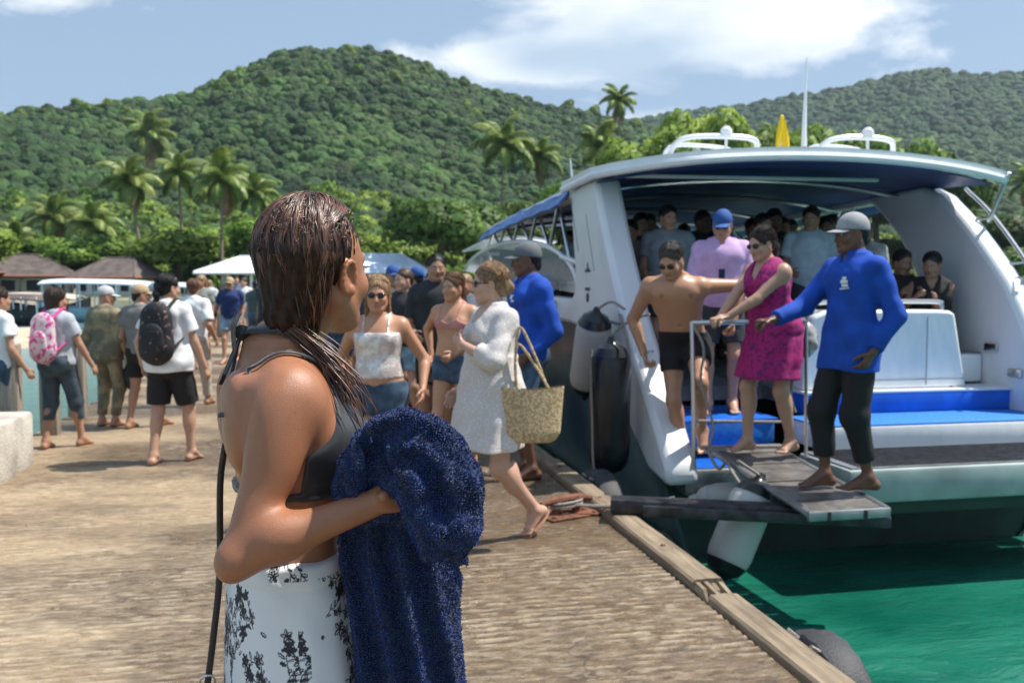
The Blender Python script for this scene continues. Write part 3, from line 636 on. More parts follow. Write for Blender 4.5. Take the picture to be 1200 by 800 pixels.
            for n in 'RL':
                hp, kn, an = B['hip'+n], B['kn'+n], B['an'+n]; lb = 1+(bulk-1)*.6; rt = .09*lb+off; w = o.get('w', 1.0)
                if kind == 'briefs': pr.append(prim_cone(hp+V3(0, 0, .01), lerp(hp, kn, .10), rt*.98, rt*.97, k=.03, end=True, tg='g')); continue
                if kind == 'shorts': pr.append(prim_cone(hp, lerp(hp, kn, L_), rt, rt*(1-.22*L_)*w, k=.03, end=True, tg='g'))
                else:
                    pr.append(prim_cone(hp, kn, rt, .062*w+off, k=.03, tg='g')); pr.append(prim_ell(kn+V3(0, .01, 0), V3(.064, .066, .08)*w, k=.03, tg='g')); pr.append(prim_cone(kn, lerp(kn, an, L_), .060*w+off, (.046*w+off*.8)*o.get('cuff', 1), k=.03, end=True, tg='g'))
            put(nm, pr, m, min(h, .012), post=fold_post(o.get('wr', .005), 24, seed))
        elif kind in ('bikini_top', 'bandeau', 'camisole'):
            t0, t1 = dict(bikini_top=(.655, .80), bandeau=(.66, .82), camisole=(.34, .81))[kind]
            z0, z1 = [B['zc']+t*(B['zn']-B['zc']) for t in (t0, t1)]
            def post(D, X, Y, Z, z0=z0, z1=z1):
                y = Y-B['pel'][1]; xx = np.abs(X-B['nb'][0]); cut = np.maximum(z0-Z, Z-(z1-np.clip(-y, 0, .2)*.35-(0 if kind != 'bikini_top' else np.abs(xx-.075)*.5)))
                strap = np.maximum(np.maximum(np.abs(xx-.085-.0*Z)-.007, z0-Z), -D-.03)
                return np.maximum(D, np.minimum(cut, strap))
            v, f = solidify([p for p in P if p['tg'] in ('torso',) and p['op'] > 0], min(h, .009), off=o.get('off', .006), post=post, lo=B['nb']-V3(.25, .25, .45), hi=B['nb']+V3(.25, .25, .06)); mesh_obj(nm, v*s, f, m, root)
        elif kind == 'cap':
            cr = [prim_ell(q(0, -.014, .042), (.083, .103, .094), k=.01, rot=MT, tg='g')]
            zc_ = q(0, 0, .026); up = M@V3(0, -.12, 1); up = unit(up)
            def post(D, X, Y, Z): return np.maximum(D, -((X-zc_[0])*up[0]+(Y-zc_[1])*up[1]+(Z-zc_[2])*up[2]))
            c_ = put('cap', cr, m, head_h, post=post)
            br = [prim_ell(q(0, .075, .034), (.066, .082, .012), k=.01, rot=(Matrix(MT.tolist())).__copy__() if False else MT, tg='g')]
            def post2(D, X, Y, Z):
                x, y, z = X-H[0], Y-H[1], Z-H[2]; u = M[0, 0]*x+M[1, 0]*y+M[2, 0]*z; v = M[0, 1]*x+M[1, 1]*y+M[2, 1]*z; w = M[0, 2]*x+M[1, 2]*y+M[2, 2]*z
                return np.maximum(np.maximum(np.sqrt((u/.072)**2+((v-.06)/.105)**2)*.08-.08, np.abs(w-(.040-.8*(v-.06)**1*.22-4.5*u*u))-.0032), .05-v)
            put('brim', [prim_ell(q(0, .09, .03), (.09, .09, .05), k=.0, rot=MT, tg='g')], o.get('brim', m), .004, post=lambda D, X, Y, Z: post2(D, X, Y, Z), parent=c_)
        elif kind == 'sunglasses':
            g = [];
            for s2 in (1, -1):
                g.append(prim_ell(q(s2*.031, .0905, .004), (.0265, .0075, .0185), k=.002, rot=MT, tg='g')); g.append(prim_cone(q(s2*.052, .083, .010), q(s2*.076, -.005, .006), .0032, k=.002, tg='g'))
            g.append(prim_cone(q(-.012, .096, .009), q(.012, .096, .009), .003, k=.002, tg='g')); put('sunglasses', g, m, .003)
        elif kind == 'sandals':
            for n in 'RL':
                f_ = B['ft'+n]; up = unit(np.cross(np.cross(f_, V3(0, 0, 1)), f_)); side = np.cross(f_, up); c = B['an'+n]+f_*.052-up*.090
                g = [prim_ell(c, (.046, .135, .011), k=.0, rot=np.array([side, f_, up]), tg='g')]
                b0 = B['an'+n]+f_*.105-up*.048; g.append(prim_cone(b0-side*.040-up*.03, b0+up*.008, .005, k=.004, tg='g')); g.append(prim_cone(b0+side*.040-up*.03, b0+up*.008, .005, k=.004, tg='g'))
                if o.get('t', True): g.append(prim_cone(b0+up*.008, b0+f_*.045-up*.018, .0045, k=.004, tg='g'))
                put('sandal', g, m, .0065)
        elif kind == 'lanyard':
            a = tpoint(B, .62, .0, .135*bulk); mb = MB(); pts = [B['nb']+V3(-.07, .02, .03), B['nb']+V3(-.07, .085, -.06), a+V3(-.01, .005, .02)]; mb.tube([p*s for p in cpath(pts, 5)], .005); pts = [B['nb']+V3(.07, .02, .03), B['nb']+V3(.07, .085, -.06), a+V3(.01, .005, .02)]
            mb.tube([p*s for p in cpath(pts, 5)], .005); mb.box(tuple((a+V3(0, .012, -.04))*s), (.05, .02, .09), bev=.006); mb.build('lanyard', m, root)
        elif kind == 'skirt':
            t_ = o.get('top', .10); hem = o.get('hem', -.30); zr = np.linspace(hem, t_, 8); fl = o.get('flare', 1.0)
            pr = [prim_loft(zr+B['pel'][2], np.interp(zr, [hem, -.05, t_], [.20*fl, .195, .150])*bulk, np.interp(zr, [hem, -.05, t_], [.17*fl, .15, .118])*bulk, B['pel'][0], B['pel'][1], B['ht'], fold=(6, .05, 1), tg='g')]
            put(nm, pr, m, min(h, .012), post=fold_post(.004, 20, seed))
    root['_s'] = s
    del root['_s']
    return root, B, s
# ---------------------------------------------------------------- setting
CY_, SY_ = math.cos(YAW), math.sin(YAW)
def at(lat, dep, z=0.0):
    """metres to the right of / ahead of the camera's spot -> world"""
    return Vector((CY_*lat+SY_*dep, -SY_*lat+CY_*dep, z))
def hd(a): return a+11.8                     # heading measured from the viewing direction -> compass heading
WZ = -0.60                                   # water level
def node_mat(name, build):
    m = bpy.data.materials.new(name); m.use_nodes = True; nt = m.node_tree; build(nt, nt.nodes, nt.links, nt.nodes['Principled BSDF']); return m
def nz(N, L, vec, scale, detail=4, rough=.5, dist=0):
    n = N.new('ShaderNodeTexNoise'); n.inputs['Scale'].default_value = scale; n.inputs['Detail'].default_value = detail; n.inputs['Roughness'].default_value = rough; n.inputs['Distortion'].default_value = dist
    L.new(vec, n.inputs['Vector']); return n.outputs['Fac']
def mpn(N, L, vec, sc):
    n = N.new('ShaderNodeMapping'); n.inputs['Scale'].default_value = sc; L.new(vec, n.inputs['Vector']); return n.outputs[0]
def mrange(N, L, v, a, b, c=0.0, d=1.0):
    n = N.new('ShaderNodeMapRange'); L.new(v, n.inputs[0]); n.inputs[1].default_value = a; n.inputs[2].default_value = b; n.inputs[3].default_value = c; n.inputs[4].default_value = d; return n.outputs[0]
def mixc(N, L, f, a, b, mode='MIX'):
    n = N.new('ShaderNodeMix'); n.data_type = 'RGBA'; n.blend_type = mode
    for s_, v in ((0, f), (6, a), (7, b)):
        if isinstance(v, (int, float)): n.inputs[s_].default_value = v
        elif isinstance(v, tuple): n.inputs[s_].default_value = (*v, 1)
        else: L.new(v, n.inputs[s_])
    return n.outputs[2]
def mth(N, L, op, a, b=0.0):
    n = N.new('ShaderNodeMath'); n.operation = op
    for i, v in enumerate((a, b)):
        if isinstance(v, (int, float)): n.inputs[i].default_value = v
        else: L.new(v, n.inputs[i])
    return n.outputs[0]
def deck_nodes(nt, N, L, b):
    tc = N.new('ShaderNodeTexCoord'); o = tc.outputs['Object']; sep = N.new('ShaderNodeSeparateXYZ'); L.new(o, sep.inputs[0])
    big = nz(N, L, mpn(N, L, o, (.35, .8, 1)), 1.0, 5, .6, .4)
    side = mrange(N, L, sep.outputs[0], -1.9, 1.0, -.06, .26)           # the side by the boats is wetter
    far = mrange(N, L, sep.outputs[1], 7.0, 11.0, 0, .12)
    wet = mrange(N, L, mth(N, L, 'ADD', mth(N, L, 'ADD', big, side), far), .43, .62)
    streak = nz(N, L, mpn(N, L, o, (9, 21, 1)), 1.0, 7, .74, 1.0); st = mrange(N, L, streak, .36, .66)
    fleck = nz(N, L, mpn(N, L, o, (14, 44, 1)), 1.0, 5, .65, .5); fl = mrange(N, L, fleck, .56, .68)
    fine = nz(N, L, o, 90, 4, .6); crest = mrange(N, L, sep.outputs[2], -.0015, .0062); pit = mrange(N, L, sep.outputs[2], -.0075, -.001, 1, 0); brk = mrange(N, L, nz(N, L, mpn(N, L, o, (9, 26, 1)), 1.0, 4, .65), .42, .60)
    dry = mixc(N, L, st, (.26, .18, .10), (.54, .405, .245)); wetc = mixc(N, L, st, (.050, .030, .014), (.215, .135, .062))
    c = mixc(N, L, wet, dry, wetc); c = mixc(N, L, mth(N, L, 'MULTIPLY', fl, .45), c, (.62, .54, .42))  # pale flecks paint the wet ridges' specular glints into the colour
    c = mixc(N, L, mrange(N, L, fine, .3, .7, .0, .35), c, (.12, .08, .05))
    c = mixc(N, L, mth(N, L, 'MULTIPLY', mth(N, L, 'MULTIPLY', crest, brk), .55), c, (.66, .54, .38)); c = mixc(N, L, mth(N, L, 'MULTIPLY', pit, .6), c, (.10, .065, .04))  # ridge crests get a highlight painted in by height; pits are coloured darker
    stain = nz(N, L, mpn(N, L, o, (1, 1.6, 1)), 2.3, 6, .7); c = mixc(N, L, mrange(N, L, stain, .56, .72, 0, .6), c, (.14, .105, .08)); vc = N.new('ShaderNodeTexVoronoi'); vc.feature = 'DISTANCE_TO_EDGE'; vc.inputs['Scale'].default_value = .55; wv = N.new('ShaderNodeVectorMath'); wv.operation = 'ADD'; nn_ = N.new('ShaderNodeTexNoise'); nn_.inputs['Scale'].default_value = 2.5; nn_.inputs['Detail'].default_value = 5; L.new(o, nn_.inputs['Vector']); sc_ = N.new('ShaderNodeVectorMath'); sc_.operation = 'SCALE'; sc_.inputs['Scale'].default_value = .7; L.new(nn_.outputs['Color'], sc_.inputs[0]); L.new(o, wv.inputs[0]); L.new(sc_.outputs[0], wv.inputs[1]); L.new(wv.outputs[0], vc.inputs['Vector']); crk = mrange(N, L, vc.outputs['Distance'], .0, .006, .8, 0); c = mixc(N, L, mth(N, L, 'MULTIPLY', crk, mrange(N, L, big, .40, .55)), c, (.05, .035, .025))
    L.new(c, b.inputs['Base Color'])
    pud = mth(N, L, 'MULTIPLY', mrange(N, L, nz(N, L, mpn(N, L, o, (1.1, .55, 1)), 1.0, 4, .6, .5), .50, .60), wet)
    rr = mth(N, L, 'SUBTRACT', .72, mth(N, L, 'MULTIPLY', wet, mrange(N, L, streak, .35, .6, .28, .52))); rr = mth(N, L, 'SUBTRACT', rr, mth(N, L, 'MULTIPLY', pud, .14)); L.new(rr, b.inputs['Roughness'])
    b.inputs['Specular IOR Level'].default_value = .65
    bp = N.new('ShaderNodeBump'); bp.inputs['Strength'].default_value = .8; bp.inputs['Distance'].default_value = .016
    hsum = mth(N, L, 'ADD', mth(N, L, 'MULTIPLY', streak, 1.3), mth(N, L, 'MULTIPLY', fine, .5)); L.new(hsum, bp.inputs['Height']); L.new(bp.outputs[0], b.inputs['Normal'])
M_DECK = node_mat('wet_concrete', deck_nodes)
def water_nodes(nt, N, L, b):
    tc = N.new('ShaderNodeTexCoord'); o = tc.outputs['Object']; sep = N.new('ShaderNodeSeparateXYZ'); L.new(o, sep.inputs[0])
    n1 = nz(N, L, mpn(N, L, o, (.5, .9, 1)), 1.0, 4, .55)
    c = mixc(N, L, mrange(N, L, n1, .35, .65), (.002, .075, .050), (.018, .17, .115))
    left = mrange(N, L, sep.outputs[0], -2.0, -9.0, 0, 1); c = mixc(N, L, left, c, (.16, .30, .33))   # shallow over pale sand
    far = mrange(N, L, sep.outputs[1], 25, 90, 0, .8); c = mixc(N, L, far, c, (.06, .17, .17))
    L.new(c, b.inputs['Base Color']); b.inputs['Roughness'].default_value = .13; b.inputs['IOR'].default_value = 1.33
    w = nz(N, L, mpn(N, L, o, (1.6, 3.2, 1)), 1.0, 5, .6, .5); w2 = nz(N, L, mpn(N, L, o, (.45, .8, 1)), 1.0, 2, .5)
    bp = N.new('ShaderNodeBump'); bp.inputs['Strength'].default_value = .8; bp.inputs['Distance'].default_value = .06
    L.new(mth(N, L, 'ADD', w, mth(N, L, 'MULTIPLY', w2, 1.5)), bp.inputs['Height']); L.new(bp.outputs[0], b.inputs['Normal'])
M_WATER = node_mat('green_sea_water', water_nodes)
def wood_mat(name, a, b_, along='y', rough=.8):
    def f(nt, N, L, b):
        tc = N.new('ShaderNodeTexCoord'); o = tc.outputs['Object']; sc = {'x': (2, 30, 30), 'y': (30, 2, 30), 'z': (30, 30, 2)}[along]
        n = nz(N, L, mpn(N, L, o, sc), 1.0, 6, .65, .5); n2 = nz(N, L, o, 3.0, 4, .6); c = mixc(N, L, mrange(N, L, n, .3, .7), a, b_); c = mixc(N, L, mrange(N, L, n2, .5, .75, 0, .6), c, tuple(x*.5 for x in a))
        L.new(c, b.inputs['Base Color']); b.inputs['Roughness'].default_value = rough
        bp = N.new('ShaderNodeBump'); bp.inputs['Strength'].default_value = .6; bp.inputs['Distance'].default_value = .008; L.new(n, bp.inputs['Height']); L.new(bp.outputs[0], b.inputs['Normal'])
    return node_mat(name, f)
M_TIMBER = wood_mat('weathered_timber', (.13, .095, .06), (.36, .28, .19)); M_POST = wood_mat('post_wood', (.16, .13, .10), (.42, .36, .29), 'z')
M_CONC = mat('pale_concrete', (.50, .46, .40), .85, var=.25, vscale=3, bump=.4, bscale=40)
M_TYRE = mat('tyre_rubber', (.035, .036, .04), .62, var=.5, vscale=9, bump=.3, bscale=90, col2=(.11, .11, .115), thresh=(.5, .8)); M_RUST = mat('rusty_iron', (.10, .04, .022), .75, var=.5, vscale=18, bump=.5, bscale=60, col2=(.22, .08, .04))
M_WHITE = mat('white_gelcoat', (.80, .82, .84), .28, col2=(.70, .71, .71), thresh=(.5, .8), detail=6, stretch=(1, 1, .35), vscale=3.5, coat=.3, bump=.04, bscale=4); M_WHITE2 = mat('scuffed_gelcoat', (.78, .80, .82), .38, col2=(.62, .64, .66), vscale=2.2, thresh=(.5, .8), detail=7, coat=.2)
M_NAVY = mat('navy_headliner', (.010, .045, .20), .6, var=.3, vscale=3); M_BLUE = mat('blue_deck_paint', (.010, .13, .60), .38, var=.15, vscale=5, bump=.1, bscale=150)
M_BLUEDK = mat('bright_blue_carpet', (.02, .19, .62), .75, var=.2, vscale=30, bump=.3, bscale=300); M_CANVAS = mat('blue_canvas', (.05, .14, .36), .7, var=.25, vscale=2, bump=.2, bscale=8)
M_HULL = mat('dark_teal_hull', (.030, .055, .075), .3, col2=(.10, .15, .17), vscale=1.6, thresh=(.45, .8), detail=7, coat=.4); M_STEEL = mat('stainless_steel', (.66, .67, .69), .28, 1.0, bump=.05, bscale=50)
M_GREY = mat('grey_nonslip', (.17, .18, .20), .55, var=.3, vscale=9, bump=.6, bscale=160); M_DKMET = mat('dark_ramp_metal', (.045, .045, .05), .42, .4, var=.5, vscale=12, bump=.3, bscale=60); M_FENDW = mat('white_fender_vinyl', (.50, .50, .48), .4, var=.15, vscale=5, col2=(.42, .40, .37), thresh=(.55, .85))
M_FENDB = mat('black_fender_vinyl', (.014, .016, .020), .28, var=.4, vscale=6); M_ROPE = mat('rope', (.30, .27, .24), .9, var=.3, vscale=90, bump=.8, bscale=200); M_SEAT = mat('dark_vinyl_seat', (.03, .035, .05), .6)
M_ALU = mat('brushed_aluminium', (.45, .46, .47), .45, .85, col2=(.26, .27, .27), vscale=5, bump=.1, bscale=60); M_GREENH = mat('green_antifouling', (.008, .045, .034), .5, var=.35, vscale=3, col2=(.005, .018, .014))
# pier -----------------------------------------------------------
def build_pier():
    XL, XR = -2.80, 1.80
    nx, ny = 84, 900; xs = np.linspace(XL, XR, nx+1); ys = np.linspace(-1.6, 9.4, ny+1); X, Y = np.meshgrid(xs, ys, indexing='ij')
    yy = Y+.03*snoise(X*1.1, Y*.5, 0, 5)+.010*snoise(X*4, Y*2, 0, 6)
    Z = .0055*np.sin(2*np.pi*yy/.062+1.1*snoise(X*.8, Y*2.4, 0, 7))*(0.45+.8*snoise(X*3.3, Y*5, 0, 8))+.0026*snoise(X*24, Y*44, 0, 9)+.0035*snoise(X*.9, Y*1.3, 0, 10)
    for yj in (5.2, 8.95): Z -= .010*np.exp(-((Y-yj-.01*snoise(X*3, 0, 0, 4))/.009)**2)
    edge = np.minimum(np.minimum(Y+1.6, 9.4-Y)/.3, 1); Z = Z*np.clip(edge, 0, 1)
    v = np.stack([X, Y, Z], -1).reshape(-1, 3); I = (np.arange(nx)[:, None]*(ny+1)+np.arange(ny)[None, :]).ravel(); f = np.stack([I, I+ny+1, I+ny+2, I+1], 1)
    o = mesh_obj('pier_deck', v, f, M_DECK); tag(o, kind='structure')
    mb = MB(); mb.add([(XL, 9.4, 0), (XR, 9.4, 0), (XR, 62, 0), (XL, 62, 0)], [(0, 1, 2, 3)]); mb.add([(XL, -1.6, 0), (XR, -1.6, 0), (XR, -6, 0), (XL, -6, 0)], [(3, 2, 1, 0)])
    o = mb.build('pier_deck', M_DECK, auto=False); tag(o, kind='structure')
    mb = MB(); mb.box(((XL+XR)/2-.0, 28, -.33), (XR-XL-.01, 68, .64)); w = mb.build('pier_slab', M_CONC); tag(w, kind='structure')
    mb = MB()
    for y in range(0, 62, 6):
        for x in (-2.3, 1.3): mb.lathe((x, y, -3.4), [(.22, 0), (.22, 2.8)], 12)
    tag(mb.build('pier_piles', M_CONC), kind='structure')
    # edge timbers, each one a piece
    t = thing('pier_edge_timbers', 'weathered timber kerb beams along the pier edge beside the boat, one end split', 'kerb', (1.89, 4, 0))
    def timber(y0, y1, x0, x1, z1, broken=False, seed=0):
        n = max(int((y1-y0)/.12), 4); P = []; r = np.random.RandomState(seed)
        for i in range(n+1):
            y = y0+(y1-y0)*i/n; e = .006*snoise(y*6, 1, 0, seed+1); e2 = .007*snoise(y*5, 3, 0, seed+2)
            P.append([(x0+e*.6, y, -.22), (x0+e*.5, y, z1-.012+e2*.4), (x0+.012+e, y, z1+e2*.5), ((x0+x1)/2, y, z1+.003+e2*.6), (x1-.022+e2, y, z1+e*.5), (x1+e2, y, z1-.028), (x1+e2*.7, y, -.22)])
        v = [p for r_ in P for p in r_]; k = 7; f = [(i*k+j, i*k+(j+1) % k, (i+1)*k+(j+1) % k, (i+1)*k+j) for i in range(n) for j in range(k)]; f += [tuple(range(k)), tuple(n*k+j for j in range(k-1, -1, -1))]
        mb = MB(); mb.add([(p[0]-1.89, p[1]-4, p[2]) for p in v], f); return mb.build('timber', M_TIMBER, t)
    timber(-1.6, 1.1, 1.815, 1.985, .030, seed=1); timber(1.13, 4.12, 1.82, 1.985, .034, seed=2)
    timber(4.30, 7.55, 1.815, 1.99, .052, seed=3)
    for j, (xa, yb) in enumerate(((1.822, 4.19), (1.866, 4.12), (1.905, 4.22), (1.945, 4.15))):       # splintered end
        mb = MB(); mb.tube([(xa+.018-1.89, 4.36-4, .008), (xa+.02-1.89, yb-4+.03, .002-.008*j), (xa+.024-1.89, yb-4, -.03-.01*j)], [.024, .020, .006], 6, flat=1.8); mb.build('splinter', M_TIMBER, t)
    for j in range(12): timber(7.58+j*4.02, 11.56+j*4.02, 1.815+.006*(j % 2), 1.985, .040+.004*(j % 3), seed=10+j)
    for y in (1.5, 2.9, 4.9, 6.1, 7.2, 8.4): mb = MB(); mb.lathe((0.0, y-4, .045), [(.018, 0), (.018, .012), (.010, .018)], 6); mb.build('bolt', M_RUST, t)
    # left edge: low concrete blocks then weathered posts
    for j, (y, l, lab) in enumerate(((6.25, 1.15, 'pale concrete kerb block at the near left edge, cut by the frame'), (7.62, 1.2, 'pale concrete kerb block in front of the woman with the pink backpack'))):
        mb = MB(); mb.box((0, 0, .215), (.34, l, .47), bev=.03); o = mb.build('concrete_block', M_CONC); o.location = (-2.50, y+.25, .002); tag(o, lab, 'kerb block', 'concrete blocks along the left edge of the pier')
    pl = ['weathered post on the left pier edge right behind the pink backpack', 'weathered post between the pink backpack woman and the figure in olive', 'weathered post behind the legs of the figure in olive', 'weathered post just left of the black floral backpack', 'weathered post behind the man in white', 'weathered post left of the man in the navy tee']
    for j, y in enumerate((8.9, 10.1, 11.2, 12.6, 14.3, 16.2)):
        mb = MB(); w = .15+.03*((j*7) % 3)/2; pts = [(0, 0, 0), (.01*math.sin(j), .01, .5), (.015*math.cos(j), 0, 1.0+.05*math.sin(j*2))]
        mb.box((0, 0, .49), (w, w, 1.0+.08*math.sin(j*2.3)), bev=.02, ry=R(1.5*math.sin(j*3))); o = mb.build('pier_post', M_POST); o.location = (-2.62, y, 0); tag(o, pl[j], 'post', 'posts along the left edge of the pier')
        if j % 2 == 0:
            mb = MB(); mb.tube([(w/2+.004, -w/2, .8), (w/2+.006, w/2, .8)], .006); mb.build('iron_band', M_RUST, o)
    for j, y in enumerate(range(19, 60, 4)):
        mb = MB(); mb.box((0, 0, .49), (.18, .18, 1.0), bev=.02); o = mb.build('pier_post', M_POST); o.location = (-2.62, y, 0); tag(o, 'weathered post farther along the left pier edge, behind the crowd', 'post', 'far posts along the left edge of the pier')
build_pier()
o = mesh_obj('water', [(-1500, -300, WZ), (2500, -300, WZ), (2500, 2500, WZ), (-1500, 2500, WZ)], [(0, 1, 2, 3)], M_WATER, smooth=False); tag(o, kind='structure')
o = mesh_obj('seabed', [(-1500, -300, -4.5), (2500, -300, -4.5), (2500, 2500, -4.5), (-1500, 2500, -4.5)], [(0, 1, 2, 3)], mat('seabed_sand', (.2, .2, .15), .9), smooth=False); tag(o, kind='structure')
def tyre(y, x=2.10, z=-.27, r=.33, lab='', lean=0.0):
    mb = MB(); n, k = 40, 14; vs = []; fs = []
    for i in range(n):
        a = 2*math.pi*i/n; kk = .010 if i % 2 else 0
        for j in range(k):
            b = 2*math.pi*j/k; w = .10*math.copysign(abs(math.cos(b))**.7, math.cos(b)); rr = r-.075+.075*math.copysign(abs(math.sin(b))**.8, math.sin(b))+(kk if math.sin(b) > .6 else 0)
            vs.append((w, rr*math.cos(a), rr*math.sin(a)))
    fs = [(i*k+j, i*k+(j+1) % k, ((i+1) % n)*k+(j+1) % k, ((i+1) % n)*k+j) for i in range(n) for j in range(k)]
    mb.add(vs, fs); t = thing('tyre_fender', lab, 'tyre', (x, y, z), 0, 'old tyres hung on the pier side as fenders'); mb.build('tyre', M_TYRE, t, auto=True)
    mb = MB(); mb.tube(cpath([(-.12, .10, .33), (-.02, .03, .24), (0, .01, r-.15), (0, -.02, r-.18), (-.03, -.07, .26), (-.12, -.10, .33)], 5), .010, 6); mb.build('hanging_rope', M_ROPE, t)
tyre(3.55, lab='old black tyre hanging off the pier edge in the near right corner', z=-.30); tyre(5.55, lab='old tyre hanging below the gangplank end', z=-.36, r=.30); tyre(6.75, lab='old tyre hung on the pier side beside the black fender', z=-.26, r=.36)
tyre(10.2, lab='old tyre on the pier side behind the white fender', z=-.3)
# mooring cleat
t = thing('mooring_cleat', 'rusty iron mooring cleat bolted on a plate at the pier edge with rope made fast', 'cleat', at(.36, 6.10, 0), R(20))
mb = MB(); mb.box((0, 0, .008), (.40, .26, .014), bev=.004); mb.build('base_plate', M_RUST, t)
mb = MB(); mb.lathe((-.08, 0, .012), [(.035, 0), (.028, .05), (.04, .09)], 12); mb.lathe((.08, 0, .012), [(.035, 0), (.028, .05), (.04, .09)], 12); mb.tube([(-.20, 0, .09), (-.1, 0, .105), (.1, 0, .105), (.20, 0, .09)], [.018, .028, .028, .018], 10); mb.build('horns', M_RUST, t)
for sx, sy in ((-.16, -.09), (.16, -.09), (-.16, .09), (.16, .09)): mb = MB(); mb.lathe((sx, sy, .014), [(.016, 0), (.016, .01), (.008, .014)], 6); mb.build('bolt', M_RUST, t)
mb = MB()
coil = [(.09*math.cos(a)*1.3, .05*math.sin(a), .045+.004*a) for a in np.linspace(0, 12.5, 50)]; mb.tube(coil, .011, 6); mb.build('rope_turns', M_ROPE, t)
c0 = at(.40, 6.08, .07); c1 = Vector((2.06, 5.72, .085))
mb = MB(); mb.tube(cpath([tuple(c0), tuple((c0+c1)/2+Vector((0, 0, -.01))), tuple(c1), (2.25, 5.64, .14)], 6), .012, 6); o = mb.build('mooring_line', M_ROPE); tag(o, 'pale mooring rope running from the rusty cleat to the gangplank end', 'rope')
# terrain ---------------------------------------------------------
H1 = [(-900, 90), (-500, 112), (-200, 132), (0, 131), (50, 128), (100, 127), (150, 121), (200, 118), (240, 106), (270, 91), (300, 84), (330, 71), (355, 63), (400, 61), (440, 64), (480, 76), (520, 91), (560, 106), (600, 116), (650, 131), (700, 137), (760, 146), (830, 170), (950, 205), (1100, 225), (1300, 228), (2200, 235)]
H2 = [(-900, 330), (300, 330), (600, 200), (700, 150), (800, 132), (850, 128), (900, 122), (950, 112), (1000, 101), (1050, 90), (1085, 85), (1130, 89), (1200, 88), (1300, 100), (1500, 120), (2200, 170)]
def az_px(az): return 600+1100*np.tan(np.clip(az-YAW, -1.2, 1.2))
def terrain_h(az, r):
    px = az_px(az); dep = np.maximum(np.cos(az-YAW), .35)*r
    y1 = np.interp(px, *zip(*H1)); y2 = np.interp(px, *zip(*H2)); r1 = 430+60*np.sin(az*3); r2 = 1080.
    h1 = (330-y1-9)/1100*np.maximum(np.cos(az-YAW), .35)*r1; h2 = (330-y2-8)/1100*np.maximum(np.cos(az-YAW), .35)*r2
    t = np.clip((r-165)/(r1-165), 0, 1); s1 = t**1.25*(1-.0*t); s1 = np.where(r > r1, np.clip(1-((r-r1)/330)**2*.8, 0, 1), s1)
    t2 = np.clip((r-540)/(r2-540), 0, 1); s2 = np.where(r > r2, np.clip(1-((r-r2)/600)**2, 0, 1), t2**1.1)
    x, y = r*np.sin(az), r*np.cos(az)
    bump = snoise(x*.018, y*.018, 0, 21)*np.clip((r-180)/200, 0, 1)*(6+r*.006)*np.where(r > r1-60, .35, 1)
    gully = np.abs(snoise(x*.009, y*.009, 0, 23))*np.clip((r-200)/150, 0, 1)*np.clip((r1-20-r)/120, 0, 1)*14
    h = np.maximum(h1*s1, h2*s2)+bump-gully
    shore = np.interp(px, [-900, 520, 700, 1000, 1100, 2200], [62, 62, 70, 110, 135, 170])
    lo = np.clip((r-shore)/8, 0, 1)*2.2-2.0; lo = np.where(r > shore+8, .2+(r-shore-8)*.006, lo); w = np.clip((r-150)/60, 0, 1)
    return np.where(r < 150, lo, lo*(1-w)+w*np.maximum(h, lo))
M_FLOOR = mat('forest_floor', (.030, .050, .018), .9, var=.5, vscale=.08, col2=(.06, .075, .03)); M_GRAV = mat('dry_shore_ground', (.30, .26, .19), .9, col2=(.12, .13, .07), vscale=.12, thresh=(.4, .6), bump=.3, bscale=3)
def build_terrain():
    az = np.linspace(R(-75), R(100), 240); rr = np.concatenate([np.linspace(50, 200, 60), np.geomspace(205, 2300, 90)]); A, Q = np.meshgrid(az, rr, indexing='ij'); Z = terrain_h(A, Q)
    v = np.stack([Q*np.sin(A), Q*np.cos(A), Z], -1).reshape(-1, 3); m = len(rr); I = (np.arange(len(az)-1)[:, None]*m+np.arange(m-1)[None, :]).ravel(); f = np.stack([I, I+1, I+m+1, I+m], 1)
    o = mesh_obj('ground', v, f, [M_GRAV, M_FLOOR]); tag(o, kind='structure')
    far = (Q[:-1, :-1].ravel() > 82); o.data.polygons.foreach_set('material_index', far.astype(np.int32))
build_terrain()
# the sand bank between the pier and the moored boats
v = []; nx, ny = 40, 14
for i in range(nx+1):
    for j in range(ny+1):
        u, w = i/nx, j/ny; p = at(-34+26.5*u, 30+9*w+2.5*math.sin(u*5), 0); e = math.sin(math.pi*u)**.35*math.sin(math.pi*w)**.6; v.append((p.x, p.y, WZ-.25+.62*e+.04*math.sin(i*1.3+j)))
f = [(i*(ny+1)+j, (i+1)*(ny+1)+j, (i+1)*(ny+1)+j+1, i*(ny+1)+j+1) for i in range(nx) for j in range(ny)]
tag(mesh_obj('sand_bank', v, f, mat('pale_sand', (.55, .45, .32), .9, var=.15, vscale=1.5, bump=.3, bscale=8)), kind='structure')
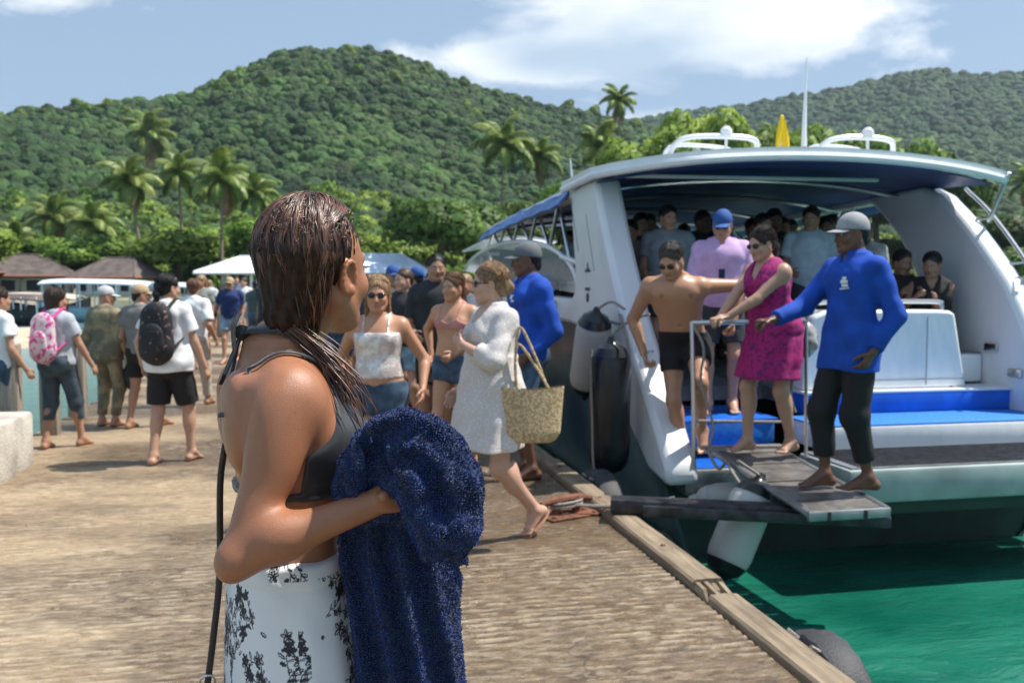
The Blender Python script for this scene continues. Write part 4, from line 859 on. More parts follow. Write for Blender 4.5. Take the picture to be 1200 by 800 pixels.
# vegetation ------------------------------------------------------
def leaf_mat(name, a, b_, scale=.5, transl=.35, rnd=.35, rough=.55):
    def f(nt, N, L, b):
        tc = N.new('ShaderNodeTexCoord'); geo = N.new('ShaderNodeNewGeometry'); n = nz(N, L, geo.outputs['Position'], scale, 3, .6); c = mixc(N, L, mrange(N, L, n, .36, .66), a, b_)
        oi = N.new('ShaderNodeObjectInfo'); hs = N.new('ShaderNodeHueSaturation'); L.new(c, hs.inputs['Color']); L.new(mrange(N, L, oi.outputs['Random'], 0, 1, 1-rnd, 1+rnd), hs.inputs['Value']); L.new(mrange(N, L, mth(N, L, 'FRACT', mth(N, L, 'MULTIPLY', oi.outputs['Random'], 7.3)), 0, 1, .485, .515), hs.inputs['Hue'])
        L.new(hs.outputs[0], b.inputs['Base Color']); b.inputs['Roughness'].default_value = rough; b.inputs['Specular IOR Level'].default_value = .3
        if transl:
            t = N.new('ShaderNodeBsdfTranslucent'); L.new(hs.outputs[0], t.inputs[0]); ms = N.new('ShaderNodeMixShader'); ms.inputs[0].default_value = transl; L.new(b.outputs[0], ms.inputs[1]); L.new(t.outputs[0], ms.inputs[2]); L.new(ms.outputs[0], N['Material Output'].inputs[0])
    return node_mat(name, f)
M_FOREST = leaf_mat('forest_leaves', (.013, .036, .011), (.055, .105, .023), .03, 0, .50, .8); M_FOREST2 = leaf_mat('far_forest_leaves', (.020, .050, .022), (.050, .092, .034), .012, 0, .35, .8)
M_LEAF = [leaf_mat('bright_leaves', (.13, .21, .030), (.29, .39, .065), .35), leaf_mat('mid_leaves', (.07, .14, .022), (.20, .30, .05), .35), leaf_mat('deep_leaves', (.035, .08, .016), (.13, .21, .04), .4)]
M_PALM = leaf_mat('palm_leaves', (.12, .19, .04), (.32, .39, .11), .8, .3, .2, .45); M_PALMT = mat('palm_trunk', (.26, .21, .16), .9, var=.25, vscale=6, bump=.4, bscale=20); M_TRUNK = mat('tree_bark', (.10, .075, .05), .9, var=.3, vscale=5)
M_DEADF = mat('dry_frond', (.42, .28, .15), .8, var=.25, vscale=6)
def lump_mesh(name, seed, m, sub=3, leafy=.075):
    bm = bmesh.new(); bmesh.ops.create_icosphere(bm, subdivisions=sub, radius=1); co = np.array([v.co[:] for v in bm.verts])
    d = 1+.22*snoise(co[:, 0]*1.6, co[:, 1]*1.6, co[:, 2]*1.6, seed)+.16*np.abs(snoise(co[:, 0]*4, co[:, 1]*4, co[:, 2]*4, seed+1))+leafy*np.random.RandomState(seed).randn(len(co))*.6
    for v, k in zip(bm.verts, d): v.co = Vector((v.co.x*k, v.co.y*k, max(v.co.z, -.55)*k*.82))
    me = bpy.data.meshes.new(name); bm.to_mesh(me); bm.free(); me.materials.append(m); return me
def leaf_cloud(name, m, lobes, n, size, seed, squash=.8, up=.3):
    """many small leaf clumps spread through the volume of several lobes"""
    r = np.random.RandomState(seed); L_ = np.array(lobes); w = L_[:, 3]**2; pick = r.choice(len(L_), n, p=w/w.sum()); d = r.normal(size=(n, 3)); d /= np.linalg.norm(d, axis=1)[:, None]
    rad = L_[pick, 3]*(r.rand(n)**.33*.45+.58)*(1+.16*snoise(d[:, 0]*3+pick, d[:, 1]*3, d[:, 2]*3, seed)); d2 = d.copy(); d2[:, 2] = np.where(d2[:, 2] < -.45, -d2[:, 2]*.4, d2[:, 2])
    c = L_[pick, :3]+d2*rad[:, None]*np.array([1, 1, squash]); nrm = d2+r.normal(size=(n, 3))*.55+np.array([0, 0, up]); nrm /= np.linalg.norm(nrm, axis=1)[:, None]
    a = np.cross(nrm, r.normal(size=(n, 3))); a /= np.linalg.norm(a, axis=1)[:, None]; b = np.cross(nrm, a); s_ = size*(.6+.8*r.rand(n))[:, None]
    # a bent leaf clump: two triangles sharing a raised spine
    v = np.stack([c-a*s_, c-b*s_*.62+nrm*s_*.1, c+a*s_, c+b*s_*.62-nrm*s_*.12], 1).reshape(-1, 3); i = np.arange(n)*4; f = np.stack([i, i+1, i+2, i+3], 1)
    me = bpy.data.meshes.new(name); me.vertices.add(len(v)); me.vertices.foreach_set('co', v.astype(np.float32).ravel()); me.loops.add(n*4); me.loops.foreach_set('vertex_index', f.astype(np.int32).ravel()); me.polygons.add(n)
    me.polygons.foreach_set('loop_start', np.arange(0, n*4, 4, dtype=np.int32)); me.polygons.foreach_set('loop_total', np.full(n, 4, dtype=np.int32)); me.update(calc_edges=True); me.materials.append(m)
    nn = d2*.85+nrm*.55+np.array([0, 0, .15]); nn /= np.linalg.norm(nn, axis=1)[:, None]; me.polygons.foreach_set('use_smooth', np.ones(n, bool)); me.normals_split_custom_set_from_vertices(np.repeat(nn, 4, 0).tolist()); return me
def scatter(name, pts, scales, variants, label, cat):
    coll = bpy.data.collections.new(name+'_kinds')
    for i, me in enumerate(variants): coll.objects.link(bpy.data.objects.new('%s_kind' % name, me))
    me = bpy.data.meshes.new(name); me.vertices.add(len(pts)); me.vertices.foreach_set('co', np.asarray(pts, np.float32).ravel()); a = me.attributes.new('sc', 'FLOAT_VECTOR', 'POINT'); a.data.foreach_set('vector', np.asarray(scales, np.float32).ravel())
    a = me.attributes.new('rt', 'FLOAT_VECTOR', 'POINT'); rt = np.zeros((len(pts), 3), np.float32); rt[:, 2] = rng.random(len(pts))*6.28; rt[:, :2] = rng.normal(size=(len(pts), 2))*.15; a.data.foreach_set('vector', rt.ravel()); me.update()
    o = bpy.data.objects.new(name, me); COL.objects.link(o); ng = bpy.data.node_groups.new(name, 'GeometryNodeTree'); ng.interface.new_socket('Geometry', in_out='INPUT', socket_type='NodeSocketGeometry'); ng.interface.new_socket('Geometry', in_out='OUTPUT', socket_type='NodeSocketGeometry')
    N, L = ng.nodes, ng.links; gi = N.new('NodeGroupInput'); go = N.new('NodeGroupOutput'); ip = N.new('GeometryNodeInstanceOnPoints'); ci = N.new('GeometryNodeCollectionInfo'); ci.inputs['Collection'].default_value = coll; ci.inputs['Separate Children'].default_value = True; ci.inputs['Reset Children'].default_value = True
    ip.inputs['Pick Instance'].default_value = True
    for an, sock in (('sc', 'Scale'), ('rt', 'Rotation')):
        na = N.new('GeometryNodeInputNamedAttribute'); na.data_type = 'FLOAT_VECTOR'; na.inputs['Name'].default_value = an; L.new(na.outputs[0], ip.inputs[sock])
    L.new(gi.outputs[0], ip.inputs['Points']); L.new(ci.outputs[0], ip.inputs['Instance']); L.new(ip.outputs[0], go.inputs[0]); md = o.modifiers.new('scatter', 'NODES'); md.node_group = ng
    return tag(o, label, cat, kind='stuff')
def hillpts(n, r0, r1, a0, a1, s0, s1, seed, lift=.35):
    r = np.random.RandomState(seed); q = np.sqrt(r.rand(n)*(r1*r1-r0*r0)+r0*r0); a = R(a0)+r.rand(n)*R(a1-a0); s_ = s0+(s1-s0)*r.rand(n)**2; z = terrain_h(a, q)+s_*lift
    return np.stack([q*np.sin(a), q*np.cos(a), z], 1), np.stack([s_, s_, s_*(.9+.5*r.rand(n))], 1)
lv = [lump_mesh('forest_crown', 30+i, M_FOREST) for i in range(5)]
p, s_ = hillpts(27000, 165, 500, -24, 40, 1.3, 3.3, 1, .75); scatter('hill_forest', p, s_, lv, 'dense green jungle covering the near hill', 'forest')
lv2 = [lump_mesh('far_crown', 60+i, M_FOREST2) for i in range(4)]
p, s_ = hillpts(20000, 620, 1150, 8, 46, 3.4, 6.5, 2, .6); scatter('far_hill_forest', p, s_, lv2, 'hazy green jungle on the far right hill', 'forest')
lobes = [(0, 0, .3, .75), (.5, .1, .1, .5), (-.45, .25, .15, .5), (.05, -.5, .1, .5), (0, .2, .7, .45)]
bv = [leaf_cloud('bush_kind', M_LEAF[i % 2], lobes, 900, .13, 80+i) for i in range(4)]
p, s_ = hillpts(1500, 101, 190, -22, 42, 1.2, 3.4, 3, .3); scatter('undergrowth', p, s_, bv, 'bright green bushes and young trees massed between the shore and the hill', 'undergrowth')
p, s_ = hillpts(1400, 150, 250, -22, 40, 2.4, 4.4, 31, .5); scatter('lower_slope_trees', p, s_, bv, 'bright leafy trees covering the foot of the hill', 'forest')
p, s_ = hillpts(150, 370, 480, -20, 20, 2.2, 4.0, 37, 1.0); scatter('ridge_trees', p, s_, bv[:2], 'taller trees standing out of the canopy along the ridge', 'forest')
# individual broad-leaved trees
def crown_kind(i):
    r = np.random.RandomState(100+i); L_ = [(0, 0, 0, 2.3)]
    for k in range(9):
        a = k*2.4+r.rand(); q = 1.4+1.3*r.rand(); L_.append((q*math.cos(a), q*math.sin(a), -.5+1.7*r.rand(), 1.0+.8*r.rand()))
    return L_
CROWNS = [leaf_cloud('crown', M_LEAF[(0, 1, 2, 1)[i]], crown_kind(i), 5200, .21, 120+i) for i in range(4)]
def trunk_mesh(seed):
    r = np.random.RandomState(seed); mb = MB(); mb.tube(cpath([(0, 0, 0), (.1, .05, .35), (.02, .1, .7), (.1, 0, 1.0)], 3), [.09-.006*i for i in range(10)], 7)
    for k in range(4):
        a = k*1.6+r.rand(); mb.tube([(.05, .05, .62+.06*k), (.22*math.cos(a), .22*math.sin(a), .85+.04*k), (.42*math.cos(a), .42*math.sin(a), 1.12)], [.045, .03, .015], 5)
    o = mb.build('trunk', M_TRUNK); me = o.data; bpy.data.objects.remove(o); return me
TRUNK = [trunk_mesh(i) for i in range(3)]
def gz(p): r_ = math.hypot(p.x, p.y); return float(terrain_h(np.array(math.atan2(p.x, p.y)), np.array(r_)))
def tree(px, dep, height, width, kind, label, group='broad-leaved trees behind the shore'):
    p = at((px-600)/1100*dep, dep); p.z = gz(p)-.1; t = thing('broadleaf_tree', label, 'tree', p, random.random()*6, group)
    tk = mesh_obj('trunk', None, None, None, t, data=TRUNK[kind % 3]); tk.scale = (width*.5, width*.5, height*.62)
    c = mesh_obj('crown', None, None, None, t, data=CROWNS[kind]); c.location = (0, 0, height*.55); c.scale = (width/5.6, width/5.6, height*.62/4.4)
TL = [(524, 85, 10.6, 9.2, 2, 'big round dark green tree rising behind the blue white roofed pavilion'), (585, 100, 8.5, 9, 1, 'green tree just right of the big round dark tree, above the boat bow'), (470, 112, 8, 9, 0, 'light green tree to the left of the big round dark tree'),
      (40, 100, 6.5, 9, 1, 'green tree behind the brown roof at far left'), (105, 96, 7.0, 8, 0, 'bright green tree between the two brown roofs'), (215, 94, 7.5, 9, 0, 'bright tree right of the second brown roof'), (280, 104, 9, 9, 1, 'mid green tree behind the white roofed pavilion'),
      (-30, 92, 8, 9, 0, 'bright green tree at the left edge of the photo'), (330, 110, 9, 9, 0, 'green tree hidden partly by the woman with wet hair'), (420, 120, 9.5, 10, 1, 'mid green tree right of the wet haired woman'),
      (640, 105, 12.5, 9, 1, 'leafy tree above the boat canopy'), (700, 112, 16.5, 11, 1, 'leafy tree behind the front of the cabin roof'), (770, 115, 23, 12, 0, 'light green tree left of the roof rail'), (822, 118, 26.5, 12, 0, 'tall light green tree behind the left roof rail'),
      (868, 120, 24.5, 11, 0, 'tall light green tree left of the yellow pennant'), (915, 122, 24, 12, 1, 'leafy tree behind the yellow pennant'), (965, 125, 25, 12, 0, 'tree with a light crown right of the antenna'), (1020, 128, 24.5, 13, 0, 'light green tree above the right roof rail'), (1070, 130, 21.5, 13, 1, 'leafy tree at the right end of the cabin roof'),
      (1120, 140, 14.5, 12, 2, 'dark tree seen under the roof tip'), (1165, 140, 13.5, 12, 2, 'dark tree right of the roof tip strut'), (1210, 142, 13, 12, 1, 'mid green tree at the right edge of the photo'), (1100, 138, 10, 11, 1, 'lower tree seen through the boat beside the seated couple'), (1150, 137, 8, 11, 1, 'low spreading tree above the rocks'), (1000, 134, 9, 11, 2, 'dark tree seen under the boat roof'), (1050, 136, 8.5, 10, 1, 'mid green tree seen over the heads of the seated couple'),
      (1195, 136, 6.5, 9, 2, 'low dark tree at the water on the right edge')]
for a in TL: tree(*a)
# palms
def frond_mesh(seed, m, dead=False):
    r = np.random.RandomState(seed); mb = MB(); n = 15; L_ = 1.0; P = []
    for i in range(n+1):
        t = i/n; P.append(Vector((L_*t*(1-.16*t*t), 0, .30*math.sin(t*1.9)-.40*t**2.2-(.35*t if dead else 0))))
    mb.tube(P, [.012*(1-.8*i/n) for i in range(n+1)], 4)
    for i in range(1, n*3):
        t = i/(3*n); k = min(int(t*n), n-1); p = P[k].lerp(P[k+1], t*n-k); tg = (P[k+1]-P[k]).normalized(); ll = .27*math.sin(math.pi*min(t*.92+.10, 1))**.6
        for s_ in (1, -1):
            d = (Vector((0, s_, 0))*.86+tg*.5+Vector((0, 0, -.32-.35*t+r.normal()*.10))).normalized(); w = tg*.017; q = p+d*ll*.55+Vector((0, 0, .015)); e = p+d*ll+Vector((0, 0, -.30*ll))
            mb.add([p-w, p+w, q+w*1.1, q-w*1.1, e], [(0, 1, 2, 3), (3, 2, 4)])
    o = mb.build('frond', m, auto=False); me = o.data; bpy.data.objects.remove(o); return me
FR = [frond_mesh(1, M_PALM), frond_mesh(2, M_PALM), frond_mesh(3, M_DEADF, True)]
def palm(px, dep, top_y, length, lean, label, seed, base=None, trunk_r=.16):
    r = np.random.RandomState(seed); p = at((px-600)/1100*dep, dep); p.z = gz(p)-.1; hgt = 1.53+(330-top_y)/1100*dep-p.z; t = thing('coconut_palm', label, 'palm tree', p, 0, 'coconut palms behind the shore')
    mb = MB(); pts = cpath([(-lean, 0, 0), (-lean*.75, .1, hgt*.3), (-lean*.25, .05, hgt*.7), (0, 0, hgt)], 5); n = len(pts); mb.tube(pts, [trunk_r*(1.25-.6*i/n) for i in range(n)], 8); mb.build('trunk', M_PALMT, t)
    k = 17
    for i in range(k):
        dead = i in (3, 11) and seed % 2 == 0; o = mesh_obj('frond', None, None, None, t, data=FR[2 if dead else i % 2]); el = R(68-118*(i/(k-1))**.9) if not dead else R(-45)
        o.location = (0, 0, hgt); o.rotation_euler = (r.normal()*.25, -el, i*2.399+r.rand()*.3); s_ = length*1.10*(.82+.36*r.rand()); o.scale = (s_, s_, s_)
    mb = MB()
    for i in range(6): a = i*1.05; mb.lathe((.22*math.cos(a), .22*math.sin(a), hgt-.38), [(.02, -.12), (.10, -.06), (.12, .02), (.07, .1)], 7)
    mb.build('coconuts', M_TRUNK, t)
PL = [(157, 96, 213, 3.3, -1.2, 'tall slender palm left of centre over the second brown roof'), (213, 104, 205, 3.3, -.4, 'palm between the slender palm and the drooping palm'), (262, 92, 212, 3.8, .1, 'palm with drooping dry fronds above the white pavilion roof'), (300, 112, 228, 3.3, .8, 'palm leaning right beside the wet haired woman'),
      (65, 118, 255, 4.2, 0, 'low bushy palm at far left'), (20, 112, 285, 3.6, .5, 'low palm behind the leftmost roof'), (178, 230, 160, 7.5, 0, 'palm crown high on the lower slope'), (590, 118, 172, 4.4, .6, 'big palm over the bow of the boat'), (632, 124, 185, 3.6, -.5, 'palm just right of the big palm'), (700, 132, 175, 4.4, .3, 'palm behind the front arch of the cabin'),
      (724, 140, 122, 3.2, .2, 'very tall thin palm rising above the others'), (905, 150, 170, 4.2, .4, 'palm behind the pennant on the roof'), (1200, 150, 215, 4.0, 0, 'palm at the right edge'), (110, 104, 262, 3.5, .4, 'short palm between two brown roofs')]
for i, a in enumerate(PL): palm(*a, seed=40+i)
# houses, pavilions
M_THATCH = mat('brown_roof', (.12, .095, .085), .9, var=.3, vscale=1.2, bump=.5, bscale=8); M_ROOFW = mat('white_metal_roof', (.74, .77, .82), .75, var=.08, vscale=1); M_ROOFB = mat('blue_white_roof', (.58, .68, .80), .8, var=.15, vscale=.6); M_WALL = mat('cream_wall', (.52, .46, .37), .85, var=.15, vscale=1); M_DARK = mat('dark_opening', (.02, .02, .022), .6); M_FASC = mat('red_fascia', (.32, .12, .07), .7)
def hip_house(px, dep, w, d, hw, hr, label, roofm, open_=False, rz=0.0, cat='house', ridge=.35, wallm=None):
    p = at((px-600)/1100*dep, dep); p.z = max(gz(p), 0)-.1; t = thing('pavilion' if open_ else 'beach_house', label, cat, p, -YAW+rz); o = .7; ov = .6; a, b = w/2+ov, d/2+ov; r_ = w/2*ridge
    mb = MB(); mb.add([(-a, -b, hw), (a, -b, hw), (a, b, hw), (-a, b, hw), (-r_, 0, hw+hr), (r_, 0, hw+hr)], [(0, 1, 5, 4), (1, 2, 5), (2, 3, 4, 5), (3, 0, 4), (3, 2, 1, 0)]); rf = mb.build('roof', roofm, t)
    mb = MB(); mb.tube([(-r_, 0, hw+hr), (r_, 0, hw+hr)], .12, 6)
    for x, y in ((-a, -b), (a, -b), (a, b), (-a, b)): mb.tube([(math.copysign(r_, x), 0, hw+hr), (x, y, hw)], .07, 5)
    mb.build('ridge_caps', roofm, rf)
    mb = MB()
    for k in range(4): x = ((-a, -b), (a, -b), (a, b), (-a, b)); A_, B_ = x[k], x[(k+1) % 4]; mb.tube([(A_[0], A_[1], hw-.1), (B_[0], B_[1], hw-.1)], .10, 4)
    mb.build('fascia', M_FASC if not open_ else roofm, t)
    if open_:
        for x in np.linspace(-w/2, w/2, 4):
            for y in (-d/2, d/2): mb = MB(); mb.box((x, y, hw/2), (.22, .22, hw), bev=.02); mb.build('post', M_WHITE, t)
        mb = MB(); mb.box((0, d/2-.3, .6), (w, .12, 1.2)); mb.build('back_wall', M_WALL, t)
    else:
        mb = MB(); mb.box((0, 0, hw/2), (w, d, hw)); mb.build('wall', wallm or M_WALL, t)
        for i in range(4):
            x = -w/2+w*(i+.5)/4; mb = MB(); mb.box((x, -d/2-.03, hw*.5), (w*.13, .10, hw*.55)); wn = mb.build('window' if i != 2 else 'door', M_DARK, t)
            mb = MB(); mb.box((x, -d/2-.07, hw*.79), (w*.16, .10, .1)); mb.build('lintel', M_WHITE, wn)
        for x in (-w/2-.3, 0, w/2+.3): mb = MB(); mb.box((x, -d/2-.4, hw/2), (.16, .16, hw), bev=.01); mb.build('post', M_POST, t)
hip_house(38, 92, 8.6, 7, 1.85, 2.0, 'wide brown roofed beach house at the far left behind the sand', M_THATCH, rz=R(12), ridge=.3)
hip_house(143, 90, 5.6, 6, 1.75, 1.8, 'second brown roofed beach house behind the white awning boat', M_THATCH, rz=R(-8), ridge=.5, wallm=M_WHITE2)
hip_house(-70, 84, 7.0, 6, 2.2, 2.2, 'brown roofed house beyond the left edge', M_THATCH, rz=R(5))
hip_house(292, 76, 5.6, 5, 2.15, 1.25, 'open pavilion with a white hipped roof at the head of the pier', M_ROOFW, True, cat='pavilion', ridge=.25)
hip_house(448, 84, 8.0, 6, 2.2, 1.55, 'open pavilion with a blue white roof right of the wet haired woman', M_ROOFB, True, cat='pavilion', ridge=.45)
# boats on the left
def awning_boat(px, dep, length, label, hullc, roofc, zr, rz):
    p = at((px-600)/1100*dep, dep, WZ+.05); t = thing('tour_boat', label, 'boat', p, rz, 'tour boats moored by the sand bank'); L2 = length/2
    def hull(u, v): x = -L2+length*u; w = 1.1*(1-abs(2*u-1)**3.5*.9); a = math.pi*v; return (x, -w*math.cos(a), -.25+.95*(1-math.sin(a))+.5*abs(2*u-1)**3)
    MB().grid(hull, 20, 8, .04).build('hull', hullc, t)
    def roof(u, v): return (-L2*.86+length*.84*u, -1.15+2.3*v, zr+.22*(1-(2*v-1)**2)-.10*(2*u-1)**4-(.12*u))
    MB().grid(roof, 14, 6, .07).build('awning', roofc, t)
    for u in np.linspace(-.8, .62, 6):
        for s_ in (-1, 1): MB().tube([(L2*u, s_*1.02, .4), (L2*u, s_*1.05, zr)], .035, 6).build('post', M_WHITE, t)
    MB().box((-.2, 0, .35), (length*.6, 1.3, .3), bev=.05).build('bench', M_SEAT, t)
M_HBLUE = mat('pale_blue_hull', (.32, .45, .55), .4, var=.1, vscale=2)
awning_boat(120, 50, 6.6, 'white awning tour boat moored behind the sand bank, left of the backpack woman', M_HBLUE, M_WHITE, 1.35+.72, -YAW+R(4)); awning_boat(205, 56, 5.0, 'smaller boat with white awning behind the white shirted walkers', M_HBLUE, M_WHITE, 1.9, -YAW+R(-6)); awning_boat(15, 46, 5.2, 'dark wooden boat with a low awning at the far left', M_DARK, M_THATCH, 1.35, -YAW+R(3))
awning_boat(52, 54, 5.0, 'dark hulled boat behind the long white awning boat', M_DARK, M_WALL, 1.3, -YAW+R(8))
# rocks on the far right shore
for i, (px, dep, s_) in enumerate(((1172, 133, 3.2), (1188, 131, 2.4), (1202, 134, 3.6), (1158, 135, 2.2), (1215, 130, 3.0))):
    p = at((px-600)/1100*dep, dep, WZ+.3); me = lump_mesh('rock', 200+i, mat('shore_rock', (.20, .17, .15), .9, var=.3, vscale=1), 2, .1) if i == 0 else bpy.data.meshes['rock']; o = mesh_obj('rock', None, None, None, data=me); o.location = p; o.scale = (s_, s_*.8, s_*.8); o.rotation_euler = (0, 0, i*1.3); tag(o, ['grey brown boulder at the water line on the far right shore', 'small boulder beside the larger ones at the far right water line', 'large boulder at the right edge of the photo on the shore', 'boulder farthest left on the rocky shore', 'boulder just beyond the right edge'][i], 'rock', 'boulders on the right shore')
# ---------------------------------------------------------------- the speedboat
BX = 4.30
def build_boat():
    t = thing('passenger_speedboat', 'big white passenger speedboat with blue canopy moored stern to the viewer at the pier', 'boat', (BX, 9.0, 0)); T = lambda x, y, z: (x-BX, y-9.0, z)
    def P(poly, x0, x1, name, m, bev=.03):
        mb = MB(); mb.prism([(y-9.0, z) for y, z in poly], x0-BX, x1-BX, 'x'); o = mb.build(name, m, t)
        b = o.modifiers.new('bevel', 'BEVEL'); b.width = bev; b.segments = 2; b.limit_method = 'ANGLE'; b.angle_limit = R(40); return o
    def sp(pts, n=6): return [tuple(q)[:2] for q in cpath([(a, b, 0) for a, b in pts], n)]
    # hull
    def half(y): return 1.74*(1-max(0, (y-13.0)/6.0)**2.2) if y > 13 else 1.74
    def sheer(y): return float(np.interp(y, [6.7, 7.4, 8.3, 9.1, 12, 15, 19], [.0, .36, .92, 1.12, 1.15, 1.2, 1.5]))
    def hull(u, v):
        y = 6.72+12.2*u; hb = max(half(y), .03); s_ = -1 if v < .5 else 1; q = abs(v-.5)*2; zt = sheer(y)
        if q > .35: k = (q-.35)/.65; x = hb*(.86+.14*k); z = -.62+(zt+.62)*k
        else: k = q/.35; x = hb*.86*k; z = -1.15+.53*k+.5*u**3
        return (s_*x, y-9.0, z)
    MB().grid(hull, 40, 24, .03).build('hull', M_HULL, t)
    mb = MB(); mb.add([T(2.6, 6.74, .02), T(6.0, 6.74, .02), T(5.8, 6.74, -.62), T(4.3, 6.74, -1.15), T(2.8, 6.74, -.62)], [(0, 1, 2, 3, 4)]); mb.build('transom', M_GREENH, t)
    # port side: quarter wing + arch + bulwark in one moulding
    port = sp([(9.25, 2.42), (8.85, 2.50), (8.43, 2.49)], 3)+sp([(8.32, 2.30), (8.04, 1.86), (7.56, 1.22), (7.10, .74), (6.76, .40), (6.52, .14)], 4)+[(6.52, .0), (6.95, .05)]+sp([(7.4, .32), (8.0, .72), (8.6, 1.02), (9.3, 1.10)], 3)+[(14.4, 1.16), (14.4, 1.40), (9.25, 1.36), (9.12, 1.45), (9.10, 1.62), (9.22, 2.1)]
    P(port, 2.54, 2.80, 'port_arch', M_WHITE2, .05)
    stb = [(9.35, 2.44), (8.3, 2.46)]+sp([(8.05, 2.36), (7.65, 2.05), (7.12, 1.52), (6.78, .98), (6.50, .40)], 5)+[(6.45, .05), (9.7, .05), (9.7, 1.15), (14.5, 1.2), (14.5, 1.32), (9.0, 1.28), (8.20, 1.25)]+sp([(8.35, 1.55), (8.65, 1.95), (9.05, 2.28)], 4)
    P(stb, 5.86, 6.08, 'starboard_arch', M_WHITE, .05)
    mb = MB(); mb.tube([T(6.12, y, z) for y, z in sp([(8.0, 2.42), (7.60, 2.12), (7.05, 1.55), (6.72, 1.0)], 5)], .018, 8)
    for y, z in ((7.6, 2.12), (7.2, 1.70), (6.9, 1.3)): mb.tube([T(6.12, y, z), T(6.0, y+.10, z-.02)], .012, 6)
    mb.build('arch_handrail', M_STEEL, t)
    # roof
    def yaft(v): return 7.30+.95*max(0, 1-v*5)**2*.9+.10*(2*v-1)**2
    def roofz(y, v): c = (2*v-1); return float(np.interp(y, [7.2, 8.2, 9.2, 12, 14.6], [2.60, 2.66, 2.63, 2.56, 2.44]))-.13*c*c-.02*c**6
    def roof(u, v): ya = yaft(v); y = ya+(9.30-ya)*u; return (2.46+3.60*v-BX, y-9.0, roofz(y, v))
    MB().grid(roof, 14, 26, .055).build('hardtop', M_WHITE, t)
    MB().grid(lambda u, v: (lambda y: (2.56+3.40*v-BX, y-9.0, roofz(y, v)-.066))(yaft(v)+.03+(14.1-yaft(v)-.03)*u), 14, 22, .012).build('headliner', M_NAVY, t)
    mb = MB(); n = 40; mb.tube([(2.46+3.60*i/n-BX, yaft(i/n)-9.0, roofz(yaft(i/n), i/n)-.022) for i in range(n+1)], .038, 8); mb.tube(cpath([T(2.47, y, roofz(y, 0)-.02) for y in (8.2, 8.6, 9.0, 9.3)], 3), .036, 8); mb.build('roof_rim', M_WHITE, t)
    def canv(u, v):
        y = 9.32+4.85*u; sag = .007*math.cos(u*math.pi*2*6); c = 2*v-1; return (2.44+3.74*v-BX, y-9.0, roofz(y, v)-.02+sag-.16*max(0, abs(c)-.93)/.07)
    MB().grid(canv, 60, 24, .02).build('canvas_roof', M_CANVAS, t)
    for s_, x in ((-1, 2.62), (1, 5.98)):
        MB().box(T(x, 11.6, 2.36), (.14, 5.0, .14), bev=.03, rx=R(-1.8)).build('roof_beam', M_WHITE2, t)
    for y in (8.7, 10.0, 11.4, 12.8): mb = MB(); mb.tube([T(2.62+3.36*i/10, y, roofz(y, i/10)-.12) for i in range(11)], .022, 8); mb.build('roof_bow', M_STEEL, t)
    MB().box(T(4.0, 8.25, 2.50), (2.6, .05, .035), bev=.01, rz=R(-3)).build('light_strip', M_WHITE2, t)
    # side window arc and its posts (port and starboard)
    for s_, x in ((1, 2.60), (-1, 5.99)):
        arc = [(13.0-3.85*math.cos(a), 1.38+.68*math.sin(a)**.8) for a in np.linspace(0.02, math.pi*.86, 30)]
        if s_ > 0:
            mb = MB(); mb.prism([(y-9, z) for y, z in arc], x-.012-BX, x+.012-BX, 'x'); mb.build('windscreen', mat('tinted_acrylic', (.35, .42, .42), .08, trans=.0, alpha=.55, spec=.8), t)
        mb = MB(); mb.tube([T(x-.005, y, z+.01) for y, z in arc], .028, 8); mb.build('window_frame', M_WHITE, t)
        ys = [9.45, 9.95, 10.35, 10.95, 11.35, 11.95, 12.35, 12.9, 13.3, 13.8, 14.2]
        for i in range(len(ys)-1):
            za = lambda y: 1.38+.68*max(0, 1-((y-13)/3.85)**2)**.4
            a, b = (T(x, ys[i], roofz(ys[i], 0)-.06), T(x, ys[i+1], za(ys[i+1]))) if i % 2 else (T(x, ys[i], za(ys[i])), T(x, ys[i+1], roofz(ys[i+1], 0)-.06))
            MB().tube([a, b], .022, 8).build('strut', M_STEEL, t)
        MB().tube([T(x, 9.2, 1.72), T(x-.02*s_, 9.75, 1.80)], .032, 8).build('grab_bar', M_WHITE, t)
    for a, b in ((T(2.86, 8.25, 1.6), T(2.70, 8.55, 2.42)), (T(5.9, 9.9, 1.3), T(5.92, 9.6, 2.36)), (T(6.06, 7.35, 2.50), T(6.08, 7.62, 2.08)), (T(6.0, 7.3, 1.0), T(5.96, 7.5, .7))): MB().tube([a, b], .018, 8).build('strut', M_STEEL, t)
    # foredeck and bow rail
    MB().grid(lambda u, v: (lambda y: ((2*v-1)*max(half(y)-.05, .02), y-9.0, sheer(y)+.06+.10*(1-(2*v-1)**2)))(13.9+5.0*u), 16, 10, .04).build('foredeck', M_WHITE, t)
    mb = MB(); mb.tube(cpath([T(2.75, 14.6, 1.3), T(2.72, 14.8, 1.95), T(2.8, 16, 2.02), T(3.2, 17.6, 2.05), T(3.9, 18.6, 2.08), T(4.3, 18.8, 2.08)], 5), .026, 8)
    for x, y in ((2.8, 16), (3.2, 17.5), (4.0, 18.6)): mb.tube([T(x, y, 1.3), T(x, y, 2.03)], .022, 8)
    mb.build('bow_rail', M_STEEL, t)
    MB().grid(lambda u, v: (2.62+1.2*v-BX, 14.75+2.2*u-9.0, 2.16+.07*math.sin(v*math.pi)-.10*u), 8, 8, .03).build('bow_awning', M_WHITE, t)
    # cockpit floor, steps, platform
    MB().box(T(4.91, 10.75, .54), (1.92, 6.9, .12)).build('cockpit_floor', M_GREY, t); MB().box(T(3.36, 11.0, .535), (1.17, 6.4, .12)).build('cockpit_floor', M_GREY, t)
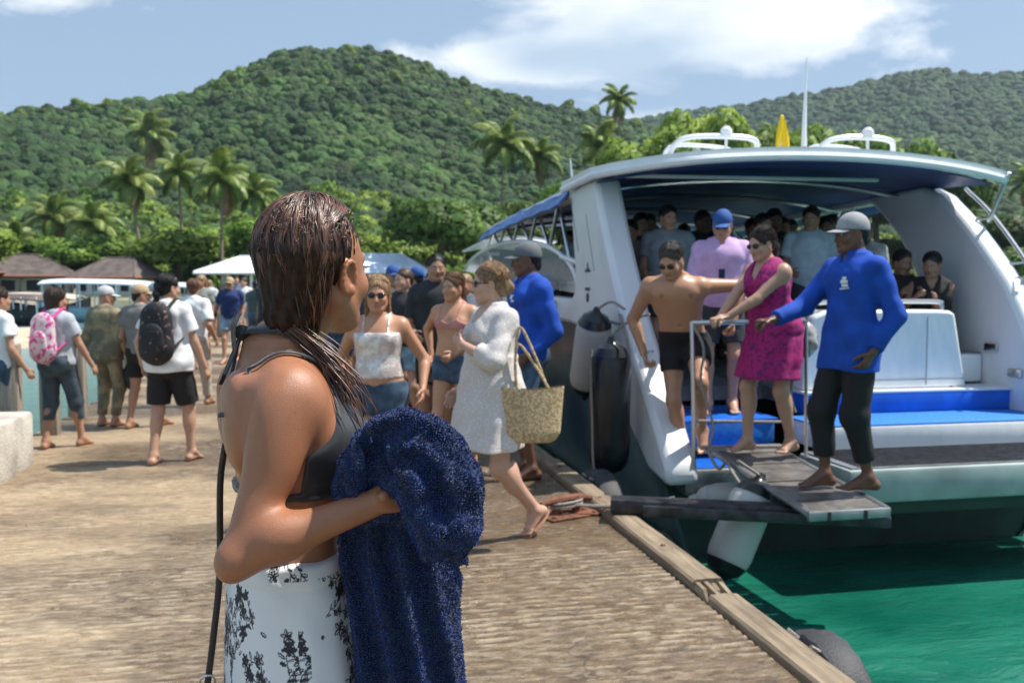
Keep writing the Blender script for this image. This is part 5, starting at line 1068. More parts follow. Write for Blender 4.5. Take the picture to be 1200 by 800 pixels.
    MB().box(T(4.80, 6.72, .335), (2.12, .60, .18), bev=.02).build('lower_step', M_WHITE, t)
    MB().box(T(4.80, 6.715, .430), (2.10, .57, .012), bev=.004).build('step_carpet', M_BLUEDK, t)
    MB().box(T(4.90, 7.16, .515), (1.92, .30, .17), bev=.01).build('upper_step_riser', M_BLUE, t)
    MB().box(T(4.90, 7.16, .612), (1.94, .34, .022), bev=.006).build('upper_step_tread', M_WHITE2, t)
    MB().box(T(3.24, 7.35, .31), (.78, .80, .22), bev=.02).build('port_step', M_BLUEDK, t); MB().box(T(3.24, 7.34, .428), (.80, .84, .014), bev=.004).build('port_step_trim', M_BLUE, t)
    MB().box(T(4.85, 6.08, .125), (2.60, .72, .24), bev=.03).build('swim_platform', mat('platform_fascia', (.34, .40, .38), .5, var=.2, vscale=3), t)
    MB().box(T(4.85, 6.08, .250), (2.54, .66, .010), bev=.003).build('platform_grating', M_GREY, t)
    mb = MB()
    for i in range(14): mb.box(T(4.85, 5.78+i*.047, .258), (2.42, .014, .008))
    mb.build('grating_ribs', M_DKMET, t)['kind'] = 'stuff'
    MB().box(T(4.85, 6.1, -.04), (2.4, .66, .08)).build('platform_underside', M_GREENH, t)
    MB().box(T(3.05, 6.93, .02), (.72, .78, .20), bev=.03).build('boarding_step', M_ALU, t); MB().box(T(3.05, 6.93, .124), (.66, .72, .008), bev=.003).build('boarding_step_carpet', M_BLUE, t)
    # stern seat bulkhead with its rail
    mb = MB(); mb.prism([(x-BX, z) for x, z in sp([(3.96, .62), (3.98, 1.0), (4.04, 1.24)], 3)+sp([(4.16, 1.29), (5.2, 1.29), (5.37, 1.26)], 3)+[(5.50, .62)]], 7.10-9.0, 7.34-9.0, 'y'); o = mb.build('stern_bulkhead', M_WHITE, t); b = o.modifiers.new('bevel', 'BEVEL'); b.width = .03; b.segments = 2
    MB().tube(cpath([T(4.1, 7.2, 1.26), T(4.1, 7.2, 1.34), T(4.3, 7.2, 1.36), T(5.2, 7.2, 1.36), T(5.3, 7.2, 1.33), T(5.3, 7.2, 1.26)], 4), .020, 8).build('seat_rail', M_STEEL, t)
    MB().box(T(5.68, 7.7, .76), (.34, .7, .26), bev=.03).build('side_step', M_WHITE, t); MB().box(T(5.68, 7.7, .895), (.32, .66, .01)).build('side_step_pad', M_GREY, t)
    MB().box(T(5.3, 8.15, .86), (1.0, .5, .5), bev=.05).build('stern_seat', M_SEAT, t)
    for y in (9.9, 10.8, 11.7, 12.6):
        for x in (3.25, 5.3):
            mb = MB(); mb.box(T(x, y, .82), (.95, .42, .14), bev=.04); mb.box(T(x, y+.25, 1.1), (.95, .10, .5), bev=.04); mb.build('bench_seat', M_SEAT, t)
    MB().box(T(4.3, 13.8, 1.3), (3.2, .1, 1.4)).build('forward_bulkhead', M_SEAT, t)
    mb = MB()
    for y, z in ((6.95, .75), (7.25, .95)): mb.box(T(5.845, y, z), (.02, .16, .07), bev=.008)
    mb.build('hatch_plates', M_STEEL, t)
    # roof rails with dome lights, antenna
    for x0, x1, y in ((3.18, 4.00, 8.05), (4.52, 5.26, 7.85)):
        z0 = 2.64; mb = MB(); mb.tube(cpath([T(x0-.03, y+.1, z0-.02), T(x0, y+.05, z0+.10), T(x0+.10, y, z0+.18), T((x0+x1)/2, y, z0+.205), T(x1-.08, y, z0+.19), T(x1-.01, y+.03, z0+.12), T(x1, y+.1, z0-.02)], 5), .026, 8)
        mb.tube(cpath([T(x0+.06, y+.5, z0-.02), T(x0+.12, y+.45, z0+.16), T((x0+x1)/2, y+.42, z0+.18), T(x1-.05, y+.45, z0+.14), T(x1, y+.5, z0-.02)], 4), .020, 8); r_ = mb.build('roof_rail', M_WHITE, t)
        xm = (x0+x1)/2+.08; mb = MB(); mb.tube([T(xm, y, z0-.01), T(xm, y, z0+.23)], .014, 8); mb.lathe(T(xm, y, z0+.22), [(.05, 0), (.055, .02), (.05, .05), (.025, .075), (.004, .08)], 14); mb.build('dome_light', M_WHITE, r_)
        mb = MB()
        for xx in (x0+.22, x1-.15): mb.lathe(T(xx, y+.01, z0+.02), [(.02, 0), (.028, .02), (.028, .06), (.012, .08)], 10)
        mb.build('lamp', M_STEEL, r_)
    mb = MB(); mb.tube([T(4.36, 7.9, 2.66), T(4.36, 7.9, 2.9), T(4.365, 7.9, 3.2), T(4.37, 7.9, 3.55)], [.030, .022, .014, .004], 8); an = mb.build('antenna', M_WHITE, t); MB().lathe(T(4.36, 7.9, 2.64), [(.045, 0), (.045, .03), (.06, .05), (.04, .09), (.02, .12)], 12).build('antenna_base', M_FASC, an)
    # forward mast with flag colours
    mb = MB(); mb.tube([T(2.95, 10.6, 2.5), T(2.9, 10.6, 2.95)], [.018, .008], 6); mb.build('forward_mast', M_WHITE, t)
    # hull lettering and quarter markings (print is too blurred to read in full)
    def txt(s, size, m, loc, rot):
        c = bpy.data.curves.new('hull_lettering', 'FONT'); c.body = s; c.size = size; c.extrude = .002; c.materials.append(m); o = bpy.data.objects.new('hull_lettering', c); COL.objects.link(o)
        bpy.context.view_layer.update(); dg = bpy.context.evaluated_depsgraph_get(); me = bpy.data.meshes.new_from_object(o.evaluated_get(dg)); bpy.data.objects.remove(o); o = bpy.data.objects.new('hull_lettering', me); COL.objects.link(o); o.parent = t; o.location = loc; o.rotation_euler = rot
    inkb = mat('faded_blue_ink', (.22, .30, .42), .6); ink = mat('dark_ink', (.06, .07, .09), .6)
    txt('LOQUITO', .15, inkb, T(2.535, 10.45, 1.22), (R(90), 0, R(-90)))
    mb = MB(); mb.prism([(-.09, 0), (.09, 0), (.07, .03), (.02, .035), (.0, .10), (-.02, .035), (-.07, .03)], -.002, .002, 'x'); mb.box((0, -.0, -.16), (.004, .15, .03)); mb.lathe((0, 0, -.24), [(.045, -.002), (.045, .002)], 12, (1, 0, 0))
    o = mb.build('quarter_emblem', ink, t); o.location = T(2.535, 8.62, 1.62)
    # joints in the mouldings, cleats, drain streaks
    sm_ = mat('sealant_joint', (.30, .32, .34), .6)
    for x in (4.35, 5.1): MB().box(T(x, 7.096, .94), (.006, .006, .58)).build('panel_joint', sm_, t)
    MB().box(T(4.75, 7.095, .70), (1.42, .006, .008)).build('panel_joint', sm_, t)
    for y, z in ((8.2, 1.9), (8.75, 2.1)): MB().box(T(2.537, y+.35, z), (.006, .62, .006), rx=R(62)).build('panel_joint', sm_, t)
    for x, y, z in ((2.68, 7.35, .92), (5.97, 7.0, 1.52)):
        mb = MB(); mb.lathe(T(x, y-.05, z-.02), [(.014, 0), (.012, .05)], 8); mb.lathe(T(x, y+.05, z-.02), [(.014, 0), (.012, .05)], 8); mb.tube([T(x, y-.13, z+.045), T(x, y, z+.035), T(x, y+.13, z+.045)], [.008, .014, .008], 8); mb.build('deck_cleat', M_STEEL, t)
    for i, y in enumerate((9.6, 10.5, 11.5, 12.4)):
        for x in (2.86, 5.74): mb = MB(); mb.tube([T(x, y-.35, 1.42), T(x, y-.35, 1.52), T(x, y+.35, 1.52), T(x, y+.35, 1.42)], .014, 6); mb.build('passenger_rail', M_STEEL, t)
    return t
boat = build_boat()
# pennant on the roof
t = thing('pennant', 'yellow pennant hanging limp from a short staff on the boat roof', 'flag', (4.15, 7.95, 2.64))
MB().tube([(0, 0, 0), (.012, 0, .40)], .007, 6).build('staff', M_WHITE, t)
MB().grid(lambda u, v: (.01+(v-.45)*(.02+.16*u**.8*(1 if u < .8 else 1-(u-.8)*1.6)), .022*math.sin(9*v+5*u)*u-.012, .40-.36*u-.03*math.sin(v*3)*u), 12, 8, .003).build('cloth', mat('yellow_cloth', (.85, .62, .02), .7, transl=.25), t, smooth=True)
# fenders
def fender(name, loc, length, r, m, capm, label, tilt=0, az=0, rope=None, grp='boat fenders'):
    t = thing(name, label, 'fender', loc, az, grp); q = Matrix.Rotation(tilt, 3, 'X'); mb = MB(); h_ = length/2
    prof = [(.03, -h_-.02), (r*.62, -h_+.01), (r*.9, -h_+.06), (r, -h_+.13), (r, h_-.13), (r*.9, h_-.06), (r*.62, h_-.01), (.03, h_+.02)]
    mb.lathe((0, 0, 0), [p for p in prof], 24, q @ Vector((0, 0, 1))); mb.build('tube', m, t)
    for s_ in (-1, 1):
        mb = MB(); pr = [(r*.93, s_*(h_-.075)), (r*.70, s_*(h_-.01)), (r*.35, s_*(h_+.02)), (.035, s_*(h_+.04)), (.02, s_*(h_+.08))]; mb.lathe((0, 0, 0), [(a+.004, b) for a, b in (pr if s_ > 0 else pr[::-1])], 24, q @ Vector((0, 0, 1))); mb.build('end_cap', capm, t)
    if rope: mb = MB(); mb.tube(cpath([tuple(q @ Vector((0, 0, h_+.06)))]+rope, 6), .011, 6); mb.build('lanyard', M_ROPE, t)
    return t
fender('boat_fender', (2.33, 7.82, .90), .74, .155, M_FENDW, M_FENDB, 'grey white fender with black ends leaning against the boat quarter', tilt=R(24), az=0, rope=[(.10, -.26, .46), (.19, -.36, .40)])
fender('boat_fender', (2.29, 7.14, .52), 1.0, .165, M_FENDB, M_FENDB, 'big black fender hanging on the boat quarter nearest the pier', tilt=R(3), az=0, rope=[(.03, -.05, .62), (.12, -.12, .70), (.24, -.24, .76)])
mb = MB(); mb.tube(cpath([(2.13, 7.12, 1.0), (2.12, 7.09, .7), (2.118, 7.05, .4), (2.12, 7.02, .1), (2.16, 7.0, -.1), (2.05, 7.0, -.2)], 6), .009, 6); tag(mb.build('fender_rope', M_ROPE), 'thin pale rope hanging over the big black fender', 'rope')
mb = MB(); mb.tube(cpath([(2.36, 7.95, 1.27), (2.5, 7.7, 1.18), (2.60, 7.45, 1.20), (2.6, 7.1, 1.42), (2.75, 6.95, 1.55)], 6), .013, 6); mb.tube(cpath([(2.53, 7.62, 1.25), (2.52, 7.4, 1.02), (2.50, 7.35, .95), (2.34, 7.28, 1.08)], 6), .016, 6); tag(mb.build('hanging_rope', M_ROPE), 'dark slack rope looped over the boat quarter above the fenders', 'rope')
fender('boat_fender', (2.70, 5.62, -.08), .62, .145, M_FENDW, M_FENDB, 'grey white fender hanging askew below the gangplank over the water', tilt=R(-28), az=R(-75), rope=[(.0, -.03, .45)])
fender('boat_fender', (2.95, 6.35, -.04), .42, .10, M_FENDW, M_FENDW, 'pale fender wedged between boarding step and gangplank', tilt=R(80), az=R(60))
# gangplank: beam from the pier, ramp to the boat
t = thing('gangplank', 'dark wet metal gangplank with crossing beam between the pier and the boat stern', 'gangplank', (2.5, 5.5, 0))
def bar(p0, p1, w, h_, name, m, bev=.01):
    p0, p1 = Vector(p0), Vector(p1); d = p1-p0; mb = MB(); yaw = math.atan2(d.y, d.x); pit = -math.asin(d.z/d.length); mb.box(tuple((p0+p1)/2-Vector((2.5, 5.5, 0))), (d.length, w, h_), rz=yaw, ry=pit, bev=bev); return mb.build(name, m, t)
bar((1.84, 5.70, .105), (3.42, 5.12, .085), .15, .09, 'beam', M_DKMET); bar((2.0, 5.55, .09), (3.40, 5.03, .075), .05, .07, 'beam_edge', M_DKMET)
def ramp(u, v): return (2.86+.50*v-2.5, 5.03+1.38*u-5.5, .165+.125*u)
for i in range(7):
    y0, y1 = i/7+.004, (i+1)/7-.004; mb = MB(); a, b, c, d = ramp(y0, 0), ramp(y0, 1), ramp(y1, 1), ramp(y1, 0)
    dz = (.0, .003, -.002, .002, 0, .003, 0)[i]; mb.add([(p[0], p[1], p[2]+dz) for p in (a, b, c, d)]+[(p[0], p[1], p[2]-.03) for p in (a, b, c, d)], [(0, 1, 2, 3), (7, 6, 5, 4), (0, 4, 5, 1), (1, 5, 6, 2), (2, 6, 7, 3), (3, 7, 4, 0)]); mb.build('ramp_panel', mat('worn_ramp_panel', (.10, .095, .09), .38, .2, col2=(.22, .20, .18), vscale=9, bump=.35, bscale=110) if i == 0 else bpy.data.materials['worn_ramp_panel'], t)
for v in (-.02, 1.02): mb = MB(); a, b = ramp(-.01, v), ramp(1.01, v); mb.tube([(a[0], a[1], a[2]-.01), (b[0], b[1], b[2]-.01)], .024, 8); mb.build('side_rail', M_ALU, t)
mb = MB(); a = ramp(-.012, .5); mb.box((a[0], a[1], a[2]-.022), (.54, .03, .058), bev=.006); mb.build('end_plate', M_ALU, t)
for x in (-.14, .1): mb = MB(); mb.box((a[0]+x, a[1]-.018, a[2]-.022), (.018, .01, .05)); mb.build('end_rib', M_DKMET, t)
mb = MB(); mb.box((3.12-2.5, 6.44-5.5, .285), (.62, .10, .05), bev=.015); mb.build('hinge_bar', M_ALU, t)
# boarding handrail
t = thing('boarding_handrail', 'pale metal boarding handrail held by the boatman and the woman in magenta, with ropes', 'handrail', (3.05, 6.3, .25))
hr = lambda *p: [tuple(np.array(q)-np.array((3.05, 6.3, .25))) for q in p]
MB().tube(hr((2.68, 6.42, 1.23), (3.40, 6.08, 1.255)), .018, 8).build('top_rail', M_STEEL, t)
MB().tube(hr((2.70, 6.40, .16), (2.695, 6.41, .7), (2.68, 6.42, 1.24)), .017, 8).build('post', M_STEEL, t); MB().tube(hr((3.44, 6.12, .27), (3.42, 6.1, .8), (3.40, 6.08, 1.26)), .013, 8).build('post', M_STEEL, t)
MB().tube(hr((2.72, 6.5, .50), (3.45, 6.5, .47)), .011, 8).build('lower_rail', M_ROPE, t); MB().tube(hr((2.72, 6.30, .34), (3.45, 6.3, .32)), .011, 8).build('lower_rail', M_ROPE, t)
mb = MB(); mb.tube(hr(*cpath([(2.68, 6.42, 1.23), (2.74, 6.34, 1.05), (2.73, 6.36, .8), (2.80, 6.3, .5), (2.76, 6.3, .3)], 5)), .010, 6); mb.build('lashing_rope', M_ROPE, t); mb = MB(); mb.tube(hr(*cpath([(3.38, 6.07, 1.24), (3.33, 6.06, 1.0), (3.30, 6.1, .75), (3.34, 6.1, .6)], 5)), .012, 6); mb.build('lashing_rope', M_ROPE, t); mb = MB(); mb.tube(hr(*cpath([(2.76, 6.34, .34), (2.80, 6.2, .2), (2.82, 6.1, .26), (2.78, 5.9, .22), (2.80, 5.7, .10)], 5)), .012, 6); mb.build('lashing_rope', M_ROPE, t)
# ---------------------------------------------------------------- people on the pier and the boat
def pp(px, dep, z=0.0): return tuple(at((px-600)/1100*dep, dep, z))
def to_local(loc, heading, s, w):
    a = -R(heading); d = np.array(w)-np.array(loc); c, s_ = math.cos(-a), math.sin(-a); return V3(d[0]*c-d[1]*s_, d[0]*s_+d[1]*c, d[2])/s
def to_world(loc, heading, s, p):
    a = -R(heading); p = np.array(p)*s; c, s_ = math.cos(a), math.sin(a); return V3(p[0]*c-p[1]*s_, p[0]*s_+p[1]*c, p[2])+np.array(loc)
WHITE = cmat('cloth', (.74, .75, .77)); BLACK = cmat('cloth', (.012, .012, .014)); DENIM = cmat('cloth', (.045, .085, .14), var=.5, vscale=12); DENIML = cmat('cloth', (.22, .35, .46), var=.3, vscale=10); CHAR = cmat('cloth', (.035, .04, .048)); UNIBLUE = cmat('cloth', (.004, .065, .42), var=.2, vscale=8); NAVYT = cmat('cloth', (.012, .03, .12))
GREYT = cmat('cloth', (.42, .45, .50)); OLIVE = cmat('cloth', (.30, .25, .15), col2=(.14, .13, .09), vscale=7, thresh=(.4, .55)); LAV = cmat('cloth', (.56, .38, .62)); CAPB = cmat('cloth', (.03, .10, .32)); CAPG = cmat('cloth', (.13, .14, .15)); CAPG2 = cmat('cloth', (.34, .34, .36)); MAG = mat('magenta_dress_print', (.42, .008, .16), .75, col2=(.16, .006, .10), vscale=38, thresh=(.48, .60), bump=.4, bscale=160, var=.2)
GLASS = cmat('plastic', (.006, .006, .008)); SAND = cmat('leather', (.32, .17, .10)); SANDK = cmat('leather', (.03, .025, .02)); BROWN = (.055, .028, .016); DBROWN = (.022, .012, .008); BLK = (.007, .006, .006); BLOND = (.26, .17, .09)
LACE = mat('white_lace', (.84, .84, .85), .85, col2=(.60, .55, .53), vscale=70, voro=True, thresh=(.12, .34), bump=.6, bscale=120)
SILVER = mat('sequin_camisole', (.60, .50, .46), .38, .35, col2=(.78, .74, .72), vscale=22, thresh=(.45, .6), bump=.5, bscale=90)
PINKF = mat('pink_floral_backpack', (.62, .52, .55), .8, col2=(.55, .05, .25), vscale=22, thresh=(.50, .58), bump=.2); DARKF = mat('dark_floral_backpack', (.014, .014, .018), .75, col2=(.30, .16, .12), vscale=26, thresh=(.62, .66), bump=.2)
FAIR, TAN, DARKS, MIDS, WARM = (.56, .33, .24), (.44, .24, .155), (.15, .070, .042), (.36, .20, .13), (.50, .25, .15)
L1 = dict(h=.0105, hf=.0048, head_h=.0038, toes=True); L2 = dict(h=.016, hf=.009, head_h=.0065); L3 = dict(h=.023, hf=.014, head_h=.0105)
PEOPLE = {}
def P_(key, *a, **k): PEOPLE[key] = (*person(*a, **k), a[1], a[2]); return PEOPLE[key]
stand = lambda **k: dict(k)
walk1 = dict(footR=(.09, .20, .082), footL=(-.09, -.24, .13), toeL=(-.1, .85, -.35), handR=(.25, -.08, .93), handL=(-.25, .14, .95))
# woman in the white lace cover-up with the straw bag
P_('lace', 'woman in white lace cover-up and dark sunglasses striding left with a straw bag', pp(576, 5.5), hd(238), 1.66, 'F',
   dict(pelvis=(0, 0, .925), footR=(.07, .24, .085), toeR=(.08, 1, .02), footL=(-.07, -.27, .17), toeL=(-.12, .80, -.62), twist=-4, handR=(.24, .10, .90), elbowR=(.3, -1, -.1), handL=(-.03, .22, 1.21), elbowL=(-1, -.45, -.5), palmL=(0, -1, .2), hdirL=(.9, .1, .35), curlL=1.0, look=(24, -2, 0)),
   FAIR, ('bun', (.20, .12, .065)), [('dress', LACE, dict(hem=-.34, sleeve=1.50, neck='deep', flare=.98, name='lace_dress', sw=1.5, off=.012, wr=.009, wf=24)), ('sunglasses', GLASS), ('sandals', SAND)], bulk=1.16, bust=1.12, **L1)
# woman in silver camisole
P_('silver', 'woman in silver camisole and denim shorts with sunglasses walking towards the viewer', pp(443, 5.85), hd(183), 1.58, 'F',
   dict(footR=(.09, .16, .082), footL=(-.08, -.18, .11), handR=(.30, -.03, .93), handL=(-.31, .06, .94), elbowR=(.5, -1, 0), elbowL=(-.5, -1, 0), look=(-6, -4, 0)), WARM, ('long', (.24, .14, .07)),
   [('camisole', SILVER), ('shorts', DENIM, dict(len=.34, name='denim_shorts', top=.06, wr=.004)), ('sunglasses', GLASS), ('sandals', SAND)], bulk=1.06, **L1)
# blue shirted man with grey cap behind her
P_('blueman', 'man in blue long sleeved shirt and grey cap standing behind the lace dress woman', pp(619, 7.3), hd(258), 1.85, 'M', dict(twist=10, handR=(.22, .10, .92), handL=(-.215, .06, .90), elbowL=(-.05, -1, 0), look=(5, -2, 0)), DARKS, ('short', BLK),
   [('shirt', UNIBLUE, dict(sleeve=1.9, neck='collar', hem=-.06, name='blue_shirt')), ('shorts', DENIM, dict(len=.75, name='denim_shorts')), ('cap', CAPG, {})], **L1)
P_('bikini', 'woman in small bikini top and denim shorts with dark strap on her shoulder', pp(532, 7.5), hd(205), 1.62, 'F', dict(twist=10, handR=(.28, -.10, .98), elbowR=(1, -.8, 0), handL=(-.14, .26, 1.02), look=(10, -3, 0), footR=(.09, .15, .082), footL=(-.09, -.16, .10)), (.52, .27, .16), ('pony', (.10, .05, .025)),
   [('bikini_top', cmat('cloth', (.50, .23, .20))), ('shorts', DENIM, dict(len=.30, name='denim_shorts')), ('sandals', SANDK)], bulk=1.04, **L2)
P_('blackman', 'man in black shirt and shorts behind the bikini woman', pp(512, 8.7), hd(172), 1.80, 'M', dict(handR=(.2, .2, 1.0), twist=-10), MIDS, ('short', BLK), [('tee', cmat('cloth', (.02, .025, .03)), dict(sleeve=.75)), ('shorts', BLACK, dict(len=.8)), ('sandals', SANDK)], **L2)
r_ = P_('bluecap', 'man in bright blue tee and blue cap carrying a strap pack in the crowd', pp(487, 11.5), hd(30), 1.73, 'M', dict(handR=(.2, .25, 1.1), look=(-70, 0, 0)), MIDS, ('short', BLK), [('tee', UNIBLUE, dict(sleeve=.7)), ('shorts', DENIML, dict(len=.7)), ('cap', CAPB, {}), ('sandals', SANDK)], **L2)
# the left side
P_('farleft', 'girl in white tee and denim shorts cut by the left edge', pp(-2, 8.2), hd(30), 1.50, 'F', dict(handR=(.27, .10, .88), look=(10, 0, 0)), TAN, ('pony', DBROWN), [('tee', WHITE), ('shorts', DENIM, dict(len=.5, name='denim_shorts')), ('sandals', SAND)], **L2)
P_('pinkpack', 'woman in light grey tee and dark jeans wearing the pink floral backpack', pp(66, 8.6), hd(12), 1.49, 'F', dict(footR=(.14, .16, .082), footL=(-.10, -.10, .082), handR=(.30, .14, .88), handL=(-.2, .22, 1.0), look=(35, -4, 0)), TAN, ('bob', DBROWN), [('tee', GREYT, dict(sleeve=.6)), ('pants', cmat('cloth', (.05, .075, .10), var=.3, vscale=10), dict(len=.45, name='jeans', w=1.0)), ('sandals', SAND)], bulk=1.08, **L2)
P_('olive', 'figure in olive and beige clothes with a pale grey head cloth by the posts', pp(124, 9.9), hd(20), 1.50, 'M', dict(look=(40, -5, 0), handR=(.2, .2, .95)), TAN, None, [('shirt', OLIVE, dict(sleeve=1.6, hem=-.12, neck='crew')), ('pants', OLIVE, dict(len=.85, name='trousers')), ('cap', cmat('cloth', (.45, .46, .47)), {}), ('sandals', SANDK)], **L2)
P_('capleft', 'man with beige cap and dark bag half hidden left of the black backpack woman', pp(165, 9.8), hd(20), 1.52, 'M', dict(look=(40, 0, 0), footR=(.12, .18, .082), footL=(-.1, -.12, .082)), (.40, .22, .14), ('short', DBROWN), [('tee', cmat('cloth', (.20, .19, .18))), ('shorts', BLACK, dict(len=.7)), ('cap', cmat('cloth', (.42, .30, .18)), {}), ('sandals', SAND)], **L2)
P_('blackpack', 'dark haired woman in white tee and black knee shorts wearing the black floral backpack', pp(197, 7.9), hd(8), 1.61, 'F', dict(footR=(.13, .12, .082), footL=(-.10, -.14, .085), handR=(.29, .10, .86), handL=(-.27, .02, .88), look=(30, 0, 0)), (.50, .29, .20), ('pony', BLK),
   [('tee', WHITE, dict(sleeve=.62, hem=-.10)), ('shorts', BLACK, dict(len=.86, name='knee_shorts', w=1.15)), ('sandals', SANDK)], bulk=1.10, **L1)
P_('whiteman', 'man in white shirt walking away behind the black backpack woman', pp(226, 11.5), hd(5), 1.58, 'M', dict(handR=(.28, .05, .9), look=(-25, 0, 0), footR=(.1, .2, .082), footL=(-.1, -.15, .1)), TAN, ('short', (.10, .05, .03)), [('tee', WHITE, dict(sleeve=.8)), ('pants', cmat('cloth', (.48, .44, .38)), dict(len=.9, name='trousers'))], **L2)
P_('navytee', 'man in navy tee and light blue shorts with beige cap walking towards the viewer', pp(270, 17.6), hd(178), 1.63, 'M', dict(handR=(.3, .12, 1.0), footR=(.09, .18, .082), footL=(-.09, -.15, .1)), TAN, ('short', DBROWN), [('tee', NAVYT, dict(sleeve=.6)), ('shorts', DENIML, dict(len=.6)), ('cap', cmat('cloth', (.45, .33, .2)), {}), ('sunglasses', GLASS)], **L2)
# crowd farther away
CR = [(300, 19.5, 10, 'F', (.06, .10, .10), 'person in dark teal top walking away beside the man in the navy tee'), (314, 18.2, 190, 'M', (.03, .05, .05), 'man in dark top right behind the wet haired woman'), (286, 24, 175, 'F', (.6, .6, .62), 'small figure in white behind the man in the navy tee'), (246, 25, 0, 'M', (.55, .56, .58), 'distant man in pale shirt by the left posts'),
      (408, 13.5, 185, 'M', (.05, .09, .20), 'man in dark blue at the cheek of the wet haired woman'), (428, 17, 178, 'F', (.55, .35, .3), 'distant woman in salmon top behind the silver camisole woman'), (456, 15.0, 20, 'M', (.32, .40, .50), 'man in grey blue shirt with dark cap behind the silver camisole woman'), (470, 13.2, 190, 'F', (.42, .18, .13), 'woman in rust red top left of the man with the blue cap'),
      (420, 27, 5, 'M', (.1, .2, .45), 'far man in blue before the blue white pavilion'), (440, 30, 185, 'M', (.6, .6, .6), 'far man in white before the blue white pavilion'), (468, 26, 180, 'M', (.1, .1, .12), 'far man in black near the pavilion posts'), (500, 19, 170, 'M', (.12, .30, .16), 'man in green top between the blue cap man and the man in black'),
      (552, 11.5, 175, 'M', (.25, .25, .27), 'man in grey between the bikini woman and the lace dress woman'), (560, 17, 0, 'M', (.7, .7, .7), 'far man in white near the boat bow'), (398, 34, 0, 'F', (.5, .1, .12), 'tiny figure in red far down the pier'), (384, 42, 0, 'M', (.2, .22, .3), 'tiny figure in grey blue at the pier head'), (450, 38, 180, 'F', (.6, .55, .3), 'tiny figure in yellow before the pavilion'), (462, 10.4, 182, 'F', (.5, .42, .38), 'woman in beige top between the silver camisole woman and the blue cap man'), (474, 9.6, 200, 'M', (.03, .03, .035), 'man in black cap and tee at the shoulder of the silver camisole woman'), (545, 9.9, 190, 'M', (.10, .12, .16), 'man in dark slate tee behind the bikini woman'), (566, 13.0, 170, 'M', (.05, .20, .55), 'man in blue tee beyond the lace dress woman'), (494, 14.5, 185, 'F', (.55, .1, .2), 'woman in raspberry top behind the blue cap man'), (432, 12.0, 20, 'F', (.08, .1, .12), 'woman in dark top walking away behind the silver camisole woman'), (382, 16, 182, 'F', (.55, .5, .45), 'woman in cream top just right of the wet haired head'), (396, 11.5, 178, 'M', (.10, .10, .14), 'man in dark navy close behind the wet haired woman'), (415, 14.8, 170, 'F', (.6, .6, .62), 'woman in white partly behind the silver camisole woman'), (450, 13.0, 0, 'M', (.06, .18, .42), 'man in royal blue walking away at the centre'), (480, 17.5, 175, 'F', (.35, .12, .1), 'woman in brick red far behind the blue cap man'), (506, 12.5, 185, 'F', (.5, .4, .3), 'woman in sand coloured top behind the man in black'), (525, 14.5, 0, 'M', (.5, .5, .52), 'man in pale grey walking away behind the bikini woman'), (556, 15.5, 190, 'F', (.1, .25, .3), 'woman in teal top beyond the lace dress woman'), (575, 15.0, 185, 'M', (.03, .03, .04), 'man in black near the boat bow'), (338, 22, 185, 'F', (.5, .3, .35), 'woman in dusty pink left of the wet haired woman'), (310, 26, 0, 'M', (.55, .55, .5), 'man in off white far down the left side'), (278, 31, 180, 'M', (.1, .12, .2), 'small figure in dark blue by the far posts'), (236, 16.5, 185, 'F', (.2, .22, .2), 'woman in grey green beside the man in white'), (412, 21, 180, 'M', (.15, .35, .5), 'man in sky blue far behind the silver camisole woman'), (436, 23, 0, 'F', (.5, .5, .2), 'woman in pale yellow far behind the silver camisole woman'), (490, 22, 180, 'M', (.3, .3, .33), 'man in grey far behind the blue cap man'), (322, 30, 0, 'M', (.3, .32, .36), 'small figure in grey at the end of the left posts')]
for i, (px, dep, hg, sx, c, lab) in enumerate(CR):
    q = at((px-600)/1100*dep, dep)
    if q.x > 1.6: q.x = 1.45
    P_('c%d' % i, lab, tuple(q), hd(hg), 1.58+.17*((i*37) % 10)/10, sx, dict(footR=(.09, .12, .082), footL=(-.09, -.12, .09), look=((i*53) % 60-30, 0, 0)), [TAN, MIDS, FAIR, WARM][i % 4], (('short' if sx == 'M' else 'pony'), [BLK, DBROWN, BROWN, BLOND][i % 4]),
       [('tee', cmat('cloth', c)), ('shorts', [DENIM, CHAR, DENIML, BLACK][i % 4], dict(len=.6))]+([('cap', CAPB if i % 2 else CAPG, {})] if i in (4, 6, 8, 17, 21) else []), group='people crowding the far part of the pier', **L3)
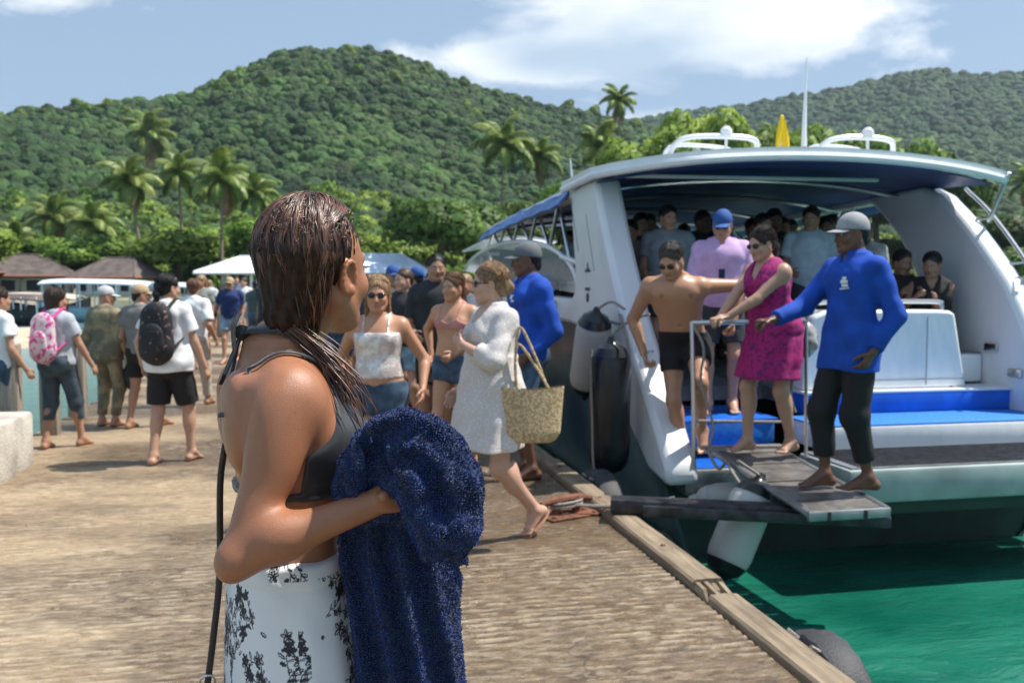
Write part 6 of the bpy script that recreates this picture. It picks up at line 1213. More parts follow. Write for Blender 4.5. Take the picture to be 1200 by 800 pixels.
# on the boat
P_('shirtless', 'shirtless grey haired man in black swim trunks and sunglasses stepping down off the boat', pp(806, 7.25, .128), hd(196), 1.83, 'M',
   dict(pelvis=(.02, -.02, .905), neck=(.07, .22, 1.355), head=(.085, .325, 1.455), look=(18, -30, 0), twist=6, footR=(.02, -.02, .082), toeR=(.10, 1, 0), footL=(-.12, .12, .26), toeL=(-.18, .85, -.50), kneeL=(-.1, 1, .2), handR=(.30, .12, .80), elbowR=(1, -.7, 0), handL=(-.33, .10, 1.04), elbowL=(-1, -.7, .1), curlR=.8, curlL=.8), (.50, .265, .16), ('short', (.05, .042, .036)),
   [('shorts', BLACK, dict(len=.50, name='swim_trunks', top=.05, off=.010, wr=.003)), ('sunglasses', GLASS)], bulk=1.03, stubble=.25, **L1)
P_('lavender', 'man in lavender polo shirt and blue cap with a lanyard round his neck', pp(845, 7.85, .442), hd(192), 1.70, 'M', dict(look=(5, -18, 0), handR=(.18, .30, 1.05), handL=(-.22, .24, .98), footR=(.1, .1, .082)), (.46, .26, .18), ('short', BLK),
   [('shirt', LAV, dict(sleeve=.85, neck='collar', name='polo_shirt', wr=.006)), ('shorts', CHAR, dict(len=.75)), ('cap', CAPB, {}), ('lanyard', cmat('cloth', (.015, .03, .08))), ('sunglasses', GLASS)], bulk=1.05, **L1)
P_('magenta', 'woman in magenta patterned sleeveless dress and sunglasses gripping the handrail', pp(905, 6.72, .31), hd(238), 1.65, 'F',
   dict(pelvis=(0, -.03, .92), neck=(0, .07, 1.41), head=(0, .125, 1.54), look=(4, -14, 0), footR=(.11, .12, .082), footL=(-.10, -.12, .082), handR=(.06, .50, .99), handL=(.02, .44, 1.015), elbowR=(1, -.4, -.6), elbowL=(-1, -.3, -.8), palmR=(0, 0, -1), palmL=(0, 0, -1), curlR=.75, curlL=.75, hdirR=(-.2, 1, -.2), hdirL=(.3, 1, -.15)), (.50, .29, .20), ('pony', DBROWN),
   [('dress', MAG, dict(hem=-.36, sleeve=0, neck='v', flare=.98, name='magenta_dress', off=.013)), ('sunglasses', GLASS)], bulk=1.12, bust=1.08, **L1)
P_('boatman', 'barefoot boatman in blue shirt, rolled black trousers and grey cap on the ramp', pp(998, 5.92, .215), hd(246), 1.76, 'M',
   dict(footR=(.11, .08, .082), toeR=(.25, 1, 0), footL=(-.09, -.08, .082), toeL=(.42, .9, 0), handR=(.26, .39, 1.045), elbowR=(.5, -.5, -.9), palmR=(0, 0, -1), curlR=.9, hdirR=(.4, .8, -.1), handL=(-.20, .02, .86), elbowL=(-.5, -1, 0), look=(14, -4, 0), twist=0, curlL=.55), DARKS, ('short', BLK),
   [('shirt', UNIBLUE, dict(sleeve=1.88, neck='collar', hem=-.19, name='blue_shirt', loose=.86, off=.014, wr=.007)), ('pants', BLACK, dict(len=.72, name='rolled_trousers', w=1.12)), ('cap', CAPG2, dict(brim=CAPG2))], bulk=.93, **L1)
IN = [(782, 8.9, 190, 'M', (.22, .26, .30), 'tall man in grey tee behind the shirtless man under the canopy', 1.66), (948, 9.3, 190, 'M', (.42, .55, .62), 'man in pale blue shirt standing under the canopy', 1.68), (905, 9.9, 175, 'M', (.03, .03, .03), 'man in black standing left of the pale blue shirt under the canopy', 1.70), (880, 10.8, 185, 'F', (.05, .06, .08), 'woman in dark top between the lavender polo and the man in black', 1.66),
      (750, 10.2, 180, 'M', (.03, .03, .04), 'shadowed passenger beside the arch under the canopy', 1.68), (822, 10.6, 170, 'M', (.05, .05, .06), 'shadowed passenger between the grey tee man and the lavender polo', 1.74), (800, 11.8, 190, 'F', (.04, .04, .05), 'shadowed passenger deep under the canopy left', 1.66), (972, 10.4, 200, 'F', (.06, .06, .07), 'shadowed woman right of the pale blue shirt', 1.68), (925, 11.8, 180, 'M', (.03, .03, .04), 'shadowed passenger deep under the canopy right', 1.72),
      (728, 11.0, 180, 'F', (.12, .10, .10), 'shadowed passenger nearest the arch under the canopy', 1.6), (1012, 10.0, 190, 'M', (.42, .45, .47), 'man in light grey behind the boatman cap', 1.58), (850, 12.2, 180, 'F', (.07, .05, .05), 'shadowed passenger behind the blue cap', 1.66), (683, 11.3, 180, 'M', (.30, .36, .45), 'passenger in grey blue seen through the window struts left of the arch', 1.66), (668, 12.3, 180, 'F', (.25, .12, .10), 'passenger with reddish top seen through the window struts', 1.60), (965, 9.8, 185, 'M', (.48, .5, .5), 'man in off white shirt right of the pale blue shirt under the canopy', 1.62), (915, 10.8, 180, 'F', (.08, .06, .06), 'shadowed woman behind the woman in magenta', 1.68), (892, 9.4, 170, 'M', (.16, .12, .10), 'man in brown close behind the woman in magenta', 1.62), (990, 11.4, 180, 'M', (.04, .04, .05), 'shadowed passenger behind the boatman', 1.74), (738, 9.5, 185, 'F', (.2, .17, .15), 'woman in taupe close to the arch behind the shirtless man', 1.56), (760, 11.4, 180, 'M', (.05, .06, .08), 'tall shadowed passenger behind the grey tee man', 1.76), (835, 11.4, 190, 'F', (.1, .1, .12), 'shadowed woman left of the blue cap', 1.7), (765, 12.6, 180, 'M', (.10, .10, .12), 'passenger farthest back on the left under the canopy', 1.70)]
for i, (px, dep, hg, sx, c, lab, ht) in enumerate(IN):
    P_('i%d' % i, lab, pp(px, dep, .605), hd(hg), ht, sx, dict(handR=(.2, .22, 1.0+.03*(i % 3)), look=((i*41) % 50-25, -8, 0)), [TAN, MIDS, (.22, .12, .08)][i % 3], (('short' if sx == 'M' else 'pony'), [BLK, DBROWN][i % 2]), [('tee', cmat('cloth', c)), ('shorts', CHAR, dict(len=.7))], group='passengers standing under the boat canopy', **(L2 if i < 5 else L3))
sit = lambda **k: dict(dict(pelvis=(0, 0, .50), footR=(.12, .42, .082), footL=(-.12, .42, .082), kneeR=(.1, .4, 1), kneeL=(-.1, .4, 1), neck=(0, .03, .995), handR=(.10, .30, .80), handL=(-.10, .32, .80)), **k)
P_('seatA', 'dark haired passenger in black top sitting left of the woman at the stern seat', pp(1054, 8.85, .61), hd(185), 1.66, 'M', sit(look=(-15, -10, 0)), (.25, .14, .09), ('short', BLK), [('tee', BLACK), ('shorts', BLACK, dict(len=.7))], **L2)
P_('seatB', 'woman in black tank top sitting at the stern seat leaning on the rail', pp(1090, 8.6, .61), hd(200), 1.62, 'F', sit(look=(20, -14, 0), handR=(.16, .34, .82), handL=(-.02, .36, .80)), (.30, .17, .11), ('short', BLK), [('tank', BLACK, dict(sleeve=0, neck='v')), ('shorts', BLACK, dict(len=.6))], **L2)
# ---------------------------------------------------------------- the woman in the foreground
def dist_at(prims, p, off=0.0):
    d = BIG; X, Y, Z = [np.array([[[c]]], float) for c in p]
    for q in prims:
        if (np.array(p) < q['lo']-.2).any() or (np.array(p) > q['hi']+.2).any(): continue
        v = float(np.ravel(q['fn'](X, Y, Z, 0.0))[0]); k = max(q['k'], 1e-6)
        if q['op'] > 0: h_ = max(k-abs(d-v), 0)/k; d = min(d, v)-h_*h_*k*.25
        else: v = -v; h_ = max(k-abs(d-v), 0)/k; d = max(d, v)+h_*h_*k*.25
    return d
def project(prims, p, off, it=5):
    p = np.array(p, float); e = .002
    for _ in range(it):
        d = dist_at(prims, p)-off; g = np.array([dist_at(prims, p+e*a)-dist_at(prims, p-e*a) for a in np.eye(3)])/(2*e); n = np.linalg.norm(g)
        if n < 1e-6: break
        p = p-g/n*d
    return p, g/max(n, 1e-6)
def ribbon(prims, pts, w, th, off=.0045, n=6, s=1.0):
    """flat strap lying on the surface"""
    C = [project(prims, q, off) for q in cpath(pts, n)]; v = []; f = []
    m = len(C)
    for i in range(m):
        c, nr = C[i]; t = unit(C[min(i+1, m-1)][0]-C[max(i-1, 0)][0]); sd = unit(np.cross(t, nr))
        for a, b in ((-1, 0), (-.9, 1), (.9, 1), (1, 0)): v.append((c+sd*w*.5*a+nr*th*b)*s)
    f = [(i*4+j, i*4+(j+1) % 4, (i+1)*4+(j+1) % 4, (i+1)*4+j) for i in range(m-1) for j in range(4)]+[(0, 1, 2, 3), ((m-1)*4+3, (m-1)*4+2, (m-1)*4+1, (m-1)*4)]
    return v, f
def floral_image():
    Wd, Hh = 1536, 1024; im = np.ones((Hh, Wd), np.float32); r = np.random.RandomState(11)
    def leaf(x, y, a, l, w):
        n = int(l*1.3)+4; x0, x1 = int(max(x-n, 0)), int(min(x+n, Wd)); y0, y1 = int(max(y-n, 0)), int(min(y+n, Hh))
        if x1 <= x0 or y1 <= y0: return
        X, Y = np.meshgrid(np.arange(x0, x1), np.arange(y0, y1)); u = ((X-x)*math.cos(a)+(Y-y)*math.sin(a))/l; v = (-(X-x)*math.sin(a)+(Y-y)*math.cos(a))
        ww = w*np.sqrt(np.clip(u*(1-u)*4, 0, 1))*(1+.25*np.sin(u*17+x)); m = (u > 0) & (u < 1) & (np.abs(v) < ww); hole = (np.abs(v-w*.15) < ww*.22) & (u > .25) & (u < .85) & (((x*7+y) % 3) > 1.0)
        im[y0:y1, x0:x1][m & ~hole] = 0
    def stem(x, y, a, L_, d=0):
        n = int(L_/4)
        for i in range(n):
            a += r.normal()*.13; x += 4*math.cos(a); y += 4*math.sin(a); leaf(x-3, y, a, 7, 1.5)
            if i % 4 == 2:
                sd = 1 if r.rand() < .5 else -1; leaf(x, y, a+sd*(.6+.5*r.rand()), 12+14*r.rand(), 2.8+2.6*r.rand())
            if d < 1 and i % 11 == 6: stem(x, y, a+(1 if r.rand() < .5 else -1)*.7, L_*.45, d+1)
        k = 5; rr = 8+7*r.rand()
        for j in range(k): leaf(x, y, a+2*math.pi*j/k, rr*1.5, rr*.42)
    for i in range(240):
        stem(r.rand()*Wd, 60+(r.rand()**.9)*(Hh-80), -1.2+r.normal()*.9, 70+110*r.rand())
    for i in range(300): a = r.rand()*6.28; leaf(r.rand()*Wd, 40+r.rand()**.8*(Hh-50), a, 9+14*r.rand(), 2.6+2.6*r.rand())
    im = (im+np.roll(im, 1, 0)+np.roll(im, 1, 1)+np.roll(im, (1, 1), (0, 1)))/4; px = np.ones((Hh, Wd, 4), np.float32); c0 = np.array([.035, .035, .045]); c1 = np.array([.80, .80, .82])
    px[..., :3] = c0+(c1-c0)*im[..., None]; I = bpy.data.images.new('floral_print', Wd, Hh, float_buffer=False); I.colorspace_settings.name = 'Non-Color'; I.pixels.foreach_set(px[::-1].ravel()); I.pack(); return I
def foreground():
    loc = tuple(at(-.40, 1.64)); heading = hd(70); s = .985
    pose = dict(pelvis=(0, 0, .93), neck=(0, .0, 1.432), head=(.012, .058, 1.572), look=(-40, 2, 3), twist=0, shrugR=.004, handR=(.255, .130, 1.212), armlen=(.250, .240), elbowR=(.10, -.62, -1), palmR=(-.7, .1, -.5), hdirR=(-.25, .93, -.02), curlR=.75, handL=(-.01, .20, 1.16), elbowL=(-.3, -.5, -1), palmL=(0, .1, 1), hdirL=(.8, .5, .1), curlL=.5)
    HIPK[0] = .80
    B = make_skel('F', pose); B['curlR'] = .8; B['curlL'] = .5
    root = thing('person', 'woman with wet brown hair in black bikini top and white floral wrap skirt', 'person', loc, -R(heading))
    P = body_prims(B, 1.0, 1.16, toes=False, arm=.90)
    # shoulder blade, spine and elbow modelling on top of the general figure
    for s_ in (1, -1):
        P.append(prim_ell(tpoint(B, .83, s_*.085, -.083), V3(.055, .022, .070), k=.03)); P.append(prim_cone(tpoint(B, .88, s_*.05, -.092), tpoint(B, .90, s_*.135, -.06), .012, .014, k=.03))
    P.append(prim_ell(B['elR']+V3(.004, -.022, -.018), V3(.022, .018, .022), k=.03)); P.append(prim_ell(lerp(B['shR'], B['elR'], .28)+V3(.012, -.006, 0), V3(.034, .038, .080), k=.03)); P.append(prim_ell(lerp(B['elR'], B['wrR'], .25)+V3(.006, 0, .008), V3(.031, .038, .032), k=.03))
    P.append(prim_ell(B['wrR']+V3(.024, -.012, .008), V3(.009, .010, .009), k=.012))
    H_, M_ = B['hd'], B['hM']; qq = lambda x, y, z: H_+M_@V3(x, y, z)                # ear rim, lobe and bowl
    for s_ in (1, -1):
        rim = [qq(s_*(.080+.004*math.sin(a)), -.008-.0165*math.cos(a)*.95, -.006+.027*math.sin(a)) for a in np.linspace(-1.9, 3.4, 13)]
        for i in range(12): P.append(prim_cone(rim[i], rim[i+1], .0036, .0036, k=.004, tg='head'))
        P.append(prim_ell(qq(s_*.088, -.003, .000), (.0065, .0095, .0145), k=.006, rot=M_.T, op=-1)); P.append(prim_ell(qq(s_*.079, .002, -.031), (.0055, .0075, .0085), k=.006, rot=M_.T)); P.append(prim_cone(qq(s_*.080, .010, -.004), qq(s_*.080, .009, -.018), .004, .0035, k=.005))
    fine = [(B['hd']+V3(-.12, -.13, -.15), B['hd']+V3(.12, .13, .14), .0028), (B['wrR']+V3(-.14, -.05, -.10), B['wrR']+V3(.09, .21, .10), .0030)]
    cutp = dict(fn=lambda X, Y, Z, off=0: np.sqrt((X/.30)**2+(Y/.30)**2+((Z-.80)/.255)**2)*.25-.25+0*X, lo=V3(-.3, -.3, .5), hi=V3(.3, .3, 1.06), k=0, op=1, tg='')
    V, F = solidify(P, .0052, fine=fine, lo=V3(-.36, -.28, .55), hi=V3(.40, .42, 1.75)); V2, F2 = solidify([q for q in P if q['lo'][2] < .7], .014, lo=V3(-.3, -.35, -.02), hi=V3(.3, .35, .57))
    SZ = np.array([.28, .45, .62, .78, .88, .95, 1.03, 1.080]); SA = np.array([.215, .205, .196, .186, .178, .168, .158, .150]); SB = np.array([.165, .153, .140, .127, .121, .115, .109, .106]); SY = np.array([.010, .010, .010, .009, .008, .006, .004, .003])
    def tuck(W_):                                                        # the wrap presses the hips in under the cloth
        m = (W_[:, 2] < 1.07) & (W_[:, 2] > .28); zz = W_[m, 2]; A_, B_, Y_ = np.interp(zz, SZ, SA), np.interp(zz, SZ, SB), np.interp(zz, SZ, SY); x, y = W_[m, 0], W_[m, 1]-Y_; k = np.sqrt((x/A_)**2+(y/B_)**2); lim = .90+.06*np.clip((zz-1.0)/.07, 0, 1); f_ = np.where(k > lim, lim/np.maximum(k, 1e-6), 1); W_[m, 0] = x*f_; W_[m, 1] = y*f_+Y_; return W_
    V = tuck(V); V2 = tuck(V2)
    C = paint_skin(V, B, (.39, .168, .088)); w = np.clip((V[:, 2]-1.25)/.2, 0, 1)[:, None]; C = C*(1-.0*w)
    fk = (snoise(V[:, 0]*160, V[:, 1]*160, V[:, 2]*160, 77) > .62)[:, None]; C = np.where(fk, C*.90, C); bl = snoise(V[:, 0]*22, V[:, 1]*22, V[:, 2]*22, 78)[:, None]; C = C*(1+bl*np.array([.05, .07, .08]))
    C2 = np.ones((len(V2), 3))*np.array((.38, .165, .088)); VV = np.concatenate([V, V2]); FF = np.concatenate([F, F2+len(V)])
    def skin_nodes(nt, N, L, b):
        tc = N.new('ShaderNodeTexCoord'); o = tc.outputs['Object']; a = N.new('ShaderNodeAttribute'); a.attribute_name = 'Col'; mo = N.new('ShaderNodeTexVoronoi'); mo.inputs['Scale'].default_value = 19; L.new(o, mo.inputs['Vector']); mole = mth(N, L, 'MULTIPLY', mrange(N, L, mo.outputs['Distance'], .022, .034, .75, 0), mrange(N, L, nz(N, L, o, 7, 2, .5), .50, .54)); mt = mrange(N, L, nz(N, L, o, 55, 5, .65), .35, .7, 0, .30); cc_ = mixc(N, L, mt, a.outputs['Color'], (.42, .15, .085)); L.new(mixc(N, L, mole, cc_, (.09, .035, .02)), b.inputs['Base Color'])
        b.inputs['Subsurface Weight'].default_value = .12; b.inputs['Subsurface Radius'].default_value = (.012, .004, .002); b.inputs['Subsurface Scale'].default_value = .5
        n = nz(N, L, o, 38, 4, .6); L.new(mrange(N, L, n, .3, .7, .27, .46), b.inputs['Roughness']); b.inputs['Specular IOR Level'].default_value = .5
        f1 = nz(N, L, o, 620, 3, .6); vo = N.new('ShaderNodeTexVoronoi'); vo.inputs['Scale'].default_value = 340; L.new(o, vo.inputs['Vector']); dr = mrange(N, L, vo.outputs['Distance'], .0, .22, 1, 0); msk = mrange(N, L, nz(N, L, o, 24, 3, .5), .50, .60); dm = mth(N, L, 'MULTIPLY', dr, msk)
        bp = N.new('ShaderNodeBump'); bp.inputs['Strength'].default_value = .45; bp.inputs['Distance'].default_value = .0018; L.new(mth(N, L, 'ADD', f1, mth(N, L, 'MULTIPLY', dm, 1.2)), bp.inputs['Height']); L.new(bp.outputs[0], b.inputs['Normal'])
    mesh_obj('body', VV*s, FF, node_mat('damp_skin', skin_nodes), root, col=np.concatenate([C, C2]))
    # bikini top: triangle cups on the chest, thin band, halter straps
    tz = [q for q in P if q['tg'] in ('torso', '') and q['op'] > 0 and q['hi'][2] > 1.0]
    blk = mat('black_swim_fabric', (.028, .030, .035), .42, var=.2, vscale=30, bump=.25, bscale=700, sheen=.3)
    def post(D, X, Y, Z):
        x = np.abs(X); zl = (Z-1.185)/.25; lim = .170-.105*np.clip(zl, 0, 1)**2.0-.0*np.clip(zl, 0, 1)*(1-np.clip(zl, 0, 1)); cup = np.maximum(np.maximum(x-lim, 1.188-Z), -(Y-.005-.035*np.clip(zl, 0, 1))); cup = np.maximum(cup, Z-1.40)
        inner = np.maximum(cup, .012+.02*np.clip(zl, 0, 1)*0-x); band = np.abs(Z-1.196-.03*np.clip(Y, -.2, 0)*0)-.008
        w = .0011*np.sin(260*Z+90*X+2*np.sin(50*Y))*np.clip((1.24-Z)/.05, 0, 1)
        return np.maximum(D+w, np.minimum(inner, band))
    v, f = solidify(tz, .0040, off=.0050, post=post, lo=V3(-.22, -.2, 1.15), hi=V3(.22, .24, 1.44)); bt = mesh_obj('bikini_top', v*s, f, blk, root)
    for s_ in (1, -1):
        v, f = ribbon(P, [(s_*.058, .085, 1.365), (s_*.060, .062, 1.405), (s_*.058, .02, 1.445), (s_*.050, -.03, 1.465), (s_*.022, -.065, 1.475), (0, -.075, 1.478)], .013, .004, s=s); mesh_obj('halter_strap', v, f, blk, root)
    v, f = ribbon(P, [(.085, .05, 1.40), (.100, .015, 1.42), (.110, -.03, 1.412), (.108, -.062, 1.375), (.100, -.085, 1.335)], .008, .003, s=s); mesh_obj('shoulder_strap', v, f, blk, root)
    mb = MB(); kc = project(P, V3(0, -.08, 1.475), .008)[0]*s
    mb.lathe(tuple(kc), [(.004, -.014), (.013, -.006), (.014, .004), (.005, .013)], 10, (1, 0, .2)); mb.tube(cpath([kc, kc+V3(-.01, -.008, -.02), kc+V3(-.016, -.020, -.05), kc+V3(-.020, -.036, -.09)], 5), .005, 6, flat=.4); mb.tube(cpath([kc, kc+V3(.008, -.012, -.03), kc+V3(.010, -.030, -.07)], 5), .005, 6, flat=.4); mb.build('strap_knot', blk, root)
    # wrap skirt with the black floral print
    z = np.array([.28, .45, .62, .78, .88, .95, 1.03, 1.080]); a = np.array([.215, .205, .196, .186, .178, .168, .158, .150]); b = np.array([.165, .153, .140, .127, .121, .115, .109, .106]); cy = np.array([.010, .010, .010, .009, .008, .006, .004, .003])
    sk = [prim_loft(z, a, b, 0, cy, None, k=.02, fold=(9, .028, .7), tg='g')]
    def pk(D, X, Y, Z):
        t = np.clip((1.07-Z)/.5, 0, 1); d = D+.0035*np.sin(34*Y+20*X+6*Z+2*np.sin(9*Z+12*X))*t+.0016*np.sin(90*Y+70*Z+30*X)*np.clip(1-t*2.5, 0, 1)
        hem = np.where(np.abs(Z-1.045) < .0025, .0022, 0); return d+hem-.0025*(Z > 1.045)
    v, f = solidify(sk, .0058, post=pk, lo=V3(-.28, -.26, .26), hi=V3(.28, .26, 1.10))
    img = floral_image()
    def pn(nt, N, L, b_):
        it = N.new('ShaderNodeTexImage'); it.image = img; it.interpolation = 'Cubic'; uv = N.new('ShaderNodeUVMap'); uv.uv_map = 'UVMap'; L.new(uv.outputs[0], it.inputs[0]); tc = N.new('ShaderNodeTexCoord'); L.new(it.outputs[0], b_.inputs['Base Color']); b_.inputs['Roughness'].default_value = .8
        n = nz(N, L, tc.outputs['Object'], 700, 2, .5); n2 = nz(N, L, mpn(N, L, tc.outputs['Object'], (1, 1, .4)), 26, 4, .6); bp = N.new('ShaderNodeBump'); bp.inputs['Strength'].default_value = .35; bp.inputs['Distance'].default_value = .004; L.new(mth(N, L, 'ADD', mth(N, L, 'MULTIPLY', n, .25), n2), bp.inputs['Height']); L.new(bp.outputs[0], b_.inputs['Normal'])
    o = mesh_obj('wrap_skirt', v*s, f, node_mat('floral_cotton', pn), root); me = o.data; uvl = me.uv_layers.new(name='UVMap'); li = np.zeros(len(me.loops), np.int32); me.loops.foreach_get('vertex_index', li); vv = v[li]
    ang = np.arctan2(vv[:, 1], -vv[:, 0])
    # seam on the far (left) side of the body
    an4 = ang.reshape(-1, 4); jump = (an4.max(1)-an4.min(1)) > 3; an4[jump] = np.where(an4[jump] < 0, an4[jump]+2*math.pi, an4[jump]); ang = an4.reshape(-1)
    uvs = np.stack([(ang+math.pi)*.17/1.05, (vv[:, 2]-.34)/.72], 1).astype(np.float32); uvl.data.foreach_set('uv', uvs.ravel())
    # hair: wet shell with strands
    H, M = B['hd'], B['hM']; hm = mat('wet_brown_hair', (.030, .012, .007), .5, var=.5, vscale=60, spec=.3); hm2 = mat('hair_strands', (.105, .040, .020), .36, var=.6, vscale=38, spec=.8)
    hp, post = hairfn(B, 'fore', .001)
    v, f = solidify(hp, .0032, post=post); hair = mesh_obj('hair', v*s, f, hm, root)
    r = np.random.RandomState(4); vs, fs = [], []; cnt = 0
    def strand(P3, rad):
        nonlocal cnt
        P3 = np.array(P3); n = len(P3); T = np.gradient(P3, axis=0); T /= np.linalg.norm(T, axis=1)[:, None]+1e-9; U = np.cross(T, [0.3, .2, .9]); U /= np.linalg.norm(U, axis=1)[:, None]+1e-9; W_ = np.cross(T, U); rr = rad*np.concatenate([[.6], np.ones(n-3), [.7, .15]])[:, None]
        k = 4
        ring = np.stack([P3+(U*math.cos(a)+W_*math.sin(a))*rr for a in np.arange(k)*2*math.pi/k], 1).reshape(-1, 3); i = np.arange(n-1)[:, None]*k; j = np.arange(k)[None]; q = np.stack([i+j, i+(j+1) % k, i+k+(j+1) % k, i+k+j], -1).reshape(-1, 4)
        vs.append(ring); fs.append(q+cnt); cnt += len(ring)
    ncl = 170; cl_phi = r.rand(ncl)*2*math.pi; cl_w = r.rand(ncl, 4)
    ER = np.array([.073, .094, .083]); C0 = np.array([0, -.018, .040])
    for i in range(4000):
        c = r.randint(ncl); phi = cl_phi[c]+r.normal()*.035*(1+1.5*r.rand()); w_ = cl_w[c]; n = 17
        # phi 0 = back of the head; the front is swept back past the ears
        ph = (phi+math.pi) % (2*math.pi)-math.pi; fr = min(abs(ph)/math.pi, 1); t = np.linspace(0, 1, n); th0 = .06+.5*r.rand()*(1-fr*.5)
        thm = 1.95-.25*fr**1.5; th = th0+(thm-th0)*t; sweep = fr**1.6*.95*np.sin(np.clip(t*1.25, 0, 1)*math.pi/2)*math.copysign(1, ph)
        tgt = math.copysign(min(abs(ph), 1.02+.10*(abs(ph)-1.02)), ph); e_ = np.clip(t*1.55, 0, 1); e_ = e_*e_*(3-2*e_); pz = ph+(tgt-ph)*e_+.10*np.sin(6*t*(.6+w_[0])+w_[1]*6+r.normal()*.25)*t
        lift = .0068+.0060*r.rand()+.0028*np.sin(9*t+w_[3]*6)+.002*np.sin(25*pz); ca = np.stack([np.sin(th)*np.sin(pz)*(ER[0]+lift), -np.sin(th)*np.cos(pz)*(ER[1]+lift), np.cos(th)*(ER[2]+lift)], 1)+C0
        # below the widest point the hair leaves the skull and hangs to the nape
        hang = np.clip((th-1.62)/.34, 0, 1); back = math.cos(min(abs(ph), 1.6)) if abs(ph) < 1.6 else 0
        nback = 6; back = max(back, .35); L_ = (.075+.065*r.rand()+.06*w_[0])*(.45+.55*back)
        tail = []; p = ca[-1].copy(); d = ca[-1]-ca[-2]; d /= np.linalg.norm(d); d = d*.5+np.array([0, .12*back, -1]); d /= np.linalg.norm(d)
        if fr < .80:
            for q in range(nback):
                d = d+(np.array([.004+.02*(w_[1]-.5), -.050, -.135])-p)*np.array([4.5, 4.5, 0])+np.array([r.normal()*.12+.12*(w_[1]-.5), r.normal()*.10, -.30]); d /= np.linalg.norm(d); p = p+d*L_/nback; tail.append(p.copy())
        P3 = np.concatenate([ca, np.array(tail)]) if tail else ca
        strand(H+P3@M.T, .0006+.0011*r.rand()**2)
    for i in range(190):                                                 # loose curled flyaways that catch the sun
        ph = r.normal()*1.0; th = .35+1.2*r.rand(); n = 9; t = np.linspace(0, 1, n); a = r.rand()*6.28; cu = (1 if r.rand() < .5 else -1)*(2+3*r.rand()); L_ = .02+.035*r.rand(); up = .006+.010*np.sin(t*math.pi)
        dth = np.cumsum(np.cos(a+cu*t))/n*L_/.09; dph = np.cumsum(np.sin(a+cu*t))/n*L_/.09; T_ = th+dth; P__ = ph+dph/np.maximum(np.sin(T_), .3)
        ca = np.stack([np.sin(T_)*np.sin(P__)*(ER[0]+up), -np.sin(T_)*np.cos(P__)*(ER[1]+up), np.cos(T_)*(ER[2]+up)], 1)+C0; strand(H+ca@M.T, .0005+.0004*r.rand())
    for i in range(120):                                                 # long wet lock falling in front of the right shoulder
        g = r.normal(size=3)*.0055; sp_ = r.rand(); e = r.normal(size=3)*np.array([.016, .016, .012])
        pts = [V3(.022, -.030, 1.530), V3(.046, -.016, 1.488), V3(.066, .020, 1.452), V3(.082, .062, 1.412), V3(.094, .092, 1.366), V3(.104, .112, 1.325-.03*sp_)]
        k = np.linspace(0, 1, len(pts)); q = [p+g*(1+.8*kk)+e*kk**2+V3(.004, .006, .003)*math.sin(7*kk+(i//9)*1.7)*(.3+kk)+V3(.007, .005, 0)*math.sin((i//9)*2.4)*kk for p, kk in zip(pts, k)]
        cc = np.array(cpath(q[:3+int(r.rand()*3.99)], 4)); strand(cc+V3(.012, .004, .006), .0009+.0012*r.rand()**2)
    for i in range(60):
        x0 = -.05+.1*r.rand(); q = [V3(x0, -.075, 1.50), V3(x0*1.1, -.085, 1.475), V3(x0*1.2+.01*r.normal(), -.085, 1.450-.02*r.rand())]; strand(np.array(cpath([B['hd']*0+p for p in q], 4)), .0010)
    o = mesh_obj('hair_strands', np.concatenate(vs)*s, np.concatenate(fs), hm2, root); o['kind'] = 'stuff'; o.parent = hair; o.matrix_parent_inverse = Matrix.Identity(4)
    # lashes on the visible side
    mb = MB()
    for i in range(7): c = H+M@V3(.022+.004*i, .094-.0022*i, .006); mb.tube([tuple(c*s), tuple((c+M@V3(.002+.0006*i, .010, .003))*s)], [.0008, .0002], 4)
    mb.build('eyelashes', M_DARK, root)
    # shoulder bag
    bag = thing('shoulder_bag', 'small dark shoulder bag on a long thin strap hanging behind the woman with wet hair', 'bag', tuple(to_world(loc, heading, s, V3(.05, -.19, .64))), -R(heading)); base = V3(.05, -.19, .64); st = mat('dark_leather_strap', (.028, .018, .014), .42, var=.3, vscale=40, bump=.3, bscale=300); lth = mat('dark_green_leather', (.018, .028, .026), .5, var=.3, vscale=12, bump=.4, bscale=150)
    sb_ = [q for q in P]
    pr = []; v, f = ribbon(P, [(-.06, .03, 1.43), (-.035, -.04, 1.46), (-.008, -.075, 1.45), (.004, -.10, 1.41), (.010, -.112, 1.36), (.012, -.118, 1.31), (.012, -.120, 1.27)], .019, .004); mesh_obj('shoulder_strap', (np.array(v)-base)*s, f, st, bag)
    mb = MB(); mb.tube([tuple((V3(*q)-base)*s) for q in cpath([tuple(project(P, V3(.012, -.12, 1.27), .008)[0]), (.014, -.113, 1.20), (.024, -.117, 1.05), (.036, -.129, .95), (.045, -.142, .86)], 5)], .0056, 8, flat=.7); mb.build('hanging_strap', st, bag)
    mb = MB(); mb.tube([tuple((V3(*q)-base)*s) for q in cpath([(.045, -.142, .86), (.030, -.158, .83), (.00, -.195, .795)], 4)], .007, 8, flat=.4); mb.tube([tuple((V3(*q)-base)*s) for q in cpath([(.045, -.142, .86), (.060, -.148, .83), (.10, -.16, .80)], 4)], .007, 8, flat=.4); mb.build('strap_fork', st, bag)
    mb = MB(); mb.tube([tuple((V3(.045, -.142, .868)+V3(.013*math.cos(a)*.5, .013*math.sin(a), .013*math.cos(a))-base)*s) for a in np.linspace(0, 6.28, 16)], .0022, 6); mb.build('ring', M_STEEL, bag)
